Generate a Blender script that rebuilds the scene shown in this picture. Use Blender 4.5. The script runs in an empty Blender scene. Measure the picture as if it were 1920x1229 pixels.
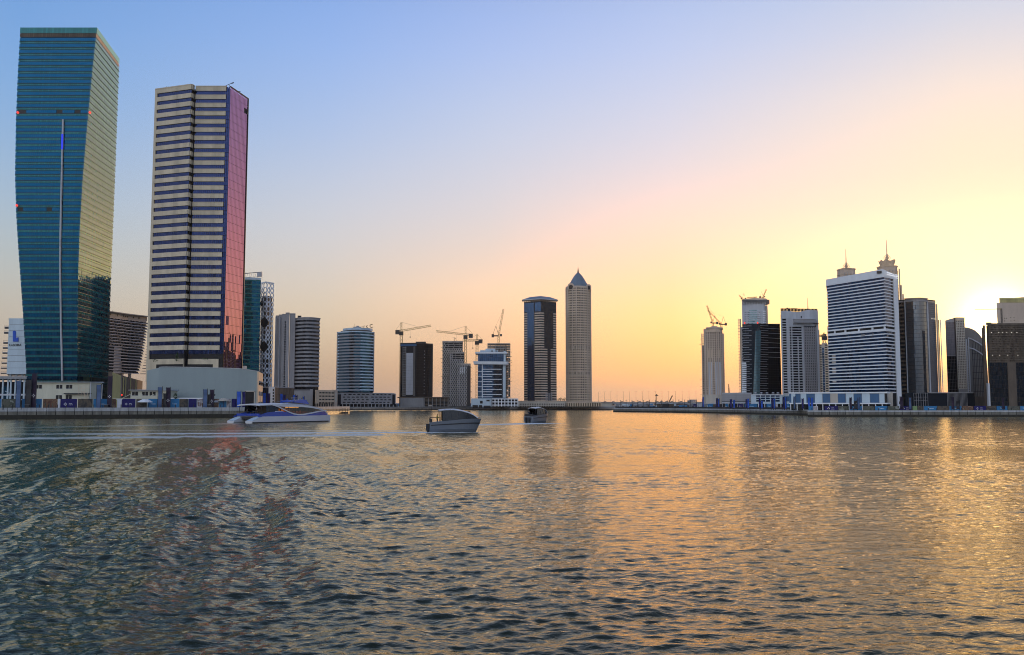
import bpy, math, random
import numpy as np
from mathutils import Vector, Matrix
random.seed(7)
sc = bpy.context.scene
C = sc.collection
R = math.radians

# ------------------------------------------------------------------ camera
F, HZ, CX, CY, EYE = 1750.0, 758.0, 960.0, 614.5, 5.0
PIT = math.atan((HZ - CY) / F)
PC, PS = math.cos(PIT), math.sin(PIT)
cam = bpy.data.cameras.new('camera')
co = bpy.data.objects.new('camera', cam)
C.objects.link(co)
cam.sensor_width = 36
cam.lens = 36 * F / 1920
cam.clip_start, cam.clip_end = 0.5, 30000
co.location = (0, 0, EYE)
co.rotation_euler = (math.pi / 2 + PIT, 0, 0)
sc.camera = co

# ------------------------------------------------------------------ sky
SUN_AZ, SUN_EL = R(27.6), R(4.2)
SV = Vector((math.sin(SUN_AZ) * math.cos(SUN_EL), math.cos(SUN_AZ) * math.cos(SUN_EL), math.sin(SUN_EL)))
def lin(c):
    return tuple((x / 255 / 12.92) if x <= 10 else ((x / 255 + .055) / 1.055) ** 2.4 for x in c)
# sky colours (display values) by elevation for growing angles from the sun's bearing
COLS = [
 (1.5,  {-12: (235, 165, 105), 0: (280, 190, 115), 1.7: (325, 228, 140), 4.5: (365, 305, 205), 7: (350, 292, 215), 10: (320, 262, 212), 12: (282, 242, 209), 15: (264, 236, 213), 17.4: (250, 232, 222), 20: (226, 222, 230), 23: (202, 212, 235), 35: (112, 132, 172), 60: (63, 89, 136), 90: (48, 68, 102)}),
 (18.,  {-12: (212, 150, 105), 0: (265, 186, 122), 1.7: (302, 212, 124), 5: (316, 240, 156), 8: (306, 237, 188), 11.4: (274, 232, 214), 14: (243, 226, 228), 17.4: (218, 219, 238), 23: (184, 202, 243), 35: (104, 128, 176), 60: (61, 88, 136), 90: (48, 68, 102)}),
 (29.,  {-12: (190, 145, 115), 0: (230, 176, 132), 1.7: (246, 190, 140), 6.6: (268, 225, 187), 9: (248, 222, 205), 11.4: (231, 220, 220), 14.5: (214, 216, 231), 17.4: (198, 210, 238), 23: (166, 191, 242), 35: (98, 124, 174), 60: (59, 87, 134), 90: (48, 68, 102)}),
 (39.,  {-12: (170, 140, 120), 0: (196, 166, 138), 1.7: (206, 176, 146), 5: (226, 205, 178), 8: (222, 212, 203), 11.4: (209, 212, 222), 17: (176, 198, 236), 23: (145, 180, 238), 35: (90, 120, 172), 60: (58, 86, 133), 90: (48, 68, 102)}),
 (56.,  {-12: (150, 132, 120), 0: (178, 158, 138), 1.7: (188, 168, 146), 5: (199, 190, 176), 8.2: (187, 195, 197), 11.4: (170, 192, 214), 17: (138, 178, 226), 23: (116, 162, 222), 35: (82, 114, 168), 60: (57, 86, 132), 90: (48, 68, 102)}),
 (110., {-12: (110, 106, 106), 0: (130, 126, 128), 3: (162, 158, 158), 8: (190, 188, 192), 12: (188, 192, 204), 20: (160, 180, 214), 30: (136, 164, 206), 40: (112, 142, 192), 60: (78, 104, 148), 90: (48, 68, 102)}),
 (180., {-12: (84, 84, 92), 0: (106, 110, 120), 3: (150, 154, 162), 8: (268, 272, 280), 12: (306, 312, 325), 20: (316, 326, 345), 30: (302, 316, 340), 40: (258, 276, 308), 60: (130, 152, 192), 90: (48, 68, 102)}),  # sky behind the camera, raised above the visible sky to brighten shaded facades
]
world = bpy.data.worlds.new('World')
sc.world = world
world.use_nodes = True
nt = world.node_tree
N, L = nt.nodes, nt.links
bg = N['Background']
def mth(op, a, b=None, c=None, clamp=False):
    n = N.new('ShaderNodeMath'); n.operation = op; n.use_clamp = clamp
    for i, v in enumerate((a, b, c)):
        if v is None: continue
        if isinstance(v, (int, float)): n.inputs[i].default_value = v
        else: L.new(v, n.inputs[i])
    return n.outputs[0]
tc = N.new('ShaderNodeTexCoord')
sep = N.new('ShaderNodeSeparateXYZ')
L.new(tc.outputs['Generated'], sep.inputs[0])
dx, dy, dz = sep.outputs
el = mth('MULTIPLY', mth('ARCSINE', dz), 180 / math.pi)
hl = mth('MAXIMUM', mth('SQRT', mth('ADD', mth('MULTIPLY', dx, dx), mth('MULTIPLY', dy, dy))), 1e-4)
cd = mth('DIVIDE', mth('ADD', mth('MULTIPLY', dx, math.sin(SUN_AZ)), mth('MULTIPLY', dy, math.cos(SUN_AZ))), hl)
az = mth('MULTIPLY', mth('ARCCOSINE', mth('MINIMUM', mth('MAXIMUM', cd, -1.0), 1.0)), 180 / math.pi)
# gentle stretching so that low elevations get more ramp stops
epos = mth('DIVIDE', mth('ADD', el, 12.0), 102.0)
prev = None
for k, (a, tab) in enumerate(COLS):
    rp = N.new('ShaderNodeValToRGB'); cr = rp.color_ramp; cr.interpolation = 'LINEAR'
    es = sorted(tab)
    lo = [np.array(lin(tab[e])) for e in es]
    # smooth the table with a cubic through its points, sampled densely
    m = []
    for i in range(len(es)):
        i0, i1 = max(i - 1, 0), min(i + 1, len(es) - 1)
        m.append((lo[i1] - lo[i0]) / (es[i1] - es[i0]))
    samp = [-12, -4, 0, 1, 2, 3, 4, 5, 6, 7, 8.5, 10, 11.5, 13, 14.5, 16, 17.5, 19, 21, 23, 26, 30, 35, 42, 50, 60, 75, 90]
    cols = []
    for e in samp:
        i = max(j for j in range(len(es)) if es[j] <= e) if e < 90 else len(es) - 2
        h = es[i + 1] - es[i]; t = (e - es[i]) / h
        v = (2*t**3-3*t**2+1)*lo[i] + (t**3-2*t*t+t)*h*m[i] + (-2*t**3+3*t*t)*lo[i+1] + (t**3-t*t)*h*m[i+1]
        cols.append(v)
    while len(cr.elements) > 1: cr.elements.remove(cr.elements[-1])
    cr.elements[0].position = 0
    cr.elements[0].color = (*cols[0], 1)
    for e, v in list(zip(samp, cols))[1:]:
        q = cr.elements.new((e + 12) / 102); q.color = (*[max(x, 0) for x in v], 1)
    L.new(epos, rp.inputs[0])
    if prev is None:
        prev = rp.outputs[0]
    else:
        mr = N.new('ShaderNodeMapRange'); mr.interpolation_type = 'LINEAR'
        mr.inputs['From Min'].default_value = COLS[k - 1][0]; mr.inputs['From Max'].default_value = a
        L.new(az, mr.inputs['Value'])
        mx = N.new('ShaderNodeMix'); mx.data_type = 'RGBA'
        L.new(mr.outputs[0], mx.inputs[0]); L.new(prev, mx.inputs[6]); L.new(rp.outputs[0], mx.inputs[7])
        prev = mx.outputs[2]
# glow round the low sun, as the sun shining through dusty air gives
dt = N.new('ShaderNodeVectorMath'); dt.operation = 'DOT_PRODUCT'
L.new(tc.outputs['Generated'], dt.inputs[0]); dt.inputs[1].default_value = SV
ang = mth('MULTIPLY', mth('ARCCOSINE', mth('MINIMUM', dt.outputs['Value'], 1.0)), 180 / math.pi)
glow = mth('ADD', mth('MULTIPLY', mth('EXPONENT', mth('MULTIPLY', mth('POWER', mth('DIVIDE', ang, 1.7), 2.0), -1.0)), 3.5),
           mth('MULTIPLY', mth('EXPONENT', mth('DIVIDE', ang, -4.0)), 0.16))
gc = N.new('ShaderNodeMix'); gc.data_type = 'RGBA'; gc.blend_type = 'ADD'; gc.inputs[0].default_value = 1
gs = N.new('ShaderNodeVectorMath'); gs.operation = 'SCALE'; gs.inputs[0].default_value = (1.0, 0.76, 0.40)
L.new(glow, gs.inputs['Scale'])
L.new(prev, gc.inputs[6]); L.new(gs.outputs[0], gc.inputs[7])
sky = N.new('ShaderNodeTexSky'); sky.sky_type = 'NISHITA'; sky.sun_disc = False
sky.sun_elevation = SUN_EL; sky.sun_rotation = SUN_AZ
sky.air_density = 1.0; sky.dust_density = 2.0; sky.ozone_density = 2.0
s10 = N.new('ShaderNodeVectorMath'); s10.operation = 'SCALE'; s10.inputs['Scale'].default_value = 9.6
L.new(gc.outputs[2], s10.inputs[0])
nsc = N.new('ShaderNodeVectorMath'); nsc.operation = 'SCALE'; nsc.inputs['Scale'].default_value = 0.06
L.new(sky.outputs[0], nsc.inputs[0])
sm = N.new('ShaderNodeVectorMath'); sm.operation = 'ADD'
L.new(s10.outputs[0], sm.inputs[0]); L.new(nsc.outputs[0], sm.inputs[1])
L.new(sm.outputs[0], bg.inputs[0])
bg.inputs[1].default_value = 0.1

# ------------------------------------------------------------------ sun, exposure
sl = bpy.data.lights.new('sun', 'SUN')
sl.energy = 1.5; sl.angle = R(0.5); sl.color = (1.0, 0.60, 0.28)
so = bpy.data.objects.new('sun', sl); C.objects.link(so)
so.rotation_euler = (-SV).to_track_quat('-Z', 'Y').to_euler()
so.location = SV * 2000
sc.view_settings.view_transform = 'Standard'
sc.view_settings.look = 'None'
sc.view_settings.exposure = 0.0
sc.view_settings.gamma = 1.0
sc.view_settings.use_curve_mapping = False
sc.cycles.filter_width = 1.0

# ------------------------------------------------------------------ helpers: where things stand
def zof(py, Y):
    t = (CY - py) / F
    return EYE + Y * (t * PC + PS) / (PC - t * PS)
def xof(px, Y, z=EYE):
    return (px - CX) / F * (Y * PC + (z - EYE) * PS)
def xt(px, py, Y):
    return xof(px, Y, zof(py, Y))
def g(px, Y, py=HZ):
    return (xt(px, py, Y), Y)
def on_line(px, p, q):
    k = (px - CX) / F / 1.0
    # ground point at eye level: x = k*Y*PC
    kx = k * PC
    t = (kx * p[1] - p[0]) / ((q[0] - p[0]) - kx * (q[1] - p[1]))
    return (p[0] + t * (q[0] - p[0]), p[1] + t * (q[1] - p[1]))

# ------------------------------------------------------------------ helpers: meshes
class MB:
    def __init__(s): s.v = []; s.f = []
    def q(s, *p):
        i = len(s.v); s.v += [tuple(a) for a in p]; s.f.append(tuple(range(i, i + len(p)))); return s
    def hexa(s, b, t):
        i = len(s.v); n = len(b); s.v += [tuple(a) for a in b] + [tuple(a) for a in t]
        s.f.append(tuple(range(i + n - 1, i - 1, -1))); s.f.append(tuple(range(i + n, i + 2 * n)))
        for k in range(n):
            k2 = (k + 1) % n; s.f.append((i + k, i + k2, i + n + k2, i + n + k))
        return s
    def prism(s, poly, z0, z1):
        return s.hexa([(x, y, z0) for x, y in poly], [(x, y, z1) for x, y in poly])
    def box(s, x0, x1, y0, y1, z0, z1):
        if y0 > 100 and y1 - y0 > 3:          # deep blocks: sheared along the view ray so the flanks stay hidden
            k = (x0 if x0 + x1 > 0 else x1) / y0 * (y1 - y0)
            return s.prism([(x0, y0), (x1, y0), (x1 + k, y1), (x0 + k, y1)], z0, z1)
        return s.prism([(x0, y0), (x1, y0), (x1, y1), (x0, y1)], z0, z1)
    def bar(s, a, b, w, n=4, w2=None):
        a, b = Vector(a), Vector(b); d = b - a
        if d.length < 1e-6: return s
        w2 = w if w2 is None else w2
        e = d.normalized(); u = e.cross(Vector((0, 0, 1)) if abs(e.z) < .95 else Vector((1, 0, 0))).normalized(); v = e.cross(u)
        A = []; B = []
        for k in range(n):
            t = 2 * math.pi * (k + .5) / n
            o = u * math.cos(t) + v * math.sin(t)
            A.append(a + o * w / 2); B.append(b + o * w2 / 2)
        return s.hexa(A, B)
    def tube(s, pts, r, n=6):
        for a, b in zip(pts[:-1], pts[1:]): s.bar(a, b, 2 * r, n)
        return s
    def strip(s, A, B):
        i = len(s.v); s.v += [tuple(a) for a in A] + [tuple(b) for b in B]; n = len(A)
        for k in range(n - 1): s.f.append((i + k, i + k + 1, i + n + k + 1, i + n + k))
        return s
    def build(s, name, mat, parent=None, smooth=False, kind=None):
        off = Vector((0, 0, 0))
        if parent:
            p = parent
            while p: off += p.location; p = p.parent
        me = bpy.data.meshes.new(name)
        me.from_pydata([(x - off.x, y - off.y, z - off.z) for x, y, z in s.v], [], s.f)
        me.materials.append(mat)
        if smooth: me.polygons.foreach_set('use_smooth', [True] * len(me.polygons))
        o = bpy.data.objects.new(name, me); C.objects.link(o)
        if parent: o.parent = parent
        if kind: o['kind'] = kind
        return o

class Path:
    """a wall line in plan, left to right as seen from outside"""
    def __init__(s, pts):
        s.p = [Vector((a[0], a[1])) for a in pts]
        s.l = [0]
        for a, b in zip(s.p[:-1], s.p[1:]): s.l.append(s.l[-1] + (b - a).length)
        s.L = s.l[-1]
        sn = []
        for a, b in zip(s.p[:-1], s.p[1:]):
            d = (b - a).normalized(); sn.append(Vector((d.y, -d.x)))
        s.sn = sn
        s.n = []
        for i in range(len(s.p)):
            if i == 0: s.n.append(sn[0])
            elif i == len(s.p) - 1: s.n.append(sn[-1])
            else:
                m = (sn[i - 1] + sn[i]).normalized(); s.n.append(m / max(m.dot(sn[i]), .3))
    def seg(s, u):
        t = max(0, min(1, u)) * s.L
        for i in range(len(s.p) - 1):
            if t <= s.l[i + 1] + 1e-6: break
        return i, (t - s.l[i]) / max(s.l[i + 1] - s.l[i], 1e-6)
    def at(s, u, d=0.0, z=0.0):
        i, t = s.seg(u)
        q = s.p[i].lerp(s.p[i + 1], t)
        if t < 1e-5: n = s.n[i]
        elif t > 1 - 1e-5: n = s.n[i + 1]
        else: n = s.sn[i]
        q = q + n * d
        if d < -3 and q.y > 100:
            e = s.p[0] if s.p[0].x > 0 else s.p[-1]
            q.x += e.x / e.y * -d
        return Vector((q.x, q.y, z))
    def us(s, u0, u1):
        r = [u0] + [l / s.L for l in s.l if u0 + 1e-4 < l / s.L < u1 - 1e-4] + [u1]
        return r
    def ring(s, mb, u0, u1, z0, z1, d0, d1):
        us = s.us(u0, u1)
        for a, b in zip(us[:-1], us[1:]):
            P = [s.at(a, d1), s.at(b, d1), s.at(b, d0), s.at(a, d0)]
            mb.hexa([(p.x, p.y, z0) for p in P], [(p.x, p.y, z1) for p in P])
        return mb
    def panes(s, mb, u0, u1, z0, z1, nu, nv, gu=.12, gv=.0, d=.06, tilt=.012):
        """nu x nv separate glass panes between u0 and u1, each a little out of true; gaps in metres"""
        for i in range(nu):
            a = u0 + (u1 - u0) * i / nu; b = u0 + (u1 - u0) * (i + 1) / nu
            ga = gu / 2 / s.L
            for j in range(nv):
                c = z0 + (z1 - z0) * j / nv + gv / 2; e = z0 + (z1 - z0) * (j + 1) / nv - gv / 2
                ta, tb = random.gauss(0, tilt), random.gauss(0, tilt)
                mb.q(s.at(a + ga, d - ta - tb, c), s.at(b - ga, d + ta - tb, c), s.at(b - ga, d + ta + tb, e), s.at(a + ga, d - ta + tb, e))
        return mb

def bk(p, dep):
    return (p[0] * (p[1] + dep) / p[1], p[1] + dep)
def rep(o, n, dz):
    """n further copies of a part, each dz above the last (mesh shared)"""
    r = [o]
    for k in range(1, n):
        c = o.copy(); C.objects.link(c); c.location = o.location + Vector((0, 0, dz * k)); r.append(c)
    return r
def tag(o, label, cat, group=None):
    o['label'] = label; o['category'] = cat
    if group: o['group'] = group
    return o
def thing(name, label, cat, loc, group=None):
    o = bpy.data.objects.new(name, None); C.objects.link(o)
    o.empty_display_size = .5
    o.location = loc
    return tag(o, label, cat, group)
def place(pts, z=3.0):
    return (sum(p[0] for p in pts) / len(pts), sum(p[1] for p in pts) / len(pts), z)
def struct(o):
    o['kind'] = 'structure'; return o
def dup(root, loc, rz=None, label=None):
    r = root.copy(); C.objects.link(r); r.location = loc
    if rz is not None: r.rotation_euler = (0, 0, rz)
    if label: r['label'] = label
    for ch in list(root.children):
        c = ch.copy(); C.objects.link(c); c.parent = r
        for gch in ch.children:
            d = gch.copy(); C.objects.link(d); d.parent = c
    return r

# ------------------------------------------------------------------ materials
def newmat(name):
    m = bpy.data.materials.new(name); m.use_nodes = True
    return m, m.node_tree, m.node_tree.nodes, m.node_tree.links
def mat(name, col, rough=.75, noise=.22, scale=.25, isl=.10, metal=0.0, streak=True, spec=.3, bump=.0):
    m, t, n, l = newmat(name)
    b = n['Principled BSDF']
    b.inputs['Roughness'].default_value = rough; b.inputs['Metallic'].default_value = metal
    b.inputs['Specular IOR Level'].default_value = spec
    geo = n.new('ShaderNodeNewGeometry')
    mp = n.new('ShaderNodeMapping'); mp.inputs['Scale'].default_value = (1, 1, .25 if streak else 1)
    l.new(geo.outputs['Position'], mp.inputs[0])
    tx = n.new('ShaderNodeTexNoise'); tx.inputs['Scale'].default_value = scale; tx.inputs['Detail'].default_value = 6; tx.inputs['Roughness'].default_value = .65
    l.new(mp.outputs[0], tx.inputs['Vector'])
    mr = n.new('ShaderNodeMapRange'); mr.inputs['From Min'].default_value = .3; mr.inputs['From Max'].default_value = .7
    mr.inputs['To Min'].default_value = 1 - noise; mr.inputs['To Max'].default_value = 1 + noise * .6
    l.new(tx.outputs['Fac'], mr.inputs['Value'])
    ml = n.new('ShaderNodeMath'); ml.operation = 'MULTIPLY_ADD'; ml.inputs[1].default_value = isl * 2; ml.inputs[2].default_value = 1 - isl
    l.new(geo.outputs['Random Per Island'], ml.inputs[0])
    mm = n.new('ShaderNodeMath'); mm.operation = 'MULTIPLY'; l.new(ml.outputs[0], mm.inputs[0]); l.new(mr.outputs[0], mm.inputs[1])
    sc_ = n.new('ShaderNodeVectorMath'); sc_.operation = 'SCALE'; sc_.inputs[0].default_value = col
    l.new(mm.outputs[0], sc_.inputs['Scale']); l.new(sc_.outputs[0], b.inputs['Base Color'])
    if bump:
        bp = n.new('ShaderNodeBump'); bp.inputs['Strength'].default_value = bump; bp.inputs['Distance'].default_value = .05
        l.new(tx.outputs['Fac'], bp.inputs['Height']); l.new(bp.outputs[0], b.inputs['Normal'])
    return m
def glass(name, base, tint, r0=.2, rough=.02, var=.35, lit=0.0, pw=4.0, wav=.0, graze=2.0, gcol=(1, 1, 1)):
    """coated curtain-wall glass: dark interior under a tinted, angle-dependent mirror"""
    m, t, n, l = newmat(name)
    n.remove(n['Principled BSDF']); out = n['Material Output']
    geo = n.new('ShaderNodeNewGeometry')
    df = n.new('ShaderNodeBsdfDiffuse'); gl = n.new('ShaderNodeBsdfGlossy'); gl.inputs['Roughness'].default_value = rough
    gl.inputs['Color'].default_value = (*tint, 1)
    ml = n.new('ShaderNodeMath'); ml.operation = 'MULTIPLY_ADD'; ml.inputs[1].default_value = var * 2; ml.inputs[2].default_value = 1 - var
    l.new(geo.outputs['Random Per Island'], ml.inputs[0])
    sv = n.new('ShaderNodeVectorMath'); sv.operation = 'SCALE'; sv.inputs[0].default_value = base
    l.new(ml.outputs[0], sv.inputs['Scale']); l.new(sv.outputs[0], df.inputs['Color'])
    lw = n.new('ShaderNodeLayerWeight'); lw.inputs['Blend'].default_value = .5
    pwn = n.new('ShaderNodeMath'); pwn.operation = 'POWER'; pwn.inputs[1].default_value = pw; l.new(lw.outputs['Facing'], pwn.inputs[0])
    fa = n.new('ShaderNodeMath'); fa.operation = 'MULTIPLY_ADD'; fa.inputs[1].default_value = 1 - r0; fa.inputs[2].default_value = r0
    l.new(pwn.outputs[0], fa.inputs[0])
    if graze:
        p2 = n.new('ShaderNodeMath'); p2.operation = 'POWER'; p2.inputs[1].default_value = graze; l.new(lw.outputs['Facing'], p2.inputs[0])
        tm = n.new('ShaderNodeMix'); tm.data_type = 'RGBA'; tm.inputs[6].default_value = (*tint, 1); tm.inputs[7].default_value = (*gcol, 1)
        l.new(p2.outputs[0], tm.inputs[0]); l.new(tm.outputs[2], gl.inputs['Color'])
    mx = n.new('ShaderNodeMixShader'); l.new(fa.outputs[0], mx.inputs[0]); l.new(df.outputs[0], mx.inputs[1]); l.new(gl.outputs[0], mx.inputs[2])
    last = mx.outputs[0]
    if wav:
        tx = n.new('ShaderNodeTexNoise'); tx.inputs['Scale'].default_value = .9; tx.inputs['Detail'].default_value = 2
        l.new(geo.outputs['Position'], tx.inputs['Vector'])
        bp = n.new('ShaderNodeBump'); bp.inputs['Strength'].default_value = wav; bp.inputs['Distance'].default_value = .02
        l.new(tx.outputs['Fac'], bp.inputs['Height']); l.new(bp.outputs[0], gl.inputs['Normal'])
    if lit:
        gt = n.new('ShaderNodeMath'); gt.operation = 'GREATER_THAN'; gt.inputs[1].default_value = 1 - lit
        l.new(geo.outputs['Random Per Island'], gt.inputs[0])
        em = n.new('ShaderNodeEmission'); em.inputs['Color'].default_value = (1, .93, .8, 1)
        l.new(gt.outputs[0], em.inputs['Strength'])
        ad = n.new('ShaderNodeAddShader'); l.new(last, ad.inputs[0]); l.new(em.outputs[0], ad.inputs[1]); last = ad.outputs[0]
    l.new(last, out.inputs['Surface'])
    return m
def emis(name, col, st):
    m, t, n, l = newmat(name)
    n.remove(n['Principled BSDF'])
    e = n.new('ShaderNodeEmission'); e.inputs[0].default_value = (*col, 1); e.inputs[1].default_value = st
    l.new(e.outputs[0], n['Material Output'].inputs['Surface'])
    return m
def photo_print(name, seed, cols, scale=.5):
    """a printed picture board: blotches of a few inks"""
    m, t, n, l = newmat(name)
    b = n['Principled BSDF']; b.inputs['Roughness'].default_value = .5
    geo = n.new('ShaderNodeNewGeometry')
    ad = n.new('ShaderNodeVectorMath'); ad.operation = 'ADD'; ad.inputs[1].default_value = (seed * 13.7, seed * 5.1, seed * 9.3)
    l.new(geo.outputs['Position'], ad.inputs[0])
    tx = n.new('ShaderNodeTexNoise'); tx.inputs['Scale'].default_value = scale; tx.inputs['Detail'].default_value = 5; tx.inputs['Distortion'].default_value = 1.2
    l.new(ad.outputs[0], tx.inputs['Vector'])
    rp = n.new('ShaderNodeValToRGB'); cr = rp.color_ramp
    for i, c in enumerate(cols):
        p = .28 + .44 * i / (len(cols) - 1)
        if i < 2: cr.elements[i].position = p; cr.elements[i].color = (*c, 1)
        else: q = cr.elements.new(p); q.color = (*c, 1)
    l.new(tx.outputs['Fac'], rp.inputs[0]); l.new(rp.outputs[0], b.inputs['Base Color'])
    return m

M = dict(
 beige=mat('beige_cladding', (.60, .51, .37), isl=.09),
 concrete=mat('raw_concrete', (.40, .36, .32), noise=.35, scale=.5, isl=.15),
 dconc=mat('dark_concrete', (.13, .10, .075), noise=.4, scale=.4, isl=.2),
 quay=mat('quay_concrete', (.20, .19, .16), noise=.5, scale=.8, isl=.2, bump=.3),
 wet=mat('wet_algae_concrete', (.025, .025, .02), rough=.35, noise=.5, scale=1.0),
 coping=mat('pale_coping', (.42, .43, .44), noise=.3, scale=.8, isl=.12),
 paving=mat('dusty_ground', (.20, .18, .15), noise=.35, scale=.05, streak=False),
 white=mat('white_paint', (.82, .84, .86), rough=.5, noise=.10),
 palewall=mat('pale_grey_render', (.29, .345, .35), noise=.10, scale=.12, isl=.03),
 paleblue=mat('pale_blue_panel', (.56, .67, .74), noise=.12, isl=.08, rough=.5),
 bluepanel=mat('mid_blue_panel', (.05, .13, .26), noise=.15, isl=.1, rough=.4),
 greyclad=mat('grey_cladding', (.36, .35, .36), noise=.15, isl=.06),
 lgrey=mat('light_grey_cladding', (.52, .53, .56), noise=.15, isl=.08),
 greybeige=mat('grey_beige_render', (.52, .47, .40), noise=.2, isl=.08),
 balcwall=mat('warm_grey_render', (.62, .53, .45), noise=.15),
 tan=mat('tan_stone', (.64, .50, .36), noise=.18, isl=.07),
 sand=mat('sand_stone', (.58, .46, .36), noise=.16, isl=.08),
 dark=mat('black_opening', (.012, .012, .014), noise=.2, rough=.6),
 dmetal=mat('dark_metal', (.03, .03, .035), rough=.5, noise=.2),
 steel=mat('grey_steel', (.25, .26, .28), rough=.45, noise=.2, metal=.5),
 craney=mat('crane_yellow', (.42, .31, .10), rough=.55, noise=.3),
 craned=mat('crane_dark', (.06, .055, .05), rough=.6, noise=.3),
 cabin=mat('cream_cabin_panel', (.60, .58, .46), noise=.12, isl=.06),
 foliage=mat('leaves', (.05, .08, .03), noise=.4, scale=1.5, isl=.5, streak=False),
 trunk=mat('bark', (.10, .07, .045), noise=.3, scale=2),
 dome=mat('blue_grey_roof', (.13, .19, .25), rough=.4, noise=.12),
 navy=mat('navy_board', (.012, .010, .12), rough=.45, noise=.1),
 cyan=mat('cyan_board', (.035, .20, .42), rough=.45, noise=.12),
 banner=mat('blue_banner', (.07, .12, .24), rough=.6, noise=.12),
 bannerlit=mat('bright_blue_banner', (.02, .10, .55), rough=.5, noise=.1),
 purple=mat('dark_purple_banner', (.022, .012, .035), rough=.6, noise=.15),
 print=mat('white_print', (.75, .76, .8), rough=.5, noise=.05, isl=.0),
 green=mat('green_board', (.25, .36, .16), rough=.5, noise=.15),
 red=mat('red_lamp_lens', (.6, .03, .03), rough=.4, noise=.05),
 yellow=mat('yellow_screen_wall', (.62, .56, .25), noise=.12, isl=.1),
)
G = dict(
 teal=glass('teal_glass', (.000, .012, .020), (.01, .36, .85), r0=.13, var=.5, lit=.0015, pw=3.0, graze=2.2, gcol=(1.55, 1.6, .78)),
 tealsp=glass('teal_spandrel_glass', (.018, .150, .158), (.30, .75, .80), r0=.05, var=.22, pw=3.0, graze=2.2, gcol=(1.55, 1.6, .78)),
 pink=glass('rose_mirror_glass', (.01, .004, .008), (.36, .21, .40), r0=.8, var=.3, rough=.015, graze=0),
 navy=glass('navy_glass', (.004, .006, .022), (.18, .28, .80), r0=.10, var=.5, lit=.002),
 deepteal=glass('deep_teal_glass', (.002, .012, .020), (.04, .40, .80), r0=.17, var=.45, lit=.002),
 dark=glass('dark_glass', (.006, .009, .014), (.45, .58, .80), r0=.04, var=.5),
 blue=glass('blue_glass', (.008, .022, .05), (.22, .48, .95), r0=.22, var=.4),
 hotel=glass('hotel_blue_glass', (.005, .020, .050), (.12, .36, 1.0), r0=.08, var=.5, lit=.002),
 grey=glass('grey_glass', (.05, .055, .065), (.7, .8, .92), r0=.26, var=.25),
 black=glass('black_glass', (.006, .006, .008), (.6, .6, .65), r0=.02, var=.4, pw=9),
 pale=glass('pale_teal_glass', (.09, .17, .20), (.6, .85, .95), r0=.3, var=.2),
 boat=glass('boat_black_glass', (.006, .006, .007), (.8, .85, .9), r0=.04, var=.1),
)
E_RED = emis('red_beacon', (1, .06, .04), 1.6)
E_WHITE = emis('cool_lamp', (1, .92, .8), 1.1)
E_WARM = emis('warm_cabin_lamp', (1, .45, .10), 6.0)
E_BLUE = emis('blue_led', (.05, .08, 1.0), .9)
E_SIGN = emis('lit_letters', (.9, .92, 1.0), .9)
PH = [photo_print('board_picture_brown', 1, [(.03, .02, .015), (.22, .12, .06), (.10, .03, .02), (.45, .33, .2)], .45),
      photo_print('board_picture_olive', 2, [(.02, .02, .02), (.12, .12, .09), (.05, .06, .04), (.35, .36, .32)], .4),
      photo_print('board_picture_dark', 3, [(.015, .015, .015), (.05, .045, .04), (.12, .09, .06), (.04, .03, .03)], .5),
      photo_print('board_picture_pale', 4, [(.5, .48, .5), (.62, .58, .6), (.25, .22, .22), (.55, .5, .55)], .5)]

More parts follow.
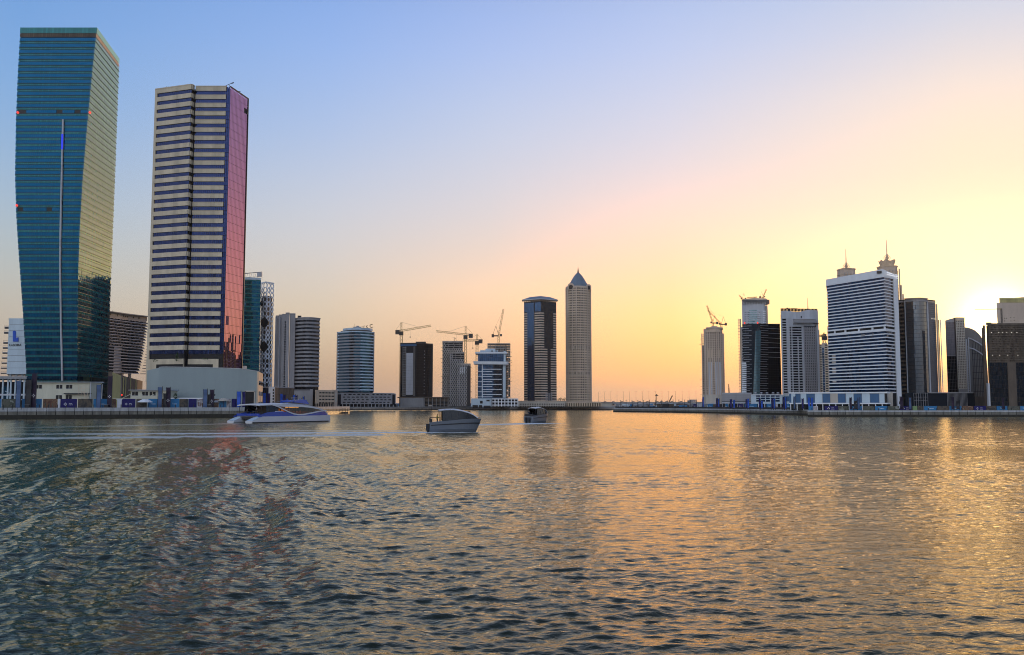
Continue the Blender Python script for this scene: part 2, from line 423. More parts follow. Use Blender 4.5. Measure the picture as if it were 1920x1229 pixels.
# ------------------------------------------------------------------ water
def build_water():
    rng = np.random.default_rng(3)
    a_in = np.linspace(R(-35), R(35), 641)
    a_out = np.linspace(R(35), R(325), 90)[1:-1]
    an = np.concatenate([a_in, a_out])
    r = [4.0]
    while r[-1] < 2600:
        q = r[-1]
        r.append(q * (1.0032 if q < 430 else 1.02))
    r = np.array(r)
    nr, na = len(r), len(an)
    A, RR = np.meshgrid(an, r)
    # a little jitter keeps the sheet from reading as a grid
    X = (RR * np.sin(A)).ravel(); Y = (RR * np.cos(A)).ravel(); D = RR.ravel()
    sp = D * 0.0030            # local vertex spacing
    outer = (np.abs(np.where(A > math.pi, A - 2 * math.pi, A)) > R(35.01)).ravel()
    sp = np.where(outer, D * .057, sp)
    H = np.zeros_like(X); lost = []
    # slow patches of calmer and rougher water
    patch = np.zeros_like(X)
    for i in range(9):
        k = 2 * math.pi / rng.uniform(14, 60); th = rng.uniform(0, 2 * math.pi)
        patch += np.sin(k * (X * math.cos(th) + Y * math.sin(th)) + rng.uniform(0, 6.28))
    patch = 1 + .25 * patch / 2.1
    wind = 1 + .75 * np.clip((6 - X) / 20, 0, 1) * np.clip((150 - D) / 90, 0, 1) + .40 * np.clip((D - 60) / 120, 0, 1)      # fresher breeze out in the open canal
    def train(lam, th, slope, mask=None, sharp=False):
        nonlocal H
        k = 2 * math.pi / lam
        ph = k * (X * math.cos(th) + Y * math.sin(th)) + rng.uniform(0, 6.28)
        ph = ph + .7 * np.sin(k * .13 * (X * math.cos(th + 1.5) + Y * math.sin(th + 1.5)) + rng.uniform(0, 6.28))
        fade = np.clip((lam / sp - .9) / 1.0, 0, 1)
        lost.append(wind ** 2 * (slope * slope / 2) * (1 - fade ** 2))
        w = np.sin(ph + .72 * np.sin(ph))
        if sharp: w = 1 - 2 * np.abs(np.sin(ph / 2)) ** 1.0
        h = slope / k * w * fade * patch * wind
        if mask is not None: h = h * mask
        H += h
    for i in range(64):
        lam = 10 ** rng.uniform(math.log10(.2), math.log10(1.9))
        th = math.pi / 2 + rng.normal(0.12, .5)
        train(lam, th, .016 if lam > .8 else .025)
    for i in range(5):
        train(rng.uniform(4, 9), math.pi / 2 + rng.normal(.2, .5), .008)
    # crossing wakes on the left: long crests running away from the camera
    ml = np.clip((4 - X) / 14, 0, 1) * np.clip((D - 5) / 15, 0, 1) * np.clip((190 - D) / 70, 0, 1)
    for lam, th, s in ((5.2, R(14), .055), (3.4, R(18), .045), (7.4, R(10), .04), (2.2, R(6), .035), (1.5, R(24), .035), (1.1, R(-8), .035), (.8, R(16), .035), (.6, R(35), .04)):
        train(lam, th, s, ml)
    # smoothed lanes where boats passed, with foam
    foam = np.zeros_like(X); calm = np.zeros_like(X)
    def lane(p, q, w0, w1, f, c):
        nonlocal foam, calm
        px, py = q[0] - p[0], q[1] - p[1]; LL = math.hypot(px, py)
        t = ((X - p[0]) * px + (Y - p[1]) * py) / LL
        s = ((X - p[0]) * -py + (Y - p[1]) * px) / LL
        s = s + .5 * np.sin(t * .11) + .3 * np.sin(t * .31 + 1)
        u = np.clip(t / LL, 0, 1); w = w0 + (w1 - w0) * u
        e = np.exp(-(s / w) ** 2) * np.clip((t + 1.5) / 1.5, 0, 1) * np.clip((LL - t) / (.25 * LL), 0, 1)
        foam = np.maximum(foam, e * f * (1 - .75 * u)); calm = np.maximum(calm, e * c)
    FB = LANES
    for a in FB: lane(*a)
    H *= 1 - .8 * np.clip(calm, 0, 1)
    H[outer & (D < 12)] *= .4
    V = np.stack([X, Y, H], 1).astype(np.float32)
    i, j = np.meshgrid(np.arange(nr - 1), np.arange(na), indexing='ij')
    j2 = (j + 1) % na
    a = i * na + j; b = (i + 1) * na + j; c = (i + 1) * na + j2; d = i * na + j2
    Fq = np.stack([a, d, c, b], -1).reshape(-1, 4)
    cen = len(V)
    V = np.vstack([V, [[0, 0, 0]]]).astype(np.float32)
    tri = np.stack([np.full(na, cen), (np.arange(na) + 1) % na, np.arange(na)], 1)
    me = bpy.data.meshes.new('water')
    me.vertices.add(len(V)); me.vertices.foreach_set('co', V.ravel())
    nl = Fq.size + tri.size
    me.loops.add(nl); me.loops.foreach_set('vertex_index', np.concatenate([Fq.ravel(), tri.ravel()]).astype(np.int32))
    npoly = len(Fq) + len(tri)
    me.polygons.add(npoly)
    st = np.concatenate([np.arange(len(Fq)) * 4, Fq.size + np.arange(len(tri)) * 3]).astype(np.int32)
    me.polygons.foreach_set('loop_start', st)
    me.polygons.foreach_set('use_smooth', np.ones(npoly, bool))
    me.update(calc_edges=True)
    rg = np.sqrt(np.clip(.05 ** 2 + .45 * np.sum(lost, 0), 0, .25)); 
    ar = me.attributes.new('ripple', 'FLOAT', 'POINT'); ar.data.foreach_set('value', np.append(rg, .05).astype(np.float32))
    at = me.attributes.new('foam', 'FLOAT', 'POINT'); at.data.foreach_set('value', np.append(foam, 0).astype(np.float32))
    o = bpy.data.objects.new('water', me); C.objects.link(o)
    struct(o); o['label'] = 'rippled dark canal water with gold sunset sheen on the right'
    m, t, n, l = newmat('canal_water')
    n.remove(n['Principled BSDF'])
    # silty canal water: olive body colour, reflections themselves tinted bronze to warm the sheen
    df = n.new('ShaderNodeBsdfDiffuse'); gl = n.new('ShaderNodeBsdfGlossy'); gl.inputs['Color'].default_value = (1.0, .89, .66, 1)
    frs = n.new('ShaderNodeFresnel'); frs.inputs['IOR'].default_value = 1.55
    geo = n.new('ShaderNodeNewGeometry')
    hs = []
    for scl, st_, dist in ((1.6, (.8, 1.7, 1), .035), (4.6, (.8, 1.9, 1), .016), (12., (.8, 1.8, 1), .005)):
        mp = n.new('ShaderNodeMapping'); mp.inputs['Scale'].default_value = st_
        l.new(geo.outputs['Position'], mp.inputs[0])
        tx = n.new('ShaderNodeTexNoise'); tx.inputs['Scale'].default_value = scl; tx.inputs['Detail'].default_value = 2.5; tx.inputs['Distortion'].default_value = .5
        l.new(mp.outputs[0], tx.inputs['Vector'])
        k = n.new('ShaderNodeMath'); k.operation = 'MULTIPLY'; k.inputs[1].default_value = dist
        l.new(tx.outputs['Fac'], k.inputs[0]); hs.append(k.outputs[0])
    s1 = n.new('ShaderNodeMath'); s1.operation = 'ADD'; l.new(hs[0], s1.inputs[0]); l.new(hs[1], s1.inputs[1])
    s2 = n.new('ShaderNodeMath'); s2.operation = 'ADD'; l.new(s1.outputs[0], s2.inputs[0]); l.new(hs[2], s2.inputs[1])
    bp = n.new('ShaderNodeBump'); bp.inputs['Strength'].default_value = 1.0; bp.inputs['Distance'].default_value = 1.0
    l.new(s2.outputs[0], bp.inputs['Height']); 
    for q in (df, gl, frs): l.new(bp.outputs[0], q.inputs['Normal'])
    # foam
    fa = n.new('ShaderNodeAttribute'); fa.attribute_name = 'foam'
    nx = n.new('ShaderNodeTexNoise'); nx.inputs['Scale'].default_value = 1.6; nx.inputs['Detail'].default_value = 6; nx.inputs['Roughness'].default_value = .7
    l.new(geo.outputs['Position'], nx.inputs['Vector'])
    th = n.new('ShaderNodeMath'); th.operation = 'MULTIPLY_ADD'; th.inputs[1].default_value = 2.6; th.inputs[2].default_value = -.45
    l.new(nx.outputs['Fac'], th.inputs[0])
    fm = n.new('ShaderNodeMath'); fm.operation = 'MULTIPLY'; fm.use_clamp = True
    l.new(fa.outputs['Fac'], fm.inputs[0]); l.new(th.outputs[0], fm.inputs[1])
    mc = n.new('ShaderNodeMix'); mc.data_type = 'RGBA'; mc.inputs[6].default_value = (.020, .024, .013, 1); mc.inputs[7].default_value = (.80, .84, .88, 1)
    l.new(fm.outputs[0], mc.inputs[0]); l.new(mc.outputs[2], df.inputs['Color'])
    mr = n.new('ShaderNodeMapRange'); mr.inputs['To Max'].default_value = .7
    ra = n.new('ShaderNodeAttribute'); ra.attribute_name = 'ripple'; l.new(ra.outputs['Fac'], mr.inputs['To Min'])
    l.new(fm.outputs[0], mr.inputs['Value']); l.new(mr.outputs[0], gl.inputs['Roughness'])
    iv = n.new('ShaderNodeMath'); iv.operation = 'MULTIPLY_ADD'; iv.inputs[1].default_value = -.85; iv.inputs[2].default_value = 1; l.new(fm.outputs[0], iv.inputs[0])
    ff = n.new('ShaderNodeMath'); ff.operation = 'MULTIPLY'; l.new(frs.outputs[0], ff.inputs[0]); l.new(iv.outputs[0], ff.inputs[1])
    mx = n.new('ShaderNodeMixShader'); l.new(ff.outputs[0], mx.inputs[0]); l.new(df.outputs[0], mx.inputs[1]); l.new(gl.outputs[0], mx.inputs[2])
    l.new(mx.outputs[0], n['Material Output'].inputs['Surface'])
    me.materials.append(m)
    return o
# lanes: (start, end, half width at start, at end, foam, calm); a lane starts at a boat's stern
T1 = (-14.7, 166.8)    # near water taxi, stern
T2 = (4.3, 247.0)      # far water taxi, stern
LANES = [((T1[0] + 1, T1[1] - .8), (T1[0] - 75, T1[1] - 12), 2.6, 5.0, 1.7, .9),
         ((T1[0] - 1, T1[1] - 2.6), (T1[0] + 12, T1[1] - 1.4), 1.6, 1.0, 1.6, .2),
         ((T1[0] - 6, T1[1] + 9), (T1[0] - 95, T1[1] + 12), 2.5, 5, .45, .9),
         ((T2[0] + 5, T2[1] - 2.5), (T2[0] - 27, T2[1] - 36), 4.5, 4.0, 1.8, .9),
         ((-22, 153), (-112, 124), 4, 5.5, 1.1, 1.0),  # old wake: sky sheen on calm water put into the foam colour
         ((-70, 240), (-112, 190), 4, 6.0, .5, .9)]
build_water()

# ------------------------------------------------------------------ land
QL = [(-900, 262), g(0, 312), g(474, 353), g(655, 515), (-141, 795)]
LAND_Z = 3.0
RT, RM, RS0, RS1 = g(1150, 603), g(1330, 515), g(1515, 416), g(1515, 372)
land = [] + QL + [(150, 797), (1500, 800), (3500, 1500), (3500, 14000), (-3500, 14000), (-3500, 200)]
def ground_mesh(name, poly, z0, z1, m, label):
    mb = MB(); n = len(poly)
    mb.v = [(x, y, z0) for x, y in poly] + [(x, y, z1) for x, y in poly]
    mb.f = [tuple(range(n, 2 * n))] + [(k, (k + 1) % n, n + (k + 1) % n, n + k) for k in range(n)]
    o = struct(mb.build(name, m)); o['label'] = label
    return o
ground_mesh('ground', land, -3, LAND_Z, M['paving'], 'flat dusty ground running back from the left and far banks')
rland = [RT, RM, RS0, RS1, g(1930, 371), (330, 368), (900, 360), (900, 690), (120, 660), (74, 640)]
RZ = 2.2
ground_mesh('ground', rland, -3, RZ, M['paving'], 'flat paved ground behind the right hand quay')

def quay(name, path, ztop, label, blk, cop_h, cop_out, dark, wet=.9, up=.3, blocks=True):
    p = Path(path)
    root = bpy.data.objects.new(name, None); C.objects.link(root); struct(root); root['label'] = label
    n = max(1, round(p.L / blk))
    mb = MB(); p.ring(mb, 0, 1, -1, ztop - .02, -.4, .04); mb.build('backing', M['wet'], root)
    mb = MB(); p.ring(mb, 0, 1, -2.5, wet, .02, .2); mb.build('wet_footing', M['wet'], root)
    for k in range(n):
        a, b = k / n, (k + 1) / n
        e = .14 / p.L
        if blocks:
            mb = MB(); p.ring(mb, a + e, b - e, wet + .02, ztop - cop_h - .08, .05, .12 + random.uniform(0, .08)); mb.build('wall_block', dark, root)
        mb = MB(); p.ring(mb, a + e / 2, b - e / 2, ztop - cop_h, ztop + up, -.5, cop_out + random.uniform(0, .02)); mb.build('coping_stone', M['coping'], root)
    return p, root
pQ1, _ = quay('quay_wall', [g(-60, 306), QL[1], QL[2]], LAND_Z, 'concrete quay wall of square blocks along the left bank', 2.9, .5, .28, M['quay'], 1.3, .75)
pQ2, _ = quay('quay_wall', [QL[2], QL[3]], LAND_Z, 'quay wall turning back behind the blue and white ferry', 6, .5, .28, M['quay'], 1.3, .75)
pQ3, _ = quay('quay_wall', [QL[3], (-141, 795), (150, 797)], LAND_Z, 'low dark quay along the far bank under the distant towers', 20, 1.0, .3, M['concrete'], .5)
pR1, _ = quay('quay_wall', [RT, RM, RS0], RZ, 'long curved quay reaching out from the right bank', 6, .4, .25, M['quay'], .8)
pR2, _ = quay('quay_wall', [RS0, RS1, g(1935, 371)], RZ, 'straight quay wall under the hoardings on the right', 3.2, .4, .25, M['quay'], .8)

# ------------------------------------------------------------------ the tall teal tower on the left
def interp(tab, y):
    ks = sorted(tab)
    if y <= ks[0]: return tab[ks[0]]
    for a, b in zip(ks[:-1], ks[1:]):
        if y <= b:
            t = (y - a) / (b - a); return tab[a] + (tab[b] - tab[a]) * t
    return tab[ks[-1]]
def teal_tower():
    YA, YC = 470., 514.
    Lx = {52: 38, 140: 33, 230: 29.5, 330: 28, 400: 30, 450: 33, 500: 36.5, 590: 43, 660: 47, 720: 50, 765: 52}
    Cx = {52: 182, 130: 173.5, 220: 165, 330: 155.5, 430: 149.5, 520: 146.5, 600: 145.5, 765: 145}
    Rx = {112: 224, 220: 220, 330: 216, 480: 210, 590: 206, 700: 204, 765: 203}
    zt = zof(52, YA); z0 = LAND_Z
    def pyz(z, Y):   # photo row of height z at depth Y
        a = Y * PC + (z - EYE) * PS; b = -Y * PS + (z - EYE) * PC
        return CY - F * b / a
    def corners(z):
        A = (xof(interp(Lx, pyz(z, YA)), YA, z), YA); B = (xof(interp(Cx, pyz(z, YA)), YA, z), YA)
        D = (xof(interp(Rx, pyz(z, YC)), YC, z), YC)
        return A, B, D
    A, B, D = corners(z0)
    root = thing('glass_tower', 'tallest tower, bulging teal glass with a thin light strip up its front, far left', 'tower', place([A, B, D]))
    nf = 60; crown = zof(71, YA)
    zs = [z0 + (crown - z0) * k / nf for k in range(nf + 1)]
    # solid core just behind the glass
    mb = MB(); prev = None
    for z in zs + [zt]:
        a, b, d = corners(z); e = (d[0] - (b[0] - a[0]), d[1])
        ins = .35
        cur = [(a[0] + ins, a[1] + ins, z), (b[0] - ins, b[1] + ins, z), (d[0] - ins, d[1] - ins, z), (e[0] + ins, e[1] - ins, z)]
        if prev:
            for k in range(4): mb.q(prev[k], prev[(k + 1) % 4], cur[(k + 1) % 4], cur[k])
        prev = cur
    mb.q(*prev); mb.build('core', M['dmetal'], root)
    def face(c0, c1, z):
        c = corners(z)
        return Vector((*c[c0], z)), Vector((*c[c1], z))
    def panes(c0, c1, za, zb, n, d, tilt, gap, skip=()):
        mb = MB()
        p0, p1 = face(c0, c1, za); q0, q1 = face(c0, c1, zb)
        dr = (p1 - p0).normalized(); nn = Vector((dr.y, -dr.x, 0)) * d
        for i in range(n):
            if i in skip: continue
            a, b = (i + gap) / n, (i + 1 - gap) / n
            ta, tb = random.gauss(0, tilt), random.gauss(0, tilt); nu = nn.normalized()
            mb.q(p0.lerp(p1, a) + nn - nu * (ta + tb), p0.lerp(p1, b) + nn + nu * (ta - tb), q0.lerp(q1, b) + nn + nu * (ta + tb), q0.lerp(q1, a) + nn - nu * (ta - tb))
        return mb
    for k in range(nf):
        za, zb = zs[k], zs[k + 1]; h = zb - za
        for c0, c1, n in ((0, 1, 36), (1, 2, 34)):
            sk = ()
            if k in (47, 31) and c0 == 0: sk = (1, 2, 3, 4, 20, 21, 22, 29, 30, 31) if k == 47 else (1, 2, 3, 17, 18, 19)
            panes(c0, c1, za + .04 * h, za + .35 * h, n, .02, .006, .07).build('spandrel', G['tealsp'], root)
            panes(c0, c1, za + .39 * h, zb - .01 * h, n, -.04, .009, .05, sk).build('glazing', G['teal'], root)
            p0, p1 = face(c0, c1, za + .35 * h); dr = (p1 - p0).normalized(); nn = Vector((dr.y, -dr.x, 0))
            mb = MB(); t = Vector((0, 0, .05 * h))
            mb.hexa([p0 - nn * .1, p0 + nn * .28, p1 + nn * .28, p1 - nn * .1], [p0 - nn * .1 + t, p0 + nn * .28 + t, p1 + nn * .28 + t, p1 - nn * .1 + t])
            mb.build('sun_fin', M['dmetal'], root)
    # crown screen
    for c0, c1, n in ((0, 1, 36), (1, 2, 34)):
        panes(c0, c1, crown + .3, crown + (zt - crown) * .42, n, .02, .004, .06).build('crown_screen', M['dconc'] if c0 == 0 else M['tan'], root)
        panes(c0, c1, crown + (zt - crown) * .44, zt, n, .05, .004, .03).build('crown_glazing', G['tealsp'], root)
    # the light strip, following the curve of the front
    mb = MB(); led = MB()
    tab = {225: 119, 330: 116.5, 430: 114.3, 500: 113.6, 600: 115, 700: 117.3, 714: 117.6}
    pts = [Vector((xof(interp(tab, y), YA, zof(y, YA)), YA - .5, zof(y, YA))) for y in range(225, 716, 14)]
    for a, b in zip(pts[:-1], pts[1:]): mb.bar(a, b, 1.0, 6)
    mb.build('light_strip', M['lgrey'], root)
    lp = [p for p in pts if zof(287, YA) <= p.z <= zof(253, YA)]
    for a, b in zip(lp[:-1], lp[1:]): led.bar(a + Vector((0, -.3, 0)), b + Vector((0, -.3, 0)), 1.0, 6)
    led.build('lit_section', E_BLUE, root)
    for px, py in ((34.5, 212), (169.5, 212), (32.5, 386)):
        mb = MB(); x, z = xof(px, YA, zof(py, YA)), zof(py, YA)
        mb.bar((x, YA - .2, z), (x, YA - .9, z), 1.1, 8); mb.build('beacon', E_RED, root)
teal_tower()

# ------------------------------------------------------------------ the banded beige tower with the rose glass side
def banded_tower():
    zt = zof(163, 400)
    a, b, b2 = (xof(292, 404, zt), 404), (xof(359.5, 397.6, zt), 397.6), (xof(363.5, 399.6, zt), 399.6)
    n1, n2 = (xof(364, 401.5, zt), 401.5), (xof(367.5, 401.5, zt), 401.5)
    c0, c1, c2 = (xof(367.5, 400, zt), 400), (xof(425, 400, zt), 400), (xof(432, 400, zt), 400)
    d = (xof(465.5, 416.5, zt), 416.5); e = bk(a, 24)
    root = thing('banded_tower', 'tall beige tower banded with dark windows, one side of rose mirror glass', 'tower', place([a, c2, d]))
    poly = [a, b, b2, n1, n2, c0, c2, d, bk(d, 13.5), e]
    zb = zof(690, 400)
    cen = Vector((sum(p[0] for p in poly) / len(poly), sum(p[1] for p in poly) / len(poly)))
    ins = [((p[0] - cen.x) * .975 + cen.x, (p[1] - cen.y) * .975 + cen.y) for p in poly]
    MB().prism(ins, LAND_Z, zt - .6).build('core', M['dark'], root)
    f1, fr, f2, f3, f4 = Path([a, b]), Path([b, b2]), Path([c0, c1]), Path([c1, c2]), Path([c2, d])
    back = Path([d, bk(d, 13.5), e, a])
    mb = MB(); back.ring(mb, 0, 1, LAND_Z, zt, -.3, .0); mb.build('rear_wall', M['beige'], root)
    nf = 32; zlow = zof(664, 400); ph = (zt - zlow) / nf
    mb = MB(); f1.ring(mb, 0, .06, zb, zt, -.3, .40); mb.build('corner_pier', M['beige'], root)
    mb = MB(); mb.prism([n1, n2, (n2[0], n2[1] + .5), (n1[0], n1[1] + .5)], zb, zt - 1); mb.build('recess', M['dark'], root)
    for k in range(nf + 1):
        z = zlow + k * ph
        h = ph * .54 if k < nf else ph * .0
        if k == nf: break
        top = z + ph * .54 if k < nf - 1 else zt
        z1 = z + ph - ph * .54
        # window band below, spandrel above
        for p, u0, n in ((f1, .06, 16), (f2, 0, 15)):
            mb = MB(); p.panes(mb, u0, 1, z + .05, z1 - .02, n, 1, .12, 0, -.05, .010); mb.build('window_band', G['navy'], root)
        mb = MB(); q = 7
        for i in range(q): f1.ring(mb, .06 + .94 * i / q + .0008, .06 + .94 * (i + 1) / q - .0008, z1, z + ph, -.3, .42)
        fr.ring(mb, 0, 1, z1, z + ph, -.3, .42)
        mb.build('spandrel', M['beige'], root)
        mb = MB()
        for i in range(q): f2.ring(mb, i / q + .001, (i + 1) / q - .001, z1, z + ph, -.3, .42)
        f2.ring(mb, -.012, .0, z1 - .02, z + ph + .02, -.3, .5); f2.ring(mb, 1.0, 1.012, z1 - .02, z + ph + .02, -.3, .5)
        f2.ring(mb, 0, 1, z + ph - .16, z + ph, .42, .52)
        mb.build('spandrel', M['beige'], root)
    for k in range(nf):
        z = zlow + k * ph
        mb = MB(); f3.panes(mb, 0, 1, z, z + ph - .08, 2, 2, .12, .08, .05, .006); mb.build('corner_glazing', G['navy'], root)
    nr = 33; hz = (zt - zb) / nr
    for k in range(nr):
        z = zb + k * hz
        hi = (k == nr - 2)
        mb = MB(); f4.panes(mb, 0, .78 if hi else 1, z + .05, z + hz - .07, 11 if hi else 14, 1, .17, 0, .05, .004); mb.build('mirror_glazing', G['pink'], root)
        if hi:
            mb = MB(); f4.panes(mb, .78, 1, z + hz * .60, z + hz - .05, 3, 1, .09, 0, .05, .01); mb.build('mirror_glazing', G['pink'], root)
    # parapets, roof gear
    mb = MB(); f1.ring(mb, 0, 1, zt - .1, zt + .35, -.3, .5); fr.ring(mb, 0, 1, zt - .1, zt + .35, -.3, .5); f2.ring(mb, 0, 1, zt - .1, zt + .3, -.3, .55); mb.build('parapet', M['beige'], root)
    mb = MB(); f4.ring(mb, 0, 1, zt - .15, zt + .3, -.2, .25); f4.ring(mb, .98, 1.0, zb, zt, .0, .35); mb.build('edge_trim', M['dmetal'], root)
    mb = MB()
    x, y = f3.at(.3).x, 402
    mb.bar((x, y, zt), (x, y, zt + 1.4), .3); mb.bar((x - 1.6, y, zt + 1.1), (x + 1.8, y, zt + 2.6), .25); mb.bar((x + 1, y, zt + 2.2), (x + 2.0, y - .2, zt + 2.5), .5)
    for u in (.25, .3): mb.bar(f1.at(u, -1, zt), f1.at(u, -1, zt + 1.4), .15)
    q = f4.at(.6, -1, zt + .3); mb.bar(q, q + Vector((0, 0, 1.2)), .2); mb.bar(q + Vector((-.8, 0, 1.2)), q + Vector((.6, 0, .9)), .25)
    mb.build('roof_gear', M['dmetal'], root)
    # lower floors behind the podium
    mb = MB(); f1.ring(mb, 0, 1, zb - 6, zof(673.5, 400), -.3, .5); f2.ring(mb, -.06, .97, zb - 6, zof(673.5, 400), -.3, .5); mb.build('base_wall', M['beige'], root)
    mb = MB(); f1.ring(mb, .28, 1, zof(692, 400), zof(683.5, 400), .5, .56); f2.ring(mb, -.05, .8, zof(692, 400), zof(683.5, 400), .5, .56); mb.build('base_opening', M['dark'], root)
    return root, zt
banded_tower()

def podium_block():
    Y0 = 371
    pts = [(xof(274, Y0 + 1), Y0 + 1), (xof(296, Y0 - 1), Y0 - 1), (xof(483, Y0), Y0), (xof(491.5, Y0 + 22), Y0 + 22), (xof(275, 396), 396)]
    root = thing('podium_block', 'long blank pale grey podium wall in front of the beige banded tower', 'building', place(pts))
    z = lambda py, Y: zof(py, Y)
    tops = [z(695, Y0), z(689.5, Y0), z(692.5, Y0), z(699, Y0 + 22), z(695, 396)]
    mb = MB()
    a, b, c, d, e = [Vector((p[0], p[1], 0)) for p in pts]
    xs = [0, .05, .25, .5, .8, .9, 1.0]; ys = [689.8, 689.2, 689.6, 690.6, 692.0, 694.5, 697.5]
    mb2 = MB()
    n = 9
    F1 = Path([pts[0], pts[1]]); F2 = Path([pts[1], pts[2]]); F3 = Path([pts[2], pts[3]])
    bt = []; 
    for (u0, y0), (u1, y1) in zip(list(zip(xs, ys))[:-1], list(zip(xs, ys))[1:]):
        p, q = F2.at(u0), F2.at(u1); pi, qi = F2.at(u0, -24), F2.at(u1, -24)
        mb.hexa([(p.x, p.y, 0), (q.x, q.y, 0), (qi.x, qi.y, 0), (pi.x, pi.y, 0)],
                [(p.x, p.y, z(y0, Y0)), (q.x, q.y, z(y1, Y0)), (qi.x, qi.y, z(y1, Y0)), (pi.x, pi.y, z(y0, Y0))])
    p, q = F1.at(0), F1.at(1)
    mb.hexa([(p.x, p.y, 0), (q.x, q.y, 0), (q.x, 395, 0), (p.x, 395, 0)], [(p.x, p.y, z(695, Y0)), (q.x, q.y, z(690, Y0)), (q.x, 395, z(690, Y0)), (p.x, 395, z(695, Y0))])
    mb.build('wall', M['palewall'], root)
    mb = MB()
    for (u0, y0), (u1, y1) in zip(list(zip(xs, ys))[:-1], list(zip(xs, ys))[1:]):
        p, q = F2.at(u0, .12), F2.at(u1, .12); pi, qi = F2.at(u0, -.5), F2.at(u1, -.5)
        za, zb = z(y0, Y0) + .01, z(y1, Y0) + .01
        mb.hexa([(p.x, p.y, za), (q.x, q.y, zb), (qi.x, qi.y, zb), (pi.x, pi.y, za)], [(p.x, p.y, za + .28), (q.x, q.y, zb + .28), (qi.x, qi.y, zb + .28), (pi.x, pi.y, za + .28)])
    mb.build('coping', M['coping'], root)
    zt = z(697.5, Y0)
    mb = MB(); F3.ring(mb, 0, 1, 0, zt, -.5, .1); mb.build('side_wall', M['tan'], root)
    for k in range(3):
        zz = zt - 5.2 - 4.2 * k
        mb = MB(); F3.ring(mb, .12, .52, zz, zz + 1.7, .1, .16); F3.ring(mb, .6, .95, zz, zz + 1.7, .1, .16); mb.build('window', G['dark'], root)
    # loading door
    mb = MB(); x0, x1 = F2.at((460 - 296) / 187).x, F2.at((476 - 296) / 187).x
    mb.box(x0, x1, Y0 - .12, Y0 + .1, LAND_Z, z(735, Y0)); mb.build('doorway', M['dark'], root)
    mb = MB(); mb.box(x0 - .5, x0 - .02, Y0 - .35, Y0 + .1, LAND_Z, z(734, Y0)); mb.box(x1 + .02, x1 + .5, Y0 - .35, Y0 + .1, LAND_Z, z(734, Y0)); mb.box(x0 - .5, x1 + .5, Y0 - .35, Y0 + .1, z(735, Y0) + .02, z(733, Y0)); mb.build('door_frame', M['greybeige'], root)
    mb = MB()
    for px, py in ((368, 738), (402, 741)): 
        x = F2.at((px - 296) / 187).x; mb.box(x - .22, x + .22, Y0 - .5, Y0 - .02, z(py + 1.6, Y0), z(py - 1.6, Y0))
    mb.build('wall_lamp', M['dmetal'], root)
podium_block()

# plants on the terrace of the banded tower
def bush(name, x, y, z, r, h, n, label, group, spiky=False, cat='plant', c0=.12):
    root = thing(name, label, cat, (x, y, z), group)
    mb = MB(); mb.bar((x, y, z), (x, y, z + h * .8), .16, 5, .08); mb.build('trunk', M['trunk'], root)
    mb = MB()
    for i in range(n):
        t = random.random() ** .7; a = random.uniform(0, 6.28)
        rr = r * (1 - t * .85 if spiky else math.sqrt(max(0, 1 - (2 * t - 1) ** 2))) * random.uniform(.4, 1)
        p = Vector((x + rr * math.cos(a), y + rr * math.sin(a), z + h * (c0 + (1 - c0) * t)))
        s = random.uniform(.12, .3) * (r + h * (1 - c0)) * .35
        u = Vector((random.gauss(0, 1), random.gauss(0, 1), random.gauss(0, .6))).normalized() * s
        v = u.cross(Vector((random.gauss(0, 1), random.gauss(0, 1), random.gauss(0, 1)))).normalized() * s * .6
        mb.q(p - u, p - v, p + u, p + v)
    mb.build('crown', M['foliage'], root)
    return root
zt_ = zof(676.5, 398)
bush('potted_tree', xof(330, 396.5), 396.2, zof(679, 397), .9, 4.0, 90, 'small pointed tree on the terrace ledge of the beige banded tower', None, True, 'tree')
bush('terrace_bush', xof(289, 398), 397.5, zof(680, 398), 1.3, 1.3, 60, 'low bush at the left end of the beige tower terrace', None)
bush('terrace_bush', xof(383, 398), 397.5, zof(676, 398), 1.6, .9, 60, 'low spreading bush on the terrace under the dark second face', None)

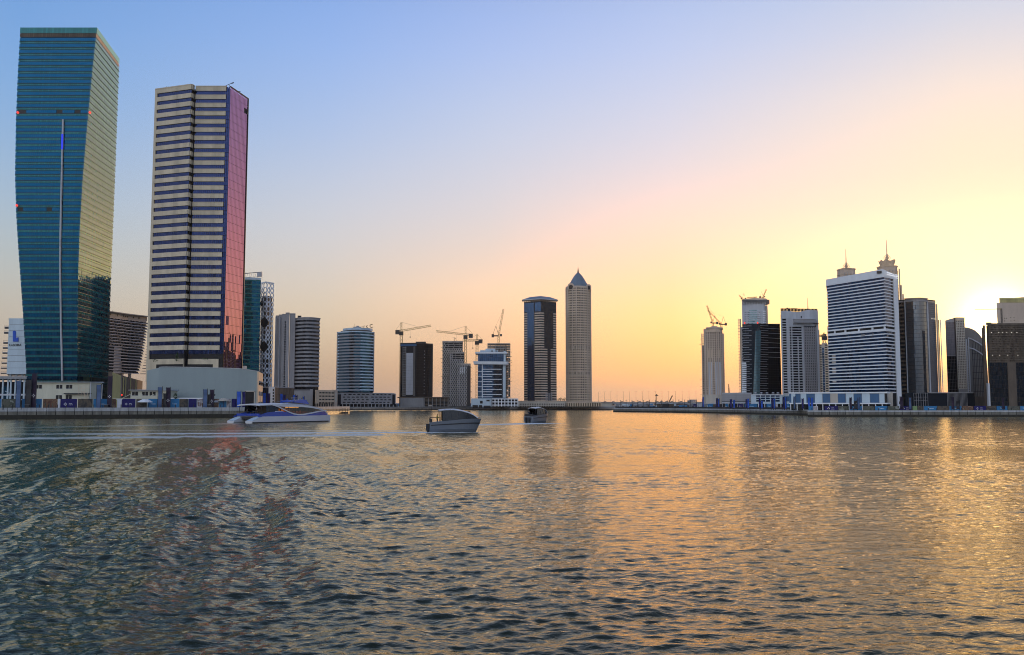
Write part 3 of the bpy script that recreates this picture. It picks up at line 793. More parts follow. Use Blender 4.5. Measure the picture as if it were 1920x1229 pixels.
# ------------------------------------------------------------------ balcony block between the two towers
def balcony_block():
    Ya, Yb = 590, 628
    zt = zof(583, Ya)
    a = (xof(196, Ya, zt), Ya); m_ = (xof(240, 612, zt), 612); b = (xof(276, Yb, zt), Yb)
    root = thing('balcony_block', 'grey apartment block with long balcony slabs, between the teal and beige towers', 'apartment block', place([a, b]))
    nf = 19; zb = zof(700, 610); ph = (zt - 3.5 - zb) / nf
    W = Path([a, m_, b])
    def uend(k): return .80 + .19 * (k / nf) ** .7
    for k in range(nf):
        z = zb + k * ph; u1 = uend(k)
        mb = MB(); us = W.us(0, u1)
        pp = [(W.at(u).x, W.at(u).y) for u in us]; pb = [(W.at(u, -16).x, W.at(u, -16).y) for u in reversed(us)]
        mb.prism(pp + pb, z, z + ph); mb.build('storey_wall', M['balcwall'] if k > 8 else M['lgrey'], root)
        mb = MB(); W.ring(mb, 0, min(u1 + .02, 1), z - .15, z + .3, -.2, 1.3); mb.build('balcony_slab', M['lgrey'], root)
        mb = MB()
        if k < 9:
            W.ring(mb, .0, .22, z + .22, z + 1.25, 1.15, 1.25); W.ring(mb, .42, u1, z + .22, z + 1.25, 1.15, 1.25)
        else: W.ring(mb, 0, u1, z + .3, z + .9, 1.15, 1.25)
        mb.build('balcony_rail', G['dark'], root)
        mb = MB(); u = .01
        while u < u1 - .07:
            w = random.choice((.025, .035, .05))
            if not (k < 9 and .2 < u < .42): W.ring(mb, u, u + w, z + .3, z + ph - .5, .0, .08)
            u += w + random.uniform(.02, .05)
        mb.build('window', G['dark'], root)
    mb = MB(); W.ring(mb, 0, 1, zt - 3.5, zt - .5, -16, .0); W.ring(mb, 0, 1, zt - .5, zt, -16.5, 2.6); mb.build('roof', M['greybeige'], root)
    mb = MB()
    for u in (.1, .13, .3, .45, .5, .55, .68, .8): W.ring(mb, u, u + .025, zt - 2.4, zt - 1.2, .0, .1)
    mb.build('attic_window', M['dark'], root)
    mb = MB()
    for u in (.05, .3, .5, .7): W.ring(mb, u, u + .03, LAND_Z, zb - .2, -8, -6)
    for k in range(4): W.ring(mb, .1 + .18 * k, .13 + .18 * k, LAND_Z, zb - .2, -1, .6)
    mb.build('pilotis', M['concrete'], root)
    mb = MB()
    for u in (.07, .09, .13, .22): mb.bar(W.at(u, -1, zt), W.at(u + .01, -1, zt + random.uniform(1.2, 2.6)), .18)
    mb.build('aerial', M['dmetal'], root)
    # stacked balconies against the light at the right end
    for k in range(nf):
        z = zb + k * ph
        mb = MB(); p = W.at(min(uend(k) + .005, .995)); mb.box(p.x, p.x + 5 - 3.4 * (k / nf), p.y + 6, p.y + 9, z - .1, z + .3)
        mb.build('side_balcony', M['greyclad'], root)
balcony_block()

# ------------------------------------------------------------------ the signed block at the far left edge
def sign_block():
    Y = 560; zt = zof(597, Y); zb = zof(702, Y)
    x0, x1 = xof(14.5, Y, zt - 20), xof(60, Y, zt - 20)
    root = thing('sign_block', 'pale blue panelled block carrying a blue L shaped sign, at the left edge', 'building', ((x0 + x1) / 2, Y, LAND_Z))
    MB().box(x0 + .1, x1, Y + .25, Y + 30, zb, zt - .6).build('wall', M['steel'], root)
    n = 9; ph = (zt - zb) / n
    W = Path([(x0, Y), (x1, Y)])
    for k in range(n):
        mb = MB(); W.ring(mb, 0, 1, zb + k * ph + .09, zb + (k + 1) * ph - .09, -.2, .15); mb.build('wall_panel', M['paleblue'], root)
    for k in range(10):
        if k == 7: continue
        z = zb + .6 + (zt - zb - 5) * k / 9.3
        mb = MB(); mb.box(x0 - 4.2 + .12 * k, x0, Y + 1, Y + 14, z, z + .35); mb.build('balcony_slab', M['greyclad'], root)
        mb = MB(); mb.box(x0 - 4.2 + .12 * k, x0 - 4.1 + .12 * k, Y + 1, Y + 14, z + .35, z + 1.2); mb.box(x0 - 4.1 + .12 * k, x0, Y + 1, Y + 1.1, z + 1.1, z + 1.2); mb.build('balcony_rail', M['dmetal'], root)
    MB().box(x0 - .3, x1, Y - .1, Y + 30.2, zt - .58, zt - .2).build('roof', M['coping'], root)
    mb = MB()
    for i in range(5): mb.box(x0 + .6 + 3.6 * i, x0 + 1.5 + 3.6 * i, Y + 2, Y + 3, LAND_Z, zb)
    for i in range(5): mb.box(x0 + .6 + 3.6 * i, x0 + 1.5 + 3.6 * i, Y + 20, Y + 21, LAND_Z, zb)
    mb.build('pilotis', M['paleblue'], root)
    # the sign: a rounded upright with a foot
    u = lambda px, py: (xof(px, Y, zof(py, Y)), zof(py, Y))
    def flat(mb, pts, d0, d1):
        P = [u(*p) for p in pts]
        mb.hexa([(x, Y - d1, z) for x, z in P], [(x, Y - d0, z) for x, z in P])
    mb = MB()
    arc = [(27.6 + 2.7 * math.cos(t), 623 + 2.6 * -math.sin(t)) for t in np.linspace(math.pi, 0, 8)]
    flat(mb, [(24.9, 641)] + arc + [(30.3, 635.5), (33, 633.5), (35.2, 633.2), (35.2, 641)], .18, .6)
    mb.build('sign', M['bannerlit'], root)
    cu = bpy.data.curves.new('lettering', 'FONT'); cu.body = 'U-BORA'; cu.size = 2.0; cu.extrude = .1; cu.align_x = 'CENTER'
    to = bpy.data.objects.new('lettering', cu)
    me = bpy.data.meshes.new_from_object(to); bpy.data.objects.remove(to); me.materials.append(M['dark'])
    o = bpy.data.objects.new('lettering', me); C.objects.link(o); o.parent = root
    x, z = u(29, 649.5); o.location = Vector((x, Y - .3, z)) - root.location; o.rotation_euler = (math.pi / 2, 0, 0)
sign_block()

# ------------------------------------------------------------------ low things on the left bank
def entrance_canopy():
    Y = 440; x0, x1 = xof(-60, Y), xof(50, Y)
    root = thing('canopy_building', 'low dark glass entrance building with pale columns at the left edge', 'building', ((x0 + x1) / 2, Y, LAND_Z))
    MB().box(x0, x1, Y + 4, Y + 20, LAND_Z, zof(716, Y)).build('wall', G['dark'], root)
    MB().box(x0, x1 + .5, Y - 2, Y + 21, zof(711, Y), zof(706, Y)).build('roof', M['steel'], root)
    for px in (4, 13.5, 19, 27.5, 36, 44):
        mb = MB(); x = xof(px, Y); mb.bar((x, Y, LAND_Z), (x, Y, zof(711, Y) - .01), .8, 10); mb.build('column', M['paleblue'], root)
    mb = MB(); 
    for k in range(3): mb.box(x0 + 2 + 6 * k, x0 + 6 + 6 * k, Y + 3.6, Y + 4, LAND_Z, zof(725, Y))
    mb.build('door', G['teal'], root)
    mb = MB(); mb.tube([(xof(8, 430), 430, LAND_Z + 8), (xof(48, 430), 430, LAND_Z + 3)], .15); mb.box(xof(-5, 428), xof(48, 428), 428, 429, zof(742, 428), zof(739, 428)); mb.build('ramp_rail', M['lgrey'], root)
entrance_canopy()

def side_hall():
    Y0 = 478
    a, b, c = (xof(201, Y0), Y0), (xof(209, Y0), Y0), (xof(228, 520), 520)
    root = thing('screen_wall_hall', 'low hall with a yellow end wall and dark slatted side beside the teal tower', 'building', place([a, c]))
    mb = MB(); mb.hexa([(b[0], b[1], 3), (xof(225, Y0 + 12), Y0 + 12, 3), (*bk((xof(225, Y0 + 12), Y0 + 12), 14), 3), (*bk(b, 26), 3)],
            [(b[0], b[1], zof(698, Y0)), (xof(225, Y0 + 12), Y0 + 12, zof(704.5, Y0 + 12)), (*bk((xof(225, Y0 + 12), Y0 + 12), 14), zof(704.5, Y0 + 12)), (*bk(b, 26), zof(698, Y0))])
    mb.build('end_wall', M['yellow'], root)
    mb = MB(); p, q = Vector((xof(227, Y0 + 14), Y0 + 14, 3)), Vector((xof(266, 620), 620, 3))
    mb.hexa([p, q, q + Vector((q.x / q.y * 14, 14, 0)), p + Vector((p.x / p.y * 14, 14, 0))], [Vector((p.x, p.y, zof(704.5, p.y))), Vector((q.x, q.y, zof(715, q.y))), Vector((*bk(q, 14), zof(715, q.y))), Vector((*bk(p, 14), zof(704.5, p.y)))])
    mb.build('side_wall', M['dconc'], root)
    W = Path([p.xy, q.xy])
    for u in (.04, .13, .34, .6):
        mb = MB(); W.ring(mb, u, u + .018, 9 + 3 * u, zof(707 + 8 * u, W.at(u).y), .05, .4); mb.build('fin', M['yellow'], root)
    MB().prism([a, b, bk(b, 16), bk(a, 16)], 3, zof(697, Y0)).build('dark_return', M['dconc'], root)
side_hall()

def site_cabin(px0, pxc, px1, Y, pyt, pyb, wins, label, storeys):
    dep = 9
    z1 = zof(pyt, Y); x0, xc = xof(px0, Y, z1), xof(pxc, Y, z1); x1 = xof(px1, Y + dep)
    root = thing('site_cabin', label, 'site office', ((x0 + xc) / 2, Y, LAND_Z), None)
    MB().prism([(x0, Y), (xc, Y), (x1, Y + dep), (x0 + .5, Y + dep)], LAND_Z, z1).build('wall', M['cabin'], root)
    mb = MB(); mb.hexa([(x0 - .7, Y - 1.0, z1), (xc + .5, Y - 1.0, z1), (x1 + .7, Y + dep + .5, z1), (x0 - .7, Y + dep + .5, z1)],
                       [(x0 - .7, Y - 1.0, z1 + .25), (xc + .5, Y - 1.0, z1 + .25), (x1 + .2, Y + dep + .5, z1 + .5), (x0 - .2, Y + dep + .5, z1 + .5)]); mb.build('roof', M['coping'], root)
    for px, py in wins:
        for s in (-1, 1):
            x = xof(px, Y) + s * .62; zc = zof(py, Y)
            mb = MB(); mb.box(x - .5, x + .5, Y - .08, Y - .002, zc - .75, zc + .75); w = mb.build('window', M['dark'], root)
            mb = MB(); mb.box(x - .56, x + .56, Y - .12, Y - .085, zc + .76, zc + .84); mb.box(x - .56, x + .56, Y - .12, Y - .085, zc - .84, zc - .76); mb.build('window_frame', M['white'], w)
    n = int((xc - x0) / 1.2)
    mb = MB()
    for k in range(1, n): 
        x = x0 + (xc - x0) * k / n; mb.box(x - .03, x + .03, Y - .03, Y - .001, LAND_Z, z1 - .05)
    mb.build('panel_joints', M['cabin'], root)
    return root, x0, xc, Y, z1
r_, x0, xc, Y, z1 = site_cabin(67, 168, 190, 352, 717.5, 750, [(71.5, 725.5), (110, 725.5), (128.5, 725.5), (110, 745), (128.5, 745)], 'two storey cream site cabin with thin flat roof before the teal tower', 2)
mb = MB()
mb.box(xof(119, 351), xc + 1, Y - 1.2, Y - .2, zof(739.5, 352), zof(737.5, 352)); mb.build('walkway', M['dmetal'], r_)
mb = MB()
for px in (146, 152, 158, 164): mb.bar((xof(px, 350), 350, LAND_Z), (xof(px, 350), 350, zof(724, 350)), .1)
for py in (724, 729, 734, 741): mb.bar((xof(146, 350), 350, zof(py, 350)), (xof(164, 350), 350, zof(py, 350)), .1)
mb.bar((xof(155, 350), 349.6, zof(734, 350)), (xof(166, 350), 349.6, zof(752, 350)), .2); mb.bar((xof(164, 350), 349.6, zof(738, 350)), (xof(167, 350), 349.6, zof(752, 350)), .2)
mb.build('scaffold_stair', M['tan'], r_)
mb = MB(); mb.bar((xof(169, 350), 350, LAND_Z), (xof(169, 350), 350, zof(717, 350)), .3); mb.bar((xof(190.5, 352), 352, LAND_Z), (xof(190.5, 352), 352, zof(721, 352)), .25); mb.build('roof_post', M['lgrey'], r_)
r_, x0, xc, Y, z1 = site_cabin(246, 317, 332, 356, 732.6, 757, [(252.5, 738.5), (271.5, 738.5), (285.5, 738.5)], 'long low cream site cabin in front of the pale podium wall', 1)
mb = MB()
for k in range(4):
    xa = xof(228 + 22 * k, 350); mb.bar((xa, 350, zof(747.5, 350)), (xa + 3.2, 350, zof(739.5, 350)), .18); mb.bar((xa + 3.2, 350, LAND_Z), (xa + 3.2, 350, zof(739.5, 350)), .18)
mb.box(xof(212, 350), xof(300, 350), 349.6, 350.6, zof(750, 350), zof(747.5, 350)); mb.build('ramp', M['cabin'], r_)
# long thin walkway roof in front of the podium
root = thing('walkway_shelter', 'long white flat walkway roof on posts below the podium wall', 'shelter', (xof(355, 352), 352, LAND_Z))
MB().box(xof(318, 352), xof(381, 352), 351, 354, zof(748.3, 352), zof(746.3, 352)).build('roof', M['white'], root)
for k in range(7):
    mb = MB(); x = xof(322 + 9.4 * k, 352); mb.bar((x, 352.5, LAND_Z), (x, 352.5, zof(748.3, 352)), .3); mb.build('post', M['dmetal'], root)

def parasol(px, Y, w, zt, label, m):
    x = xof(px, Y)
    root = thing('parasol', label, 'parasol', (x, Y, LAND_Z), None)
    MB().bar((x, Y, LAND_Z), (x, Y, zt), .14, 6).build('pole', M['dmetal'], root)
    mb = MB(); n = 10; rim = [Vector((x + w * math.cos(6.283 * k / n), Y + w * math.sin(6.283 * k / n), zt - .85)) for k in range(n)]
    top = [Vector((x + w * .35 * math.cos(6.283 * k / n), Y + w * .35 * math.sin(6.283 * k / n), zt)) for k in range(n)]
    for k in range(n):
        k2 = (k + 1) % n; mb.q(rim[k], rim[k2], top[k2], top[k]); mb.q(rim[k] - Vector((0, 0, .25)), rim[k2] - Vector((0, 0, .25)), rim[k2], rim[k])
    mb.q(*top); mb.build('canopy', m, root)
parasol(272, 336, 2.6, zof(749, 336), 'wide white parasol above the hoardings left of the podium', M['white'])
parasol(419, 352, 2.2, zof(747, 352), 'grey thatched parasol at the right part of the podium wall', M['greybeige'])
parasol(404, 352, 1.9, zof(749.5, 352), 'smaller flat parasol beside the dark purple banner', M['lgrey'])
bush('clipped_tree', xof(328.5, 350), 350, LAND_Z, .8, zof(738, 350) - LAND_Z, 90, 'round dark tree standing above the walkway roof', None, False, 'tree', .62)

# ------------------------------------------------------------------ mid-distance towers, left of centre
def arc_pts(pxs, Y0, sag, top):
    """points on a curved front: ends at depth Y0, the middle bulging 'sag' metres towards the water"""
    a, b = pxs; r = []
    for k in range(13):
        u = k / 12
        Y = Y0 - sag * (1 - (2 * u - 1) ** 2)
        r.append((xof(a + (b - a) * u, Y, top), Y))
    return r
def closed(W, dep):
    p = [(q.x, q.y) for q in W.p]
    return p + [bk(p[-1], dep), bk(p[0], dep)]
def banded(root, W, z0, z1, n, frac, msp, gl, nu, proud=.45, u0=0, u1=1, name='spandrel', sub=1, gap=.1, start_glass=True, gname='glazing', d=.04):
    ph = (z1 - z0) / n
    for k in range(n):
        mb = MB(); za = z0 + k * ph
        lo, hi = (za + .02, za + ph * (1 - frac)) if start_glass else (za + ph * frac, za + ph - .02)
        W.panes(mb, u0, u1, lo, hi, nu, 1, gap, 0, d, .010)
        mb.build(gname, gl, root)
    mb = MB()
    lo = z0 + (ph * (1 - frac) if start_glass else 0)
    for i in range(sub):
        e = .0015 if sub > 1 else 0
        W.ring(mb, u0 + (u1 - u0) * i / sub + e, u0 + (u1 - u0) * (i + 1) / sub - e, lo, lo + ph * frac, -.2, proud)
    rep(mb.build(name, msp, root), n, ph)

def teal_mesh_tower():
    Y = 600; zt = zof(525.5, Y)
    a, b, c = (xof(395, Y - 6, zt), Y - 6), (xof(490, Y, zt), Y), (xof(493, Y + 22, zt), Y + 22)
    root = thing('teal_tower', 'slim teal glass tower with roof frame, behind the rose glass of the beige tower', 'tower', place([a, b]))
    W = Path(arc_pts((395, 489), Y, 3, zt))
    MB().prism([(p[0] + 0, p[1] + .5) for p in closed(W, 34)], LAND_Z, zt - .3).build('core', M['dmetal'], root)
    zb = LAND_Z + 8
    banded(root, W, zb, zt, 26, .26, G['tealsp'], G['deepteal'], 24, .02, d=.02)
    mb = MB(); W.ring(mb, 0, 1, zt - .05, zt + 1.4, -.6, .5); mb.build('parapet', M['paleblue'], root)
    zr0, zr1 = zof(518, Y), zof(509.5, Y)
    mb = MB(); x0, x1 = xof(452, Y, zr1), xof(490, Y, zr1)
    for k in range(6):
        x = x0 + (x1 - x0) * k / 5
        mb.bar((x, Y + 2, zt + .6), (x, Y + 2, zr1), .35)
        if k < 4: mb.bar((x, Y + 2, zt + .6), (x + 1.3, Y + 2, zr0 + 2), .2)
    mb.bar((x0, Y + 2, zr1 - 1.2), (x1, Y + 2, zr1), .6); mb.bar((x0, Y + 2, zr0 - .8), (x1, Y + 2, zr0), .25)
    mb.build('roof_frame', M['steel'], root)
    mb = MB(); mb.box(x1 - 3.2, x1 - .3, Y + 1.8, Y + 2.4, zr0, zr1 - .4); mb.build('roof_screen', M['lgrey'], root)
    # low white plant room seen at the foot, above the podium
    mb = MB(); x = xof(455, 420); mb.box(xof(451, 430), xof(461, 430), 430, 434, zof(694, 430), zof(686.5, 430)); mb.build('plant_room', M['white'], root)
teal_mesh_tower()

def lattice_tower():
    Y = 640; zt = zof(533, Y); zb = zof(727, Y)
    xa, xb, xc = xof(488, Y, zt), xof(498, Y - 7, zt), xof(513, Y, zt)
    W = Path([(xa, Y), (xb, Y - 7), (xc, Y)])
    root = thing('lattice_tower', 'narrow tower wrapped in a white shell pierced with round holes', 'tower', place([(xa, Y), (xc, Y)]))
    MB().prism([(xa + .8, Y + 1), (xb, Y - 5.6), (xc - 1.0, Y + 1), bk((xc - 1, Y + 1), 11), bk((xa + .8, Y + 1), 11)], LAND_Z, zof(556, Y)).build('core', M['dark'], root)
    # shell: plate with holes; each cell a ring between a hole and its rectangle
    Hh = zt - zb; LL = W.L
    sh = MB()
    rows = 52; ch = Hh / rows * 2
    rnd = random.Random(5)
    def cell(uc, zc, cw, chh, r):
        n = 10; d = .02
        for dd0, dd1 in ((.5, .05),):
            In, Out, Inb = [], [], []
            for k in range(n):
                t = 6.283 * (k + .5) / n
                ct, st = math.cos(t), math.sin(t)
                m = max(abs(ct) / 1.0, abs(st) / 1.0)
                ox, oz = ct / m * cw / 2, st / m * chh / 2
                ui = min(max((uc + r * ct) / LL, 0), 1); uo = min(max((uc + ox) / LL, 0), 1)
                In.append(W.at(ui, dd0, zc + r * st * 1.05)); Out.append(W.at(uo, dd0, zc + oz)); Inb.append(W.at(ui, dd1, zc + r * st * 1.05))
            for k in range(n):
                k2 = (k + 1) % n
                sh.q(Out[k], Out[k2], In[k2], In[k]); sh.q(In[k], In[k2], Inb[k2], Inb[k])
    ncol = 5; cw = LL / ncol
    nrow = int(Hh / 3.2); chh = Hh / nrow
    for j in range(nrow):
        for i in range(ncol):
            off = (.18 if j % 2 else -.18) * cw
            zc = zb + (j + .5) * chh
            r = min(cw, chh) * rnd.choice((.28, .34, .40, .44, .46))
            cell((i + .5) * cw, zc, cw, chh, r)
    sh.build('pierced_shell', M['white'], root, kind='stuff')
    mb = MB()
    for px, py, rr in ((499, 607, 2.6), (500, 651.5, 2.6), (494, 571, 1.7)):
        p = W.at(.52 if px > 496 else .3, 0, zof(py, Y)); n = 14
        mb.hexa([p + Vector((rr * math.cos(6.283 * k / n), -.9, rr * 1.25 * math.sin(6.283 * k / n))) for k in range(n)][::-1],
                [p + Vector((rr * math.cos(6.283 * k / n), -.55, rr * 1.25 * math.sin(6.283 * k / n))) for k in range(n)][::-1])
    mb.build('large_opening', M['dark'], root)
    mb = MB(); W.ring(mb, 0, 1, zt, zt + .8, .05, .55); mb.build('rim', M['white'], root)
    mb = MB()
    for k in range(3): mb.box(xa + 1 + 3 * k, xa + 2 + 3 * k, Y - 2, Y - 1, LAND_Z, zb)
    mb.build('pilotis', M['white'], root)
lattice_tower()

def grey_pair():
    Y = 565
    z1, z2, z3 = zof(592, Y), zof(588.5, Y), zof(597.5, Y)
    X = lambda px, z=z1: xof(px, Y, z)
    root = thing('grey_curved_tower', 'grey tower with plain stepped shafts beside a rounded banded half', 'tower', (X(557), Y, LAND_Z))
    # shafts, left to right, each a little further out
    S = [(515.5, 522, 593, 2.5), (522, 529, 591.5, 1.5), (529, 536, 590.5, .6), (536, 543, 588.2, 0), (543, 553.5, 589.5, .8)]
    for a, b, t, d in S:
        mb = MB(); mb.box(X(a), X(b), Y + d, Y + 24, LAND_Z, zof(t, Y)); mb.build('shaft', M['greyclad'], root)
        mb = MB(); mb.box(X(a) - .1, X(b) + .02, Y + d - .15, Y + 24, zof(t, Y) + .01, zof(t, Y) + .6); mb.build('parapet', M['greyclad'], root)
    mb = MB(); zs = np.linspace(zof(727, Y), zof(601, Y), 28)
    for z in zs[:-1]: mb.box(X(534.2), X(536.6), Y - .12 , Y + .5, z, z + (zs[1] - zs[0]) * .62)
    mb.build('stair_window', G['dark'], root)
    mb = MB()
    for px in (516.5, 524.5, 540.2): mb.box(X(px), X(px + .5), Y - .1, Y + 2, LAND_Z, zof(594, Y))
    mb.build('vertical_joint', M['lgrey'], root)
    W = Path(arc_pts((553.5, 599), Y + 4, 7, z3))
    MB().prism([(p[0], p[1] + .5) for p in closed(W, 20)], LAND_Z, z3 - .2).build('core', M['dark'], root)
    zb = zof(729, Y)
    banded(root, W, zb, z3, 19, .50, M['greyclad'], G['dark'], 22, .5)
    mb = MB(); W.ring(mb, 0, 1, z3, z3 + .5, -1, .8); mb.build('parapet', M['greyclad'], root)
    mb = MB(); mb.box(X(556), X(563), Y + 3, Y + 9, z3, z3 + 2.0); mb.build('roof_plant', M['dmetal'], root)
    mb = MB(); mb.box(X(552.5), X(593), Y - 6, Y + 20, LAND_Z, zof(730.5, Y)); mb.build('podium', M['greyclad'], root)
    mb = MB(); mb.box(X(556), X(588), Y - 6.1, Y - 5.9, zof(732.5, Y), zof(731, Y)); mb.build('podium_slot', M['dark'], root)
grey_pair()

def dark_podium():
    Y = 470
    a, b = (xof(513, Y), Y), (xof(551, Y + 24), Y + 24)
    W = Path([a, b]); zt = zof(727, Y)
    root = thing('dark_clad_building', 'low dark brown clad building below the grey stepped shafts', 'building', place([a, b]))
    n = 8
    MB().prism(closed(W, 18), LAND_Z, zt - .3).build('core', M['dark'], root)
    for k in range(n):
        for j in range(3):
            h = (zt - LAND_Z) / 3
            mb = MB(); W.ring(mb, k / n + .006, (k + 1) / n - .006, LAND_Z + j * h + .05, LAND_Z + (j + 1) * h - .05, -.1, .12); mb.build('wall_panel', M['dconc'], root)
    mb = MB(); W.ring(mb, 0, 1, zt, zt + .4, -18, .3); mb.build('roof', M['greyclad'], root)
    x0 = xof(501, Y - 8)
    r2 = thing('white_stair_block', 'narrow white stair block with small dark windows beside the dark clad building', 'building', (xof(507, Y - 8), Y - 8, LAND_Z))
    MB().box(xof(503, Y - 8), xof(514.5, Y - 8), Y - 8, Y + 2, LAND_Z, zof(726, Y - 8)).build('wall', M['white'], r2)
    for k in range(6):
        mb = MB(); z = LAND_Z + 1.2 + 1.45 * k; mb.box(xof(511, Y - 8), xof(513.4, Y - 8), Y - 8.1, Y - 7.9, z, z + .9); mb.build('window', M['dark'], r2)
    r3 = thing('dark_glass_link', 'dark blue glass link building at the foot of the pierced white tower', 'building', (xof(497, 480), 480, LAND_Z))
    MB().box(xof(492, 480), xof(503, 480), 480, 495, LAND_Z, zof(725, 480)).build('wall', M['dmetal'], r3)
    mb = MB(); Path([(xof(492, 480), 479.9), (xof(503, 480), 479.9)]).panes(mb, 0, 1, LAND_Z, zof(726, 480), 4, 4, .1, .1, .02); mb.build('glazing', G['navy'], r3)
dark_podium()

def car_park():
    Y = 540
    a, b = (xof(591, Y), Y), (xof(632, Y + 18), Y + 18)
    W = Path([a, b]); zt = zof(731.5, Y); z0 = zof(757, Y)
    root = thing('car_park', 'sand coloured car park with three rows of slots, between the two rounded towers', 'car park', place([a, b]))
    MB().prism(closed(W, 26), LAND_Z, zt - .4).build('core', M['dark'], root)
    ph = (zt - z0) / 4
    for k in range(5):
        mb = MB(); W.ring(mb, 0, .84, z0 + k * ph - (ph * .62 if k else 0), z0 + k * ph, -.2, .3 if k else .31)
        if k: mb.build('spandrel', M['tan'], root)
    for k in range(4):
        mb = MB()
        for i in range(6): W.ring(mb, .84 * i / 6 - (0 if i == 0 else .01), .84 * i / 6 + .02, z0 + k * ph + .02, z0 + k * ph + ph * .38 - .02, -.2, .2)
        W.ring(mb, .0, .16, z0 + k * ph + .02, z0 + k * ph + ph * .38 - .02, -.2, .22)
        mb.build('pier', M['tan'], root)
    mb = MB(); W.ring(mb, .86, 1, LAND_Z, zt + .3, -2, .25); mb.build('stair_shaft', M['sand'], root)
    mb = MB(); W.ring(mb, .88, .98, z0 + 1, zt - 1.5, .25, .3); mb.build('stair_grille', M['greybeige'], root)
    mb = MB()
    for i in range(9): W.ring(mb, .02 + i * .11, .04 + i * .11, LAND_Z, z0 - .02, -.3, .3)
    mb.build('column', M['sand'], root)
car_park()

def round_tower():
    Y = 690
    zt, zb = zof(622, Y), zof(736, Y)
    W = Path(arc_pts((633.5, 700.5), Y + 6, 12, zt))
    root = thing('round_tower', 'rounded tower striped pale blue and dark, with dark letters on its roof', 'tower', (xof(667, Y), Y, LAND_Z))
    MB().prism([(p[0], p[1] + .6) for p in closed(W, 30)], LAND_Z, zt - .2).build('core', M['dark'], root)
    n = 20; ph = (zt - zb) / n
    banded(root, W, zb, zt, n, .42, M['paleblue'], G['deepteal'], 30, .7)
    # middle bay: deeper balconies, slightly dropped
    mb = MB(); W.ring(mb, .13, .62, zb + ph * .50, zb + ph * .98, .5, 1.4); rep(mb.build('balcony_front', M['greyclad'], root), n - 1, ph)
    for u in (.02, .985):
        mb = MB(); W.ring(mb, u - .012, u + .012, zb, zt, .72, .95); mb.build('edge_pier', M['greyclad'], root)
    z1, z2, z3 = zof(615.5, Y), zof(612, Y), zof(611.5, Y)
    V = Path(arc_pts((644.5, 697), Y + 6, 10, zt))
    mb = MB(); mb.prism(closed(V, 20), zt, z1 - 1.4); mb.build('penthouse', M['dconc'], root)
    mb = MB(); V.ring(mb, 0, 1, z1 - 1.4, z1, -3, .7); V.ring(mb, 0, 1, zt + .9, zt + 1.5, -.1, .8); mb.build('penthouse_band', M['paleblue'], root)
    mb = MB(); x0, x1 = xof(660.5, Y), xof(675, Y); mb.box(x0, x1, Y, Y + 8, z1, zof(613, Y)); mb.box(x0 + 2, x1 - 1.6, Y + 1, Y + 7, zof(613, Y), zof(611, Y)); mb.build('roof_house', M['greyclad'], root)
    mb = MB(); mb.box(xof(634, Y), xof(639.5, Y), Y + 6, Y + 12, zt, zof(620, Y)); mb.build('roof_plant', M['dmetal'], root)
    mb = MB(); mb.bar((x0 + .3, Y + 2, z1), (x0 + .3, Y + 2, z1 + 3.4), .25); mb.build('aerial', M['dmetal'], root)
    # rooftop letters (only their ends can be read in the photo)
    for k, (px, ch) in enumerate(((677.5, '-'), (681, 'r'), (686, 'c'), (692.5, 'C'))):
        cu = bpy.data.curves.new('letter', 'FONT'); cu.body = ch; cu.size = 2.6 + .3 * k; cu.extrude = .2; cu.offset = .05
        to = bpy.data.objects.new('letter', cu); me = bpy.data.meshes.new_from_object(to); bpy.data.objects.remove(to); me.materials.append(M['dark'])
        o = bpy.data.objects.new('letter', me); C.objects.link(o); o.parent = root
        o.location = Vector((xof(px - 1.5, Y - 3), Y - 3, z1 + .1)) - root.location; o.rotation_euler = (math.pi / 2, 0, 0)
round_tower()

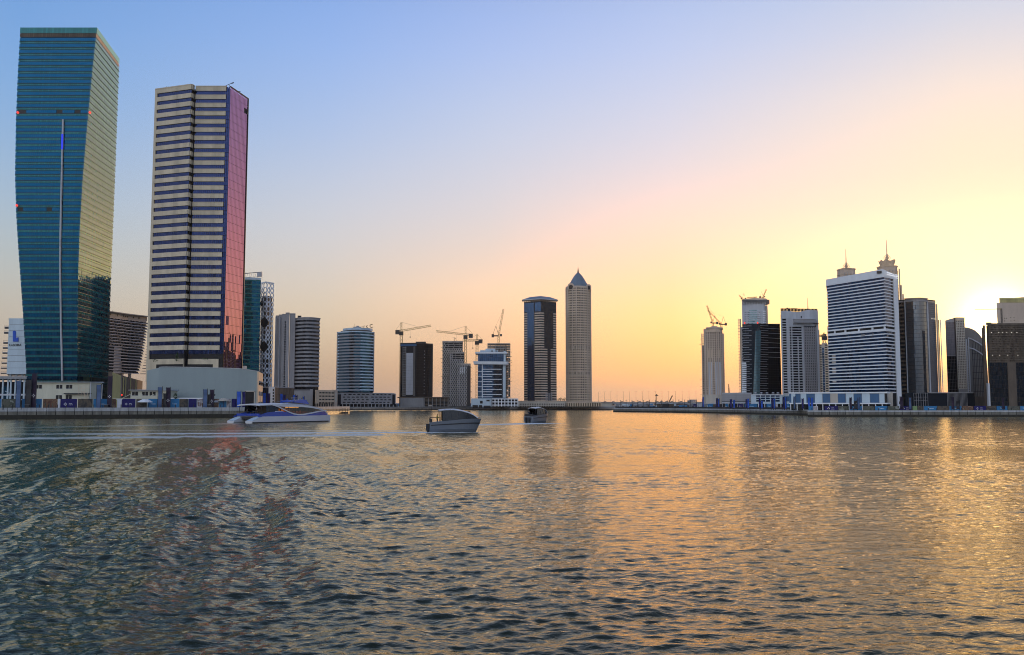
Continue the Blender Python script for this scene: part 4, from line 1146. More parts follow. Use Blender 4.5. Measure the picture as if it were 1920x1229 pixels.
def slot_podium():
    Y = 672
    a, b, c = (xof(633, Y), Y), (xof(694.5, Y), Y), (xof(742, Y + 16), Y + 16)
    zt, z0 = zof(737.5, Y), zof(758, Y)
    root = thing('slotted_podium', 'low pale podium with zigzag rows of dark slots under the rounded striped tower', 'building', place([a, c]))
    W1, W2 = Path([a, b]), Path([b, c])
    MB().prism([a, b, c, bk(c, 20), bk(a, 30)], z0, zt - .2).build('wall', M['greyclad'], root)
    mb = MB(); W1.ring(mb, .08, 1, zt - .2, zt + .2, -28, .3); W2.ring(mb, 0, .93, zt - .2, zt + .15, -16, .3); mb.build('roof', M['lgrey'], root)
    mb = MB(); W1.ring(mb, .0, .1, z0 - .5, zt - .8, .02, .1); W2.ring(mb, .86, .96, z0 - .5, zt - .8, .02, .1); mb.build('glazed_end', G['dark'], root)
    for W, u0, u1, n in ((W1, .16, .97, 6), (W2, .03, .82, 5)):
        for r in range(4):
            for i in range(n):
                u = u0 + (u1 - u0) * (i + (.25 if r % 2 else 0)) / n
                w = (u1 - u0) / n * random.uniform(.5, .8)
                z = z0 + .5 + (zt - z0) * (r + .2) / 4.2
                mb = MB(); sk = .25 if (i + r) % 2 else -.25
                p, q = W.at(u), W.at(min(u + w, .97)); nn = W.sn[0]; h = .75
                f = lambda P, d, zz: (P.x + nn.x * d, P.y + nn.y * d, zz)
                mb.hexa([f(p, .1, z), f(q, .1, z), f(q, -.1, z), f(p, -.1, z)], [f(p, .1, z + h), f(p.lerp(q, .85), .1, z + h), f(p.lerp(q, .85), -.1, z + h), f(p, -.1, z + h)])
                mb.build('slot', M['dark'], root)
    mb = MB()
    for W, n in ((W1, 9), (W2, 7)):
        for i in range(n): W.ring(mb, (i + .3) / n, (i + .42) / n, LAND_Z, z0, -.6, .0)
    mb.build('column', M['lgrey'], root)
    mb = MB(); mb.prism([(a[0], a[1] + 3), (b[0], b[1] + 3), (c[0], c[1] + 3), (c[0], c[1] + 16), (a[0], a[1] + 16)], LAND_Z, z0 - .01); mb.build('shopfront', G['dark'], root)
slot_podium()

def dark_slab_tower():
    Y = 730
    zt, zb = zof(643, Y), zof(743, Y)
    a, b, c = (xof(751, Y + 4, zt), Y + 4), (xof(781, Y, zt), Y), (xof(811.5, Y + 12, zt), Y + 12)
    root = thing('dark_glass_slab', 'black glass slab tower with a pale vertical panel, a crane at its left corner', 'tower', place([a, c]))
    W1, W2 = Path([a, b]), Path([b, c])
    MB().prism([a, b, c, bk(c, 16), bk(a, 18)], LAND_Z, zt - .4).build('core', M['dark'], root)
    n = 22; ph = (zt - zb) / n
    for k in range(n):
        mb = MB(); W2.panes(mb, 0, 1, zb + k * ph, zb + (k + 1) * ph - .15, 16, 1, .12, 0, .05, .004); mb.build('glazing', G['black'], root)
        mb = MB(); W1.panes(mb, 0, .13, zb + k * ph, zb + (k + 1) * ph - .12, 2, 1, .1, 0, .05, .012); mb.build('edge_glazing', G['deepteal'], root)
    mb = MB(); W1.ring(mb, .38, .80, zof(741, Y), zof(662, Y), .05, .35); mb.build('pale_panel', M['lgrey'], root)
    mb = MB()
    for k in range(12): W1.ring(mb, .38, .80, zof(741, Y) + k * 2.75, zof(741, Y) + k * 2.75 + .12, .35, .37)
    mb.build('panel_joint', M['greyclad'], root)
    for u in (.15, .22, .29, .34, .84, .9):
        mb = MB(); W1.ring(mb, u, u + .015, zb, zof(650, Y), .05, .3); mb.build('mullion', M['concrete'], root)
    mb = MB()
    for k in range(n - 1): W1.ring(mb, .14, .37, zb + k * ph, zb + k * ph + .35, .02, .22)
    mb.build('floor_edge', M['steel'], root, kind='stuff')
    mb = MB(); W1.ring(mb, .0, 1, zof(649, Y), zof(645.5, Y), -.2, .3); mb.build('top_band', M['bluepanel'], root)
    mb = MB(); W1.ring(mb, 0, 1, zt - .6, zt, -.3, .35); W2.ring(mb, 0, 1, zt - .8, zt, -.3, .3); mb.box(b[0] - 1, b[0] + 7, Y + 4, Y + 10, zt, zt + 1.1); mb.build('parapet', M['dmetal'], root)
    mb = MB()
    for k in range(14): p = W2.at(.48, .1, zb + 2 + k * (zt - zb - 6) / 14); mb.box(p.x - .25, p.x + .25, p.y - .3, p.y, p.z, p.z + .6)
    mb.build('tie_plate', M['greyclad'], root, kind='stuff')
    # sloping facet on the right part
    mb = MB(); P = [W2.at(.72, .25, zb), W2.at(1, .25, zb), W2.at(1, .25, zt - 1), W2.at(.93, .25, zt - 1)]
    mb.q(*P); mb.build('sloping_glazing', G['dark'], root)
    # podium
    Yp = 712
    r2 = thing('dark_podium', 'low dark unfinished podium with open bays right of the slotted podium', 'building', (xof(795, Yp), Yp, LAND_Z))
    zp = zof(746, Yp); zm = zof(752.5, Yp)
    MB().box(xof(748, Yp), xof(842, Yp), Yp + 2, Yp + 24, LAND_Z, zp - .2).build('wall', M['dconc'], r2)
    mb = MB(); mb.box(xof(745, Yp), xof(843, Yp), Yp, Yp + 25, zp - .2, zp + .5); mb.build('roof', M['dconc'], r2)
    mb = MB(); mb.box(xof(751, Yp), xof(795, Yp), Yp - 2, Yp + 2, LAND_Z, zp - .25); mb.build('front_wall', M['steel'], r2)
    for j, (za, zb_) in enumerate(((LAND_Z, zof(759, Yp)), (zof(758, Yp), zm))):
        for i in range(6):
            xa, xb = xof(796 + 7.4 * i, Yp), xof(796 + 7.4 * (i + 1) - 1.2, Yp)
            mb = MB(); mb.box(xa, xb, Yp + 1.85, Yp + 1.98, za + .3, zb_ - .3); mb.build('open_bay', M['dark'] if random.random() < .75 else M['greybeige'], r2)
    mb = MB()
    for i in range(7): mb.box(xof(796 + 7.4 * i - 1.0, Yp), xof(796 + 7.4 * i - .1, Yp), Yp + 1, Yp + 1.8, LAND_Z, zp - .25)
    mb.build('column', M['greyclad'], r2)
dark_slab_tower()

def scaffold_poles(root, x, y0, z0, z1, n):
    mb = MB()
    for k in range(n):
        z = z0 + (z1 - z0) * (k + random.random()) / n
        mb.box(x - random.uniform(.4, 1.5), x + .3, y0, y0 + .4, z, z + .25)
    return mb
def frame_tower():
    Y = 745
    root = thing('unfinished_grey_tower', 'unfinished grey concrete tower of three stepped masses with checkered openings', 'tower', (xof(855, Y), Y, LAND_Z))
    mass = [(829.5, 868, 640, 6, 34), (843.5, 870.5, 660, 3, 28), (857.5, 882.5, 682, 0, 22)]
    for i, (p0, p1, py, d, n) in enumerate(mass):
        y = Y + d; zt = zof(py, y); x0, x1 = xof(p0, y, zt), xof(p1, y, zt); W = Path([(x0, y), (x1, y)])
        MB().box(x0 + .2, x1 - .2, y + .5, y + 18, LAND_Z, zt - 1).build('core', M['dark'], root)
        ph = (zt - zof(762, y)) / n; nb = 11 if i == 0 else 8
        solid = MB(); open_ = MB(); slab = MB()
        for k in range(n):
            z = zof(762, y) + k * ph
            W.ring(slab, -.01, 1.01, z, z + .35, -.3, .25)
            top = (k > n - 5 and i < 2)
            for b in range(nb):
                u = b / nb + (.03 if k % 2 else -.01)
                if top and b > 1:
                    if b % 3 == 0: W.ring(solid, max(0, u), max(0, u) + .018, z + .35, z + ph, -.2, .1)
                    continue
                W.ring(solid, max(0, u), min(1, max(0, u) + .55 / nb), z + .35, z + ph, -.2, .16)
        solid.build('infill_panel', M['greyclad'] if i else M['concrete'], root, kind='stuff')
        slab.build('floor_slab', M['concrete'], root, kind='stuff')
        mb = MB(); W.ring(mb, -.02, 1.02, zt - 1, zt, -17, .3); mb.build('roof_slab', M['concrete'], root)
        if i == 2:
            mb = MB()
            for a, b in ((862.5, 865), (866, 868.5), (869.5, 872)):
                for k in range(8): mb.box(xof(a + (k % 2) * 1.0, y), xof(a + 1.3 + (k % 2) * 1.0, y), y - .4, y - .26, zof(701 - 1.6 * k, y), zof(701 - 1.6 * k - 1.4, y))
            mb.build('white_panel', M['white'], root, kind='stuff')
            MB().box(xof(876, y), xof(882.3, y), y - .5, y - .05, LAND_Z, zt - 2).build('side_strip', M['dmetal'], root)
        scaffold_poles(root, x0, y + .5, LAND_Z + 2, zt - 2, 12).build('scaffold_tie', M['craned'], root, kind='stuff')
    scaffold_poles(root, xof(884, Y), Y + 1, LAND_Z + 2, zof(690, Y), 12).build('scaffold_tie', M['craned'], root, kind='stuff')
    zt = zof(640, Y + 6); mb = MB(); x = xof(851, Y); mb.bar((x, Y + 8, zt), (x, Y + 8, zt + 3), .5); mb.bar((x - 1, Y + 8, zt + 3), (x + 1, Y + 8, zt + 2.2), .4)
    for k in range(20): px = 830 + k * 1.9; mb.bar((xof(px, Y + 6), Y + 6, zt), (xof(px, Y + 6), Y + 6, zt + random.uniform(.4, 1.5)), .12)
    mb.build('roof_rods', M['craned'], root)
frame_tower()

def raw_tower_behind():
    Y = 790; zt = zof(645.5, Y)
    a, b = xof(914, Y, zt), xof(957, Y, zt)
    root = thing('raw_concrete_tower', 'brown raw concrete frame rising behind the white and blue building, crane on top', 'tower', ((a + b) / 2, Y, LAND_Z))
    n = 26; ph = (zt - LAND_Z) / n
    MB().box(a + 6, b - 3, Y + 6, Y + 18, LAND_Z, zt - 1).build('core', M['concrete'], root)
    mb = MB(); W = Path([(a, Y), (b, Y)]); W.ring(mb, 0, 1, LAND_Z, LAND_Z + .5, -20, .1); rep(mb.build('floor_slab', M['concrete'], root), n, ph)
    mb = MB()
    for i in range(9): W.ring(mb, i / 9, i / 9 + .03, LAND_Z + .5, LAND_Z + ph, -1, .0); 
    W.ring(mb, .97, 1, LAND_Z + .5, LAND_Z + ph, -1, .0)
    rep(mb.build('column', M['concrete'], root), n, ph)
    for k in range(n - 2):
        mb = MB()
        for i in range(9):
            if random.random() < (.85 if k < n - 6 else .35): W.ring(mb, i / 9 + .035, (i + 1) / 9 - .005, LAND_Z + k * ph + .5, LAND_Z + (k + 1) * ph, -.8, -.5)
        mb.build('block_infill', M['dconc'], root)
    mb = MB(); W.ring(mb, -.04, 1.04, zt, zt + .6, -20, .6); mb.build('roof_slab', M['concrete'], root)
    scaffold_poles(root, b + 1, Y + 1, LAND_Z + 20, zt - 4, 8).build('scaffold_tie', M['craned'], root, kind='stuff')
raw_tower_behind()

def white_blue_building():
    Y = 760
    zt, zb = zof(660, Y), zof(746, Y)
    X = lambda px: xof(px, Y, 30)
    root = thing('white_blue_block', 'white and blue building with a projecting white collar near its top', 'building', (X(920), Y, LAND_Z))
    W = Path([(X(896), Y), (X(948), Y)]); W2 = Path([(X(924), Y - .6), (X(943), Y - .6)])
    MB().box(X(896) + .2, X(948), Y + .3, Y + 22, LAND_Z, zt).build('core', M['bluepanel'], root)
    zc0, zc1 = zof(683.5, Y), zof(678, Y)
    mb = MB(); mb.hexa([(X(888.5), Y - 3, zc0), (X(951), Y - 3, zc0 - .3), (X(953), Y + 10, zc0), (X(889), Y + 10, zc0)],
                       [(X(887.5), Y - 3.4, zc1), (X(952), Y - 3.4, zc1 - .3), (X(954), Y + 10, zc1), (X(888), Y + 10, zc1)]); mb.build('collar', M['white'], root)
    mb = MB(); W.panes(mb, 0, .30, zb, zc0, 6, 14, .15, .15, .05); W.panes(mb, .30, .56, zb, zc0, 6, 14, .15, .15, .05); mb.build('glazing', G['blue'], root)
    mb = MB(); W.panes(mb, .56, .92, zb, zc0, 9, 14, .12, .12, .06); mb.build('glazing', G['dark'], root)
    mb = MB(); W.panes(mb, .05, .92, zc1, zt - 1.2, 12, 2, .12, .12, .05); mb.build('upper_glazing', G['blue'], root)
    n = 6; ph = (zc0 - zb) / 6.6
    mb = MB(); W.ring(mb, .16, .86, zb + ph * .55, zb + ph * .55 + .55, .05, .9); rep(mb.build('white_ledge', M['white'], root), n, ph)
    mb = MB(); W.ring(mb, -.03, .52, zb + ph * .1, zb + ph * .1 + .5, .05, .6); rep(mb.build('white_ledge', M['white'], root), n, ph)
    mb = MB(); W.ring(mb, .145, .175, zb, zc0, .05, 1.0); mb.build('white_fin', M['white'], root)
    mb = MB(); W.ring(mb, .9, 1.0, zb, zc0 - .02, -.1, .4); W.ring(mb, .93, 1.0, zc1, zt + .5, -.1, .3); mb.build('right_pier', M['paleblue'], root)
    mb = MB(); mb.box(X(891), X(951), Y - 1.5, Y + 20, zof(663.5, Y), zof(660.5, Y)); mb.build('roof_slab', M['white'], root)
    mb = MB(); mb.box(X(900), X(933), Y + 1, Y + 14, zof(660.5, Y), zof(657, Y)); mb.box(X(910), X(928), Y + 2, Y + 12, zof(657, Y), zof(654, Y)); mb.build('roof_house', M['paleblue'], root)
    mb = MB(); mb.box(X(921), X(924), Y + .8, Y + 1.0, zof(659.5, Y), zof(657.5, Y)); mb.box(X(929), X(931), Y + .8, Y + 1, zof(659.5, Y), zof(657.5, Y)); mb.build('window', M['dark'], root)
    # white podium
    Yp = 745; zp = zof(747.5, Yp)
    r2 = thing('white_podium', 'low white podium with a frame of square openings, on the far bank', 'building', (xof(925, Yp), Yp, LAND_Z))
    xa, xm, xb = xof(883, Yp), xof(922, Yp), xof(971, Yp)
    MB().box(xa, xm, Yp, Yp + 16, LAND_Z, zp).build('wall', M['paleblue'], r2)
    MB().box(xm, xb - .2, Yp + 1.5, Yp + 16, LAND_Z, zp - .5).build('shopfront', G['dark'], r2)
    mb = MB(); zz = [LAND_Z, zof(759, Yp), zof(753, Yp), zp]
    for i in range(9): x = xm + (xb - xm) * i / 8; mb.box(x - .35, x + .35, Yp, Yp + 1.4, LAND_Z, zp)
    for z in zz[1:]: mb.box(xm + .36, xb - .36, Yp + .05, Yp + 1.35, z - .8, z - .01)
    mb.build('white_frame', M['white'], r2)
    for p0, p1, q0, q1 in ((900, 905, 752, 757), (912, 918, 750, 753), (886, 896, 760, 766), (898, 904, 760, 766), (907, 920, 761, 766)):
        mb = MB(); mb.box(xof(p0, Yp), xof(p1, Yp), Yp - .12, Yp - .01, zof(q1, Yp), zof(q0, Yp)); mb.build('window', M['dark'], r2)
white_blue_building()

def hipped_tower():
    Y = 800
    zt, zb = zof(566, Y), zof(752, Y)
    a, b, c = (xof(982.5, Y + 4, zt), Y + 4), (xof(1014, Y - 5, zt), Y - 5), (xof(1043, Y + 5, zt), Y + 5)
    root = thing('striped_hip_tower', 'dark striped tower under a low hipped roof, left neighbour of the domed tower', 'tower', place([a, c]))
    W1, W2 = Path([a, b]), Path([b, c]); W = Path([a, b, c])
    cen = ((a[0] + c[0]) / 2, Y + 14)
    MB().prism([a, b, c, bk(c, 14), bk(a, 14)], LAND_Z, zt).build('core', M['dark'], root)
    zg = zof(585, Y)
    mb = MB(); W1.panes(mb, .18, .60, zb, zg, 7, 38, .1, .1, .05, .01); W1.panes(mb, .02, 1, zg, zt - 1, 14, 5, .1, .1, .05, .01); mb.build('blue_glazing', G['blue'], root)
    mb = MB(); W2.panes(mb, .2, .76, zb, zg, 10, 38, .1, .1, .05, .01); W2.panes(mb, 0, 1, zg, zt - 1, 14, 5, .1, .1, .05, .01); mb.build('dark_glazing', G['dark'], root)
    n = 37; ph = (zg - zb) / n
    mb = MB(); W1.panes(mb, 0, .18, zb, zg, 3, n, .1, .0, .04, .01); W1.panes(mb, .64, 1, zb, zg, 6, n, .1, 0, .04, .01); W2.panes(mb, 0, .2, zb, zg, 4, n, .1, 0, .04, .01); W2.panes(mb, .76, 1, zb, zg, 4, n, .1, 0, .04, .01)
    mb.build('glazing', G['dark'], root)
    mb = MB(); W1.ring(mb, .01, .2, zb, zb + ph * .5, -.1, .35); rep(mb.build('spandrel', M['sand'], root), n, ph)
    mb = MB(); L1, L2 = W1.L, W2.L
    W.ring(mb, .64 * L1 / W.L, (L1 + .20 * L2) / W.L, zb, zb + ph * .5, -.1, .35); rep(mb.build('spandrel', M['sand'], root), n, ph)
    mb = MB(); W2.ring(mb, .80, .99, zb, zb + ph * .5, -.1, .35); rep(mb.build('spandrel', M['sand'], root), n, ph)
    n2 = 22
    mb = MB(); W2.ring(mb, .2, .40, zb, zb + ph * .5, -.1, .33); W2.ring(mb, .62, .80, zb, zb + ph * .5, -.1, .33); rep(mb.build('spandrel', M['sand'], root), n2, ph)
    mb = MB(); W1.ring(mb, .60, .64, zb, zt - 1, .0, .5); mb.build('recess_line', M['dmetal'], root)
    mb = MB()
    for k in range(4): W2.ring(mb, .28 + k * .12, .31 + k * .12, LAND_Z, zof(737, Y), .2, .9)
    mb.build('entrance_fin', M['greyclad'], root)
    # open crown and hip roof
    mb = MB()
    for u in np.linspace(.0, 1, 16): W.ring(mb, max(0, u - .01), min(1, u + .01), zt, zof(563, Y), -.5, .1)
    mb.build('crown_post', M['sand'], root)
    mb = MB(); W.ring(mb, -.0, 1.0, zof(563, Y), zof(561.5, Y), -18, 1.8); mb.build('cornice', M['lgrey'], root)
    e = 1.7; z0, z1 = zof(561.5, Y) + .01, zof(555.5, Y)
    base = [(a[0] - e, a[1] - .4), (b[0], b[1] - e), (c[0] + e, c[1] - .4), (c[0] + e, c[1] + 14), (a[0] - e, a[1] + 14)]
    top = [(a[0] + 5.5, a[1] + 3), (b[0], b[1] + 5), (c[0] - 5.5, c[1] + 3), (c[0] - 5.5, c[1] + 9), (a[0] + 5.5, a[1] + 9)]
    MB().hexa([(x, y, z0) for x, y in base], [(x, y, z1) for x, y in top]).build('hip_roof', M['dome'], root)
    # sun glint on these windows is left out
hipped_tower()

def domed_tower():
    Y = 830
    zt, zb = zof(540, Y), zof(758, Y)
    px = [1061, 1068, 1083, 1098, 1107.5]
    yy = [Y + 6, Y, Y - 2.5, Y, Y + 6]
    pts = [(xof(p, y, zt), y) for p, y in zip(px, yy)]
    W = Path(pts)
    root = thing('domed_tower', 'tallest far tower, tan stone with rows of small windows and a pointed blue dome', 'tower', place([pts[0], pts[-1]]))
    MB().prism(pts + [bk(pts[-1], 18), bk(pts[0], 18)], LAND_Z, zt).build('core', M['dark'], root)
    n = 47; ph = (zt - zb) / n
    mb = MB(); W.panes(mb, 0, 1, zb, zt, 40, n, .02, .02, .02, .012); mb.build('glazing', G['dark'], root)
    mb = MB(); W.ring(mb, 0, 1, zb, zb + ph * .5, -.1, .22); rep(mb.build('spandrel', M['tan'], root), n, ph)
    # piers: wide ones between bays, thin ones between windows
    for u, w in ((0, .045), (.115, .035), (.30, .03), (.43, .03), (.545, .018), (.60, .02), (.66, .03), (.78, .035), (.955, .045)):
        mb = MB(); W.ring(mb, u, min(1, u + w), zb, zt, -.1, .5); mb.build('pier', M['sand'], root)
    mb = MB()
    for u in (.065, .095, .175, .205, .235, .265, .355, .38, .405, .485, .51, .715, .74, .84, .87, .9, .93): W.ring(mb, u, u + .010, zb, zt, -.1, .3)
    mb.build('slim_pier', M['tan'], root)
    for py in (652, 700):
        mb = MB(); W.ring(mb, .03, .97, zof(py + 3, Y), zof(py - 3.2, Y), .05, .26); mb.build('belt_course', M['sand'], root)
        mb = MB()
        for k in range(24): W.ring(mb, .06 + k * .037, .075 + k * .037, zof(py + 2.4, Y), zof(py - 2.6, Y), .26, .3)
        mb.build('belt_opening', M['dark'], root, kind='stuff')
    mb = MB(); W.ring(mb, 0, 1, zt, zof(536.5, Y), -24, .3); mb.build('cornice', M['sand'], root)
    # arched gables
    for u, r in ((.27, 3.0), (.87, 2.4)):
        p = W.at(u, .4, zof(537.5, Y)); n_ = 9
        pl = [(p.x + r * math.cos(t), p.z + r * 1.0 * math.sin(t)) for t in np.linspace(0, math.pi, n_)]
        mb = MB(); mb.hexa([(x, p.y - .4, z) for x, z in [(p.x - r, p.z - 3), (p.x + r, p.z - 3)] + pl], [(x, p.y + 2, z) for x, z in [(p.x - r, p.z - 3), (p.x + r, p.z - 3)] + pl]); mb.build('arched_gable', M['sand'], root)
        pl = [(p.x + r * .6 * math.cos(t), p.z - .4 + r * .6 * math.sin(t)) for t in np.linspace(0, math.pi, n_)]
        mb = MB(); mb.hexa([(x, p.y - .55, z) for x, z in [(p.x - r * .6, p.z - 2.5), (p.x + r * .6, p.z - 2.5)] + pl], [(x, p.y - .38, z) for x, z in [(p.x - r * .6, p.z - 2.5), (p.x + r * .6, p.z - 2.5)] + pl]); mb.build('arched_window', M['dark'], root)
    # pointed dome, eight sided
    cx, cy = (pts[0][0] + pts[-1][0]) / 2 + .2, Y + 10
    prof = [(536.8, 20.0), (532, 18.6), (527, 15.2), (521, 11.8), (516, 8.6), (512, 5.2), (509.3, 2.4), (508, .9)]
    mb = MB(); prev = None
    for py, r in prof:
        z = zof(py, Y); r *= F and (Y / F)
        cur = [(cx + r * math.cos(6.283 * (k + .5) / 12), cy + r * .9 * math.sin(6.283 * (k + .5) / 12), z) for k in range(12)]
        if prev:
            for k in range(12): mb.q(prev[k], prev[(k + 1) % 12], cur[(k + 1) % 12], cur[k])
        prev = cur
    mb.build('dome', M['dome'], root)
    mb = MB(); mb.bar((cx, cy, zof(509, Y)), (cx, cy, zof(497, Y)), 1.6, 8, .15); mb.build('spire', M['dmetal'], root)
domed_tower()

def far_podiums():
    Y = 775
    a, b = xof(970, Y), xof(1063, Y)
    zt = zof(753, Y)
    root = thing('grey_podium', 'long low stone podium with two rows of small windows under the striped hipped tower', 'building', ((a + b) / 2, Y, LAND_Z))
    MB().box(a, b, Y, Y + 20, LAND_Z, zt).build('wall', M['greybeige'], root)
    mb = MB(); mb.box(a - .3, b + .3, Y - .3, Y + 20.3, zt + .01, zt + .5); mb.build('coping', M['sand'], root)
    for r in range(2):
        mb = MB()
        for i in range(26): x = a + 2 + (b - a - 4) * i / 26; mb.box(x, x + .8, Y - .08, Y - .002, zof(763 - 3.8 * r, Y), zof(761 - 3.8 * r, Y))
        mb.build('window_row', M['dark'], root)
    root = thing('colonnade', 'low colonnaded podium at the foot of the domed tower', 'building', (xof(1090, Y), Y, LAND_Z))
    a, b = xof(1061, Y), xof(1127, Y)
    MB().box(a, b, Y + 2.5, Y + 20, LAND_Z, zt - 1).build('wall', M['dconc'], root)
    MB().box(a - .2, b + .2, Y - .2, Y + 20.2, zt - 1.4, zt - .2).build('roof', M['sand'], root)
    for i in range(16):
        x = a + (b - a) * i / 15; MB().box(x - .5, x + .5, Y, Y + 1, LAND_Z, zt - 1.42).build('column', M['tan'], root)
    root = thing('end_wall_block', 'low plain block closing the far bank right of the colonnade', 'building', (xof(1135, Y), Y, LAND_Z))
    MB().box(xof(1127.5, Y), xof(1147, Y), Y + 1, Y + 12, LAND_Z, zt - 1.5).build('wall', M['greybeige'], root)
    MB().box(xof(1127.5, Y) , xof(1147, Y), Y + .7, Y + 12.2, zt - 1.49, zt - 1.0).build('roof', M['dconc'], root)
    for i, px in enumerate((1047, 1051, 1056, 1059)):
        bush('bush', xof(px, Y + 6), Y + 6, zt, 1.9, 2.2 + (i % 2) * .8, 70, 'dark bush on the podium between the hipped and domed towers', 'bushes between the two far towers')
far_podiums()

# ------------------------------------------------------------------ tower cranes
def lattice(mb, a, b, w, n, t, up=None):
    """square lattice boom between two points"""
    a, b = Vector(a), Vector(b); e = (b - a).normalized()
    u = e.cross(Vector((0, 0, 1)) if abs(e.z) < .9 else Vector((0, 1, 0))).normalized(); v = u.cross(e)
    cs = [(u + v) * w / 2, (u - v) * w / 2, (-u - v) * w / 2, (-u + v) * w / 2]
    for c in cs: mb.bar(a + c, b + c, t, 3)
    for k in range(n):
        p, q = a.lerp(b, k / n), a.lerp(b, (k + 1) / n)
        for i in range(4):
            c0, c1 = cs[i], cs[(i + 1) % 4]
            mb.bar(p + (c0 if k % 2 else c1), q + (c1 if k % 2 else c0), t * .7, 3)
    return mb
def hammer_crane(px, Y, z0, py_j, pxs, pys, label, m1='craney', back=None, head=7.):
    x = xof(px, Y, zof(py_j, Y)); zj = zof(py_j, Y)
    root = thing('tower_crane', label, 'crane', (x, Y, z0), 'tower cranes over the far building sites')
    lattice(MB(), (x, Y, z0), (x, Y, zj), 1.9, max(6, int((zj - z0) / 2.6)), .3).build('mast', M[m1], root)
    tip = Vector((xof(pxs, Y + 6, zof(pys, Y + 6)), Y + 6, zof(pys, Y + 6)))
    pivot = Vector((x, Y, zj + .6))
    lattice(MB(), pivot, tip, 1.3, 16, .26).build('jib', M[m1], root)
    d = (tip - pivot); d.normalize()
    bl = abs(xof(back, Y, zj) - x)
    e = pivot - Vector((d.x, d.y, d.z * .4)).normalized() * bl
    lattice(MB(), pivot, e, 1.3, 5, .26).build('counter_jib', M['craned'], root)
    mb = MB(); mb.box(min(e.x, e.x + d.x * 3.5), max(e.x, e.x + d.x * 3.5), e.y - .8, e.y + .8, e.z - 2.6, e.z + .6); mb.build('counterweight', M['craned'], root)
    ap = pivot + Vector((0, 0, head))
    mb = MB(); lattice(mb, pivot, ap, 1.0, 3, .25); mb.build('tower_head', M[m1], root)
    mb = MB(); mb.bar(ap, pivot.lerp(tip, .65), .14, 3); mb.bar(ap, e + Vector((0, 0, .5)), .14, 3); mb.build('tie_rod', M['craned'], root)
    mb = MB(); mb.box(x - 1.7, x + 1.7, Y - 1.6, Y + 1.2, zj - 3.0, zj - .2); mb.build('cab', M['craned'], root)
    h = pivot.lerp(tip, .3)
    mb = MB(); mb.bar(h, h - Vector((0, 0, 6)), .1, 3); mb.box(h.x - .4, h.x + .4, h.y - .4, h.y + .4, h.z - 6.8, h.z - 6); mb.build('hook', M['craned'], root)
    return root
hammer_crane(752.5, 752, LAND_Z, 622, 808, 611, 'yellow hammerhead crane at the black glass slab, jib rising to the right', back=741.5)
hammer_crane(873, 768, LAND_Z, 629, 818, 621.5, 'yellow crane with its long jib out left over the checkered grey tower', back=887)
hammer_crane(894.5, 775, LAND_Z, 640, 868, 639, 'smaller crane just left of the white and blue building, short jib to the left', back=906, m1='craney', head=5)

def luffing_crane(px, Y, z0, py0, tips, label, group, dark=False, mast_w=1.6, w=1.2, cj=None, n=14):
    x = xof(px, Y, zof(py0, Y)); zj = zof(py0, Y)
    root = thing('luffing_crane', label, 'crane', (x, Y, z0), group)
    K = min(1, mast_w / 1.6)
    lattice(MB(), (x, Y, z0), (x, Y, zj), mast_w, max(3, int((zj - z0) / 2.4)), .3 * max(K, .6)).build('mast', M['craney'], root)
    tip = Vector((xof(tips[0], Y + 3, zof(tips[1], Y + 3)), Y + 3, zof(tips[1], Y + 3)))
    pv = Vector((x, Y, zj + .4))
    lattice(MB(), pv, tip, w, n, .26 * max(K, .6)).build('boom', M['craney'], root)
    s = 1 if tip.x < x else -1
    e = pv + Vector((s * 5.0 * K, 0, .5 * K))
    mb = MB(); mb.box(min(x, e.x), max(x, e.x), Y - 1.2 * K, Y + 1.2 * K, zj - .5 * K, zj + .4 * K); mb.build('counter_deck', M['craned'], root)
    mb = MB(); mb.box(e.x - 1.0 * K, e.x + 1.0 * K, Y - 1.3 * K, Y + 1.3 * K, zj - 1.3 * K, zj + 1.3 * K); mb.build('counterweight', M['craned'], root)
    ap = pv + Vector((s * 2.4 * K, 0, 8 * K))
    mb = MB(); mb.bar(pv, ap, .4 * K); mb.bar(e, ap, .3 * K); mb.build('gantry', M['craned'], root)
    mb = MB(); mb.bar(ap, tip, .12 * K, 3); mb.build('rope', M['craned'], root)
    mb = MB(); mb.box(x - s * 2.0 * K - .8 * K, x - s * 2.0 * K + .8 * K, Y - 1.9 * K, Y - .3 * K, zj - .5 * K, zj + 1.4 * K); mb.build('cab', M['craned'], root)
luffing_crane(935, 796, zof(645.5, 790) + .6, 630, (944, 580), 'crane with a steep raised boom on the brown raw concrete frame', 'luffing cranes')

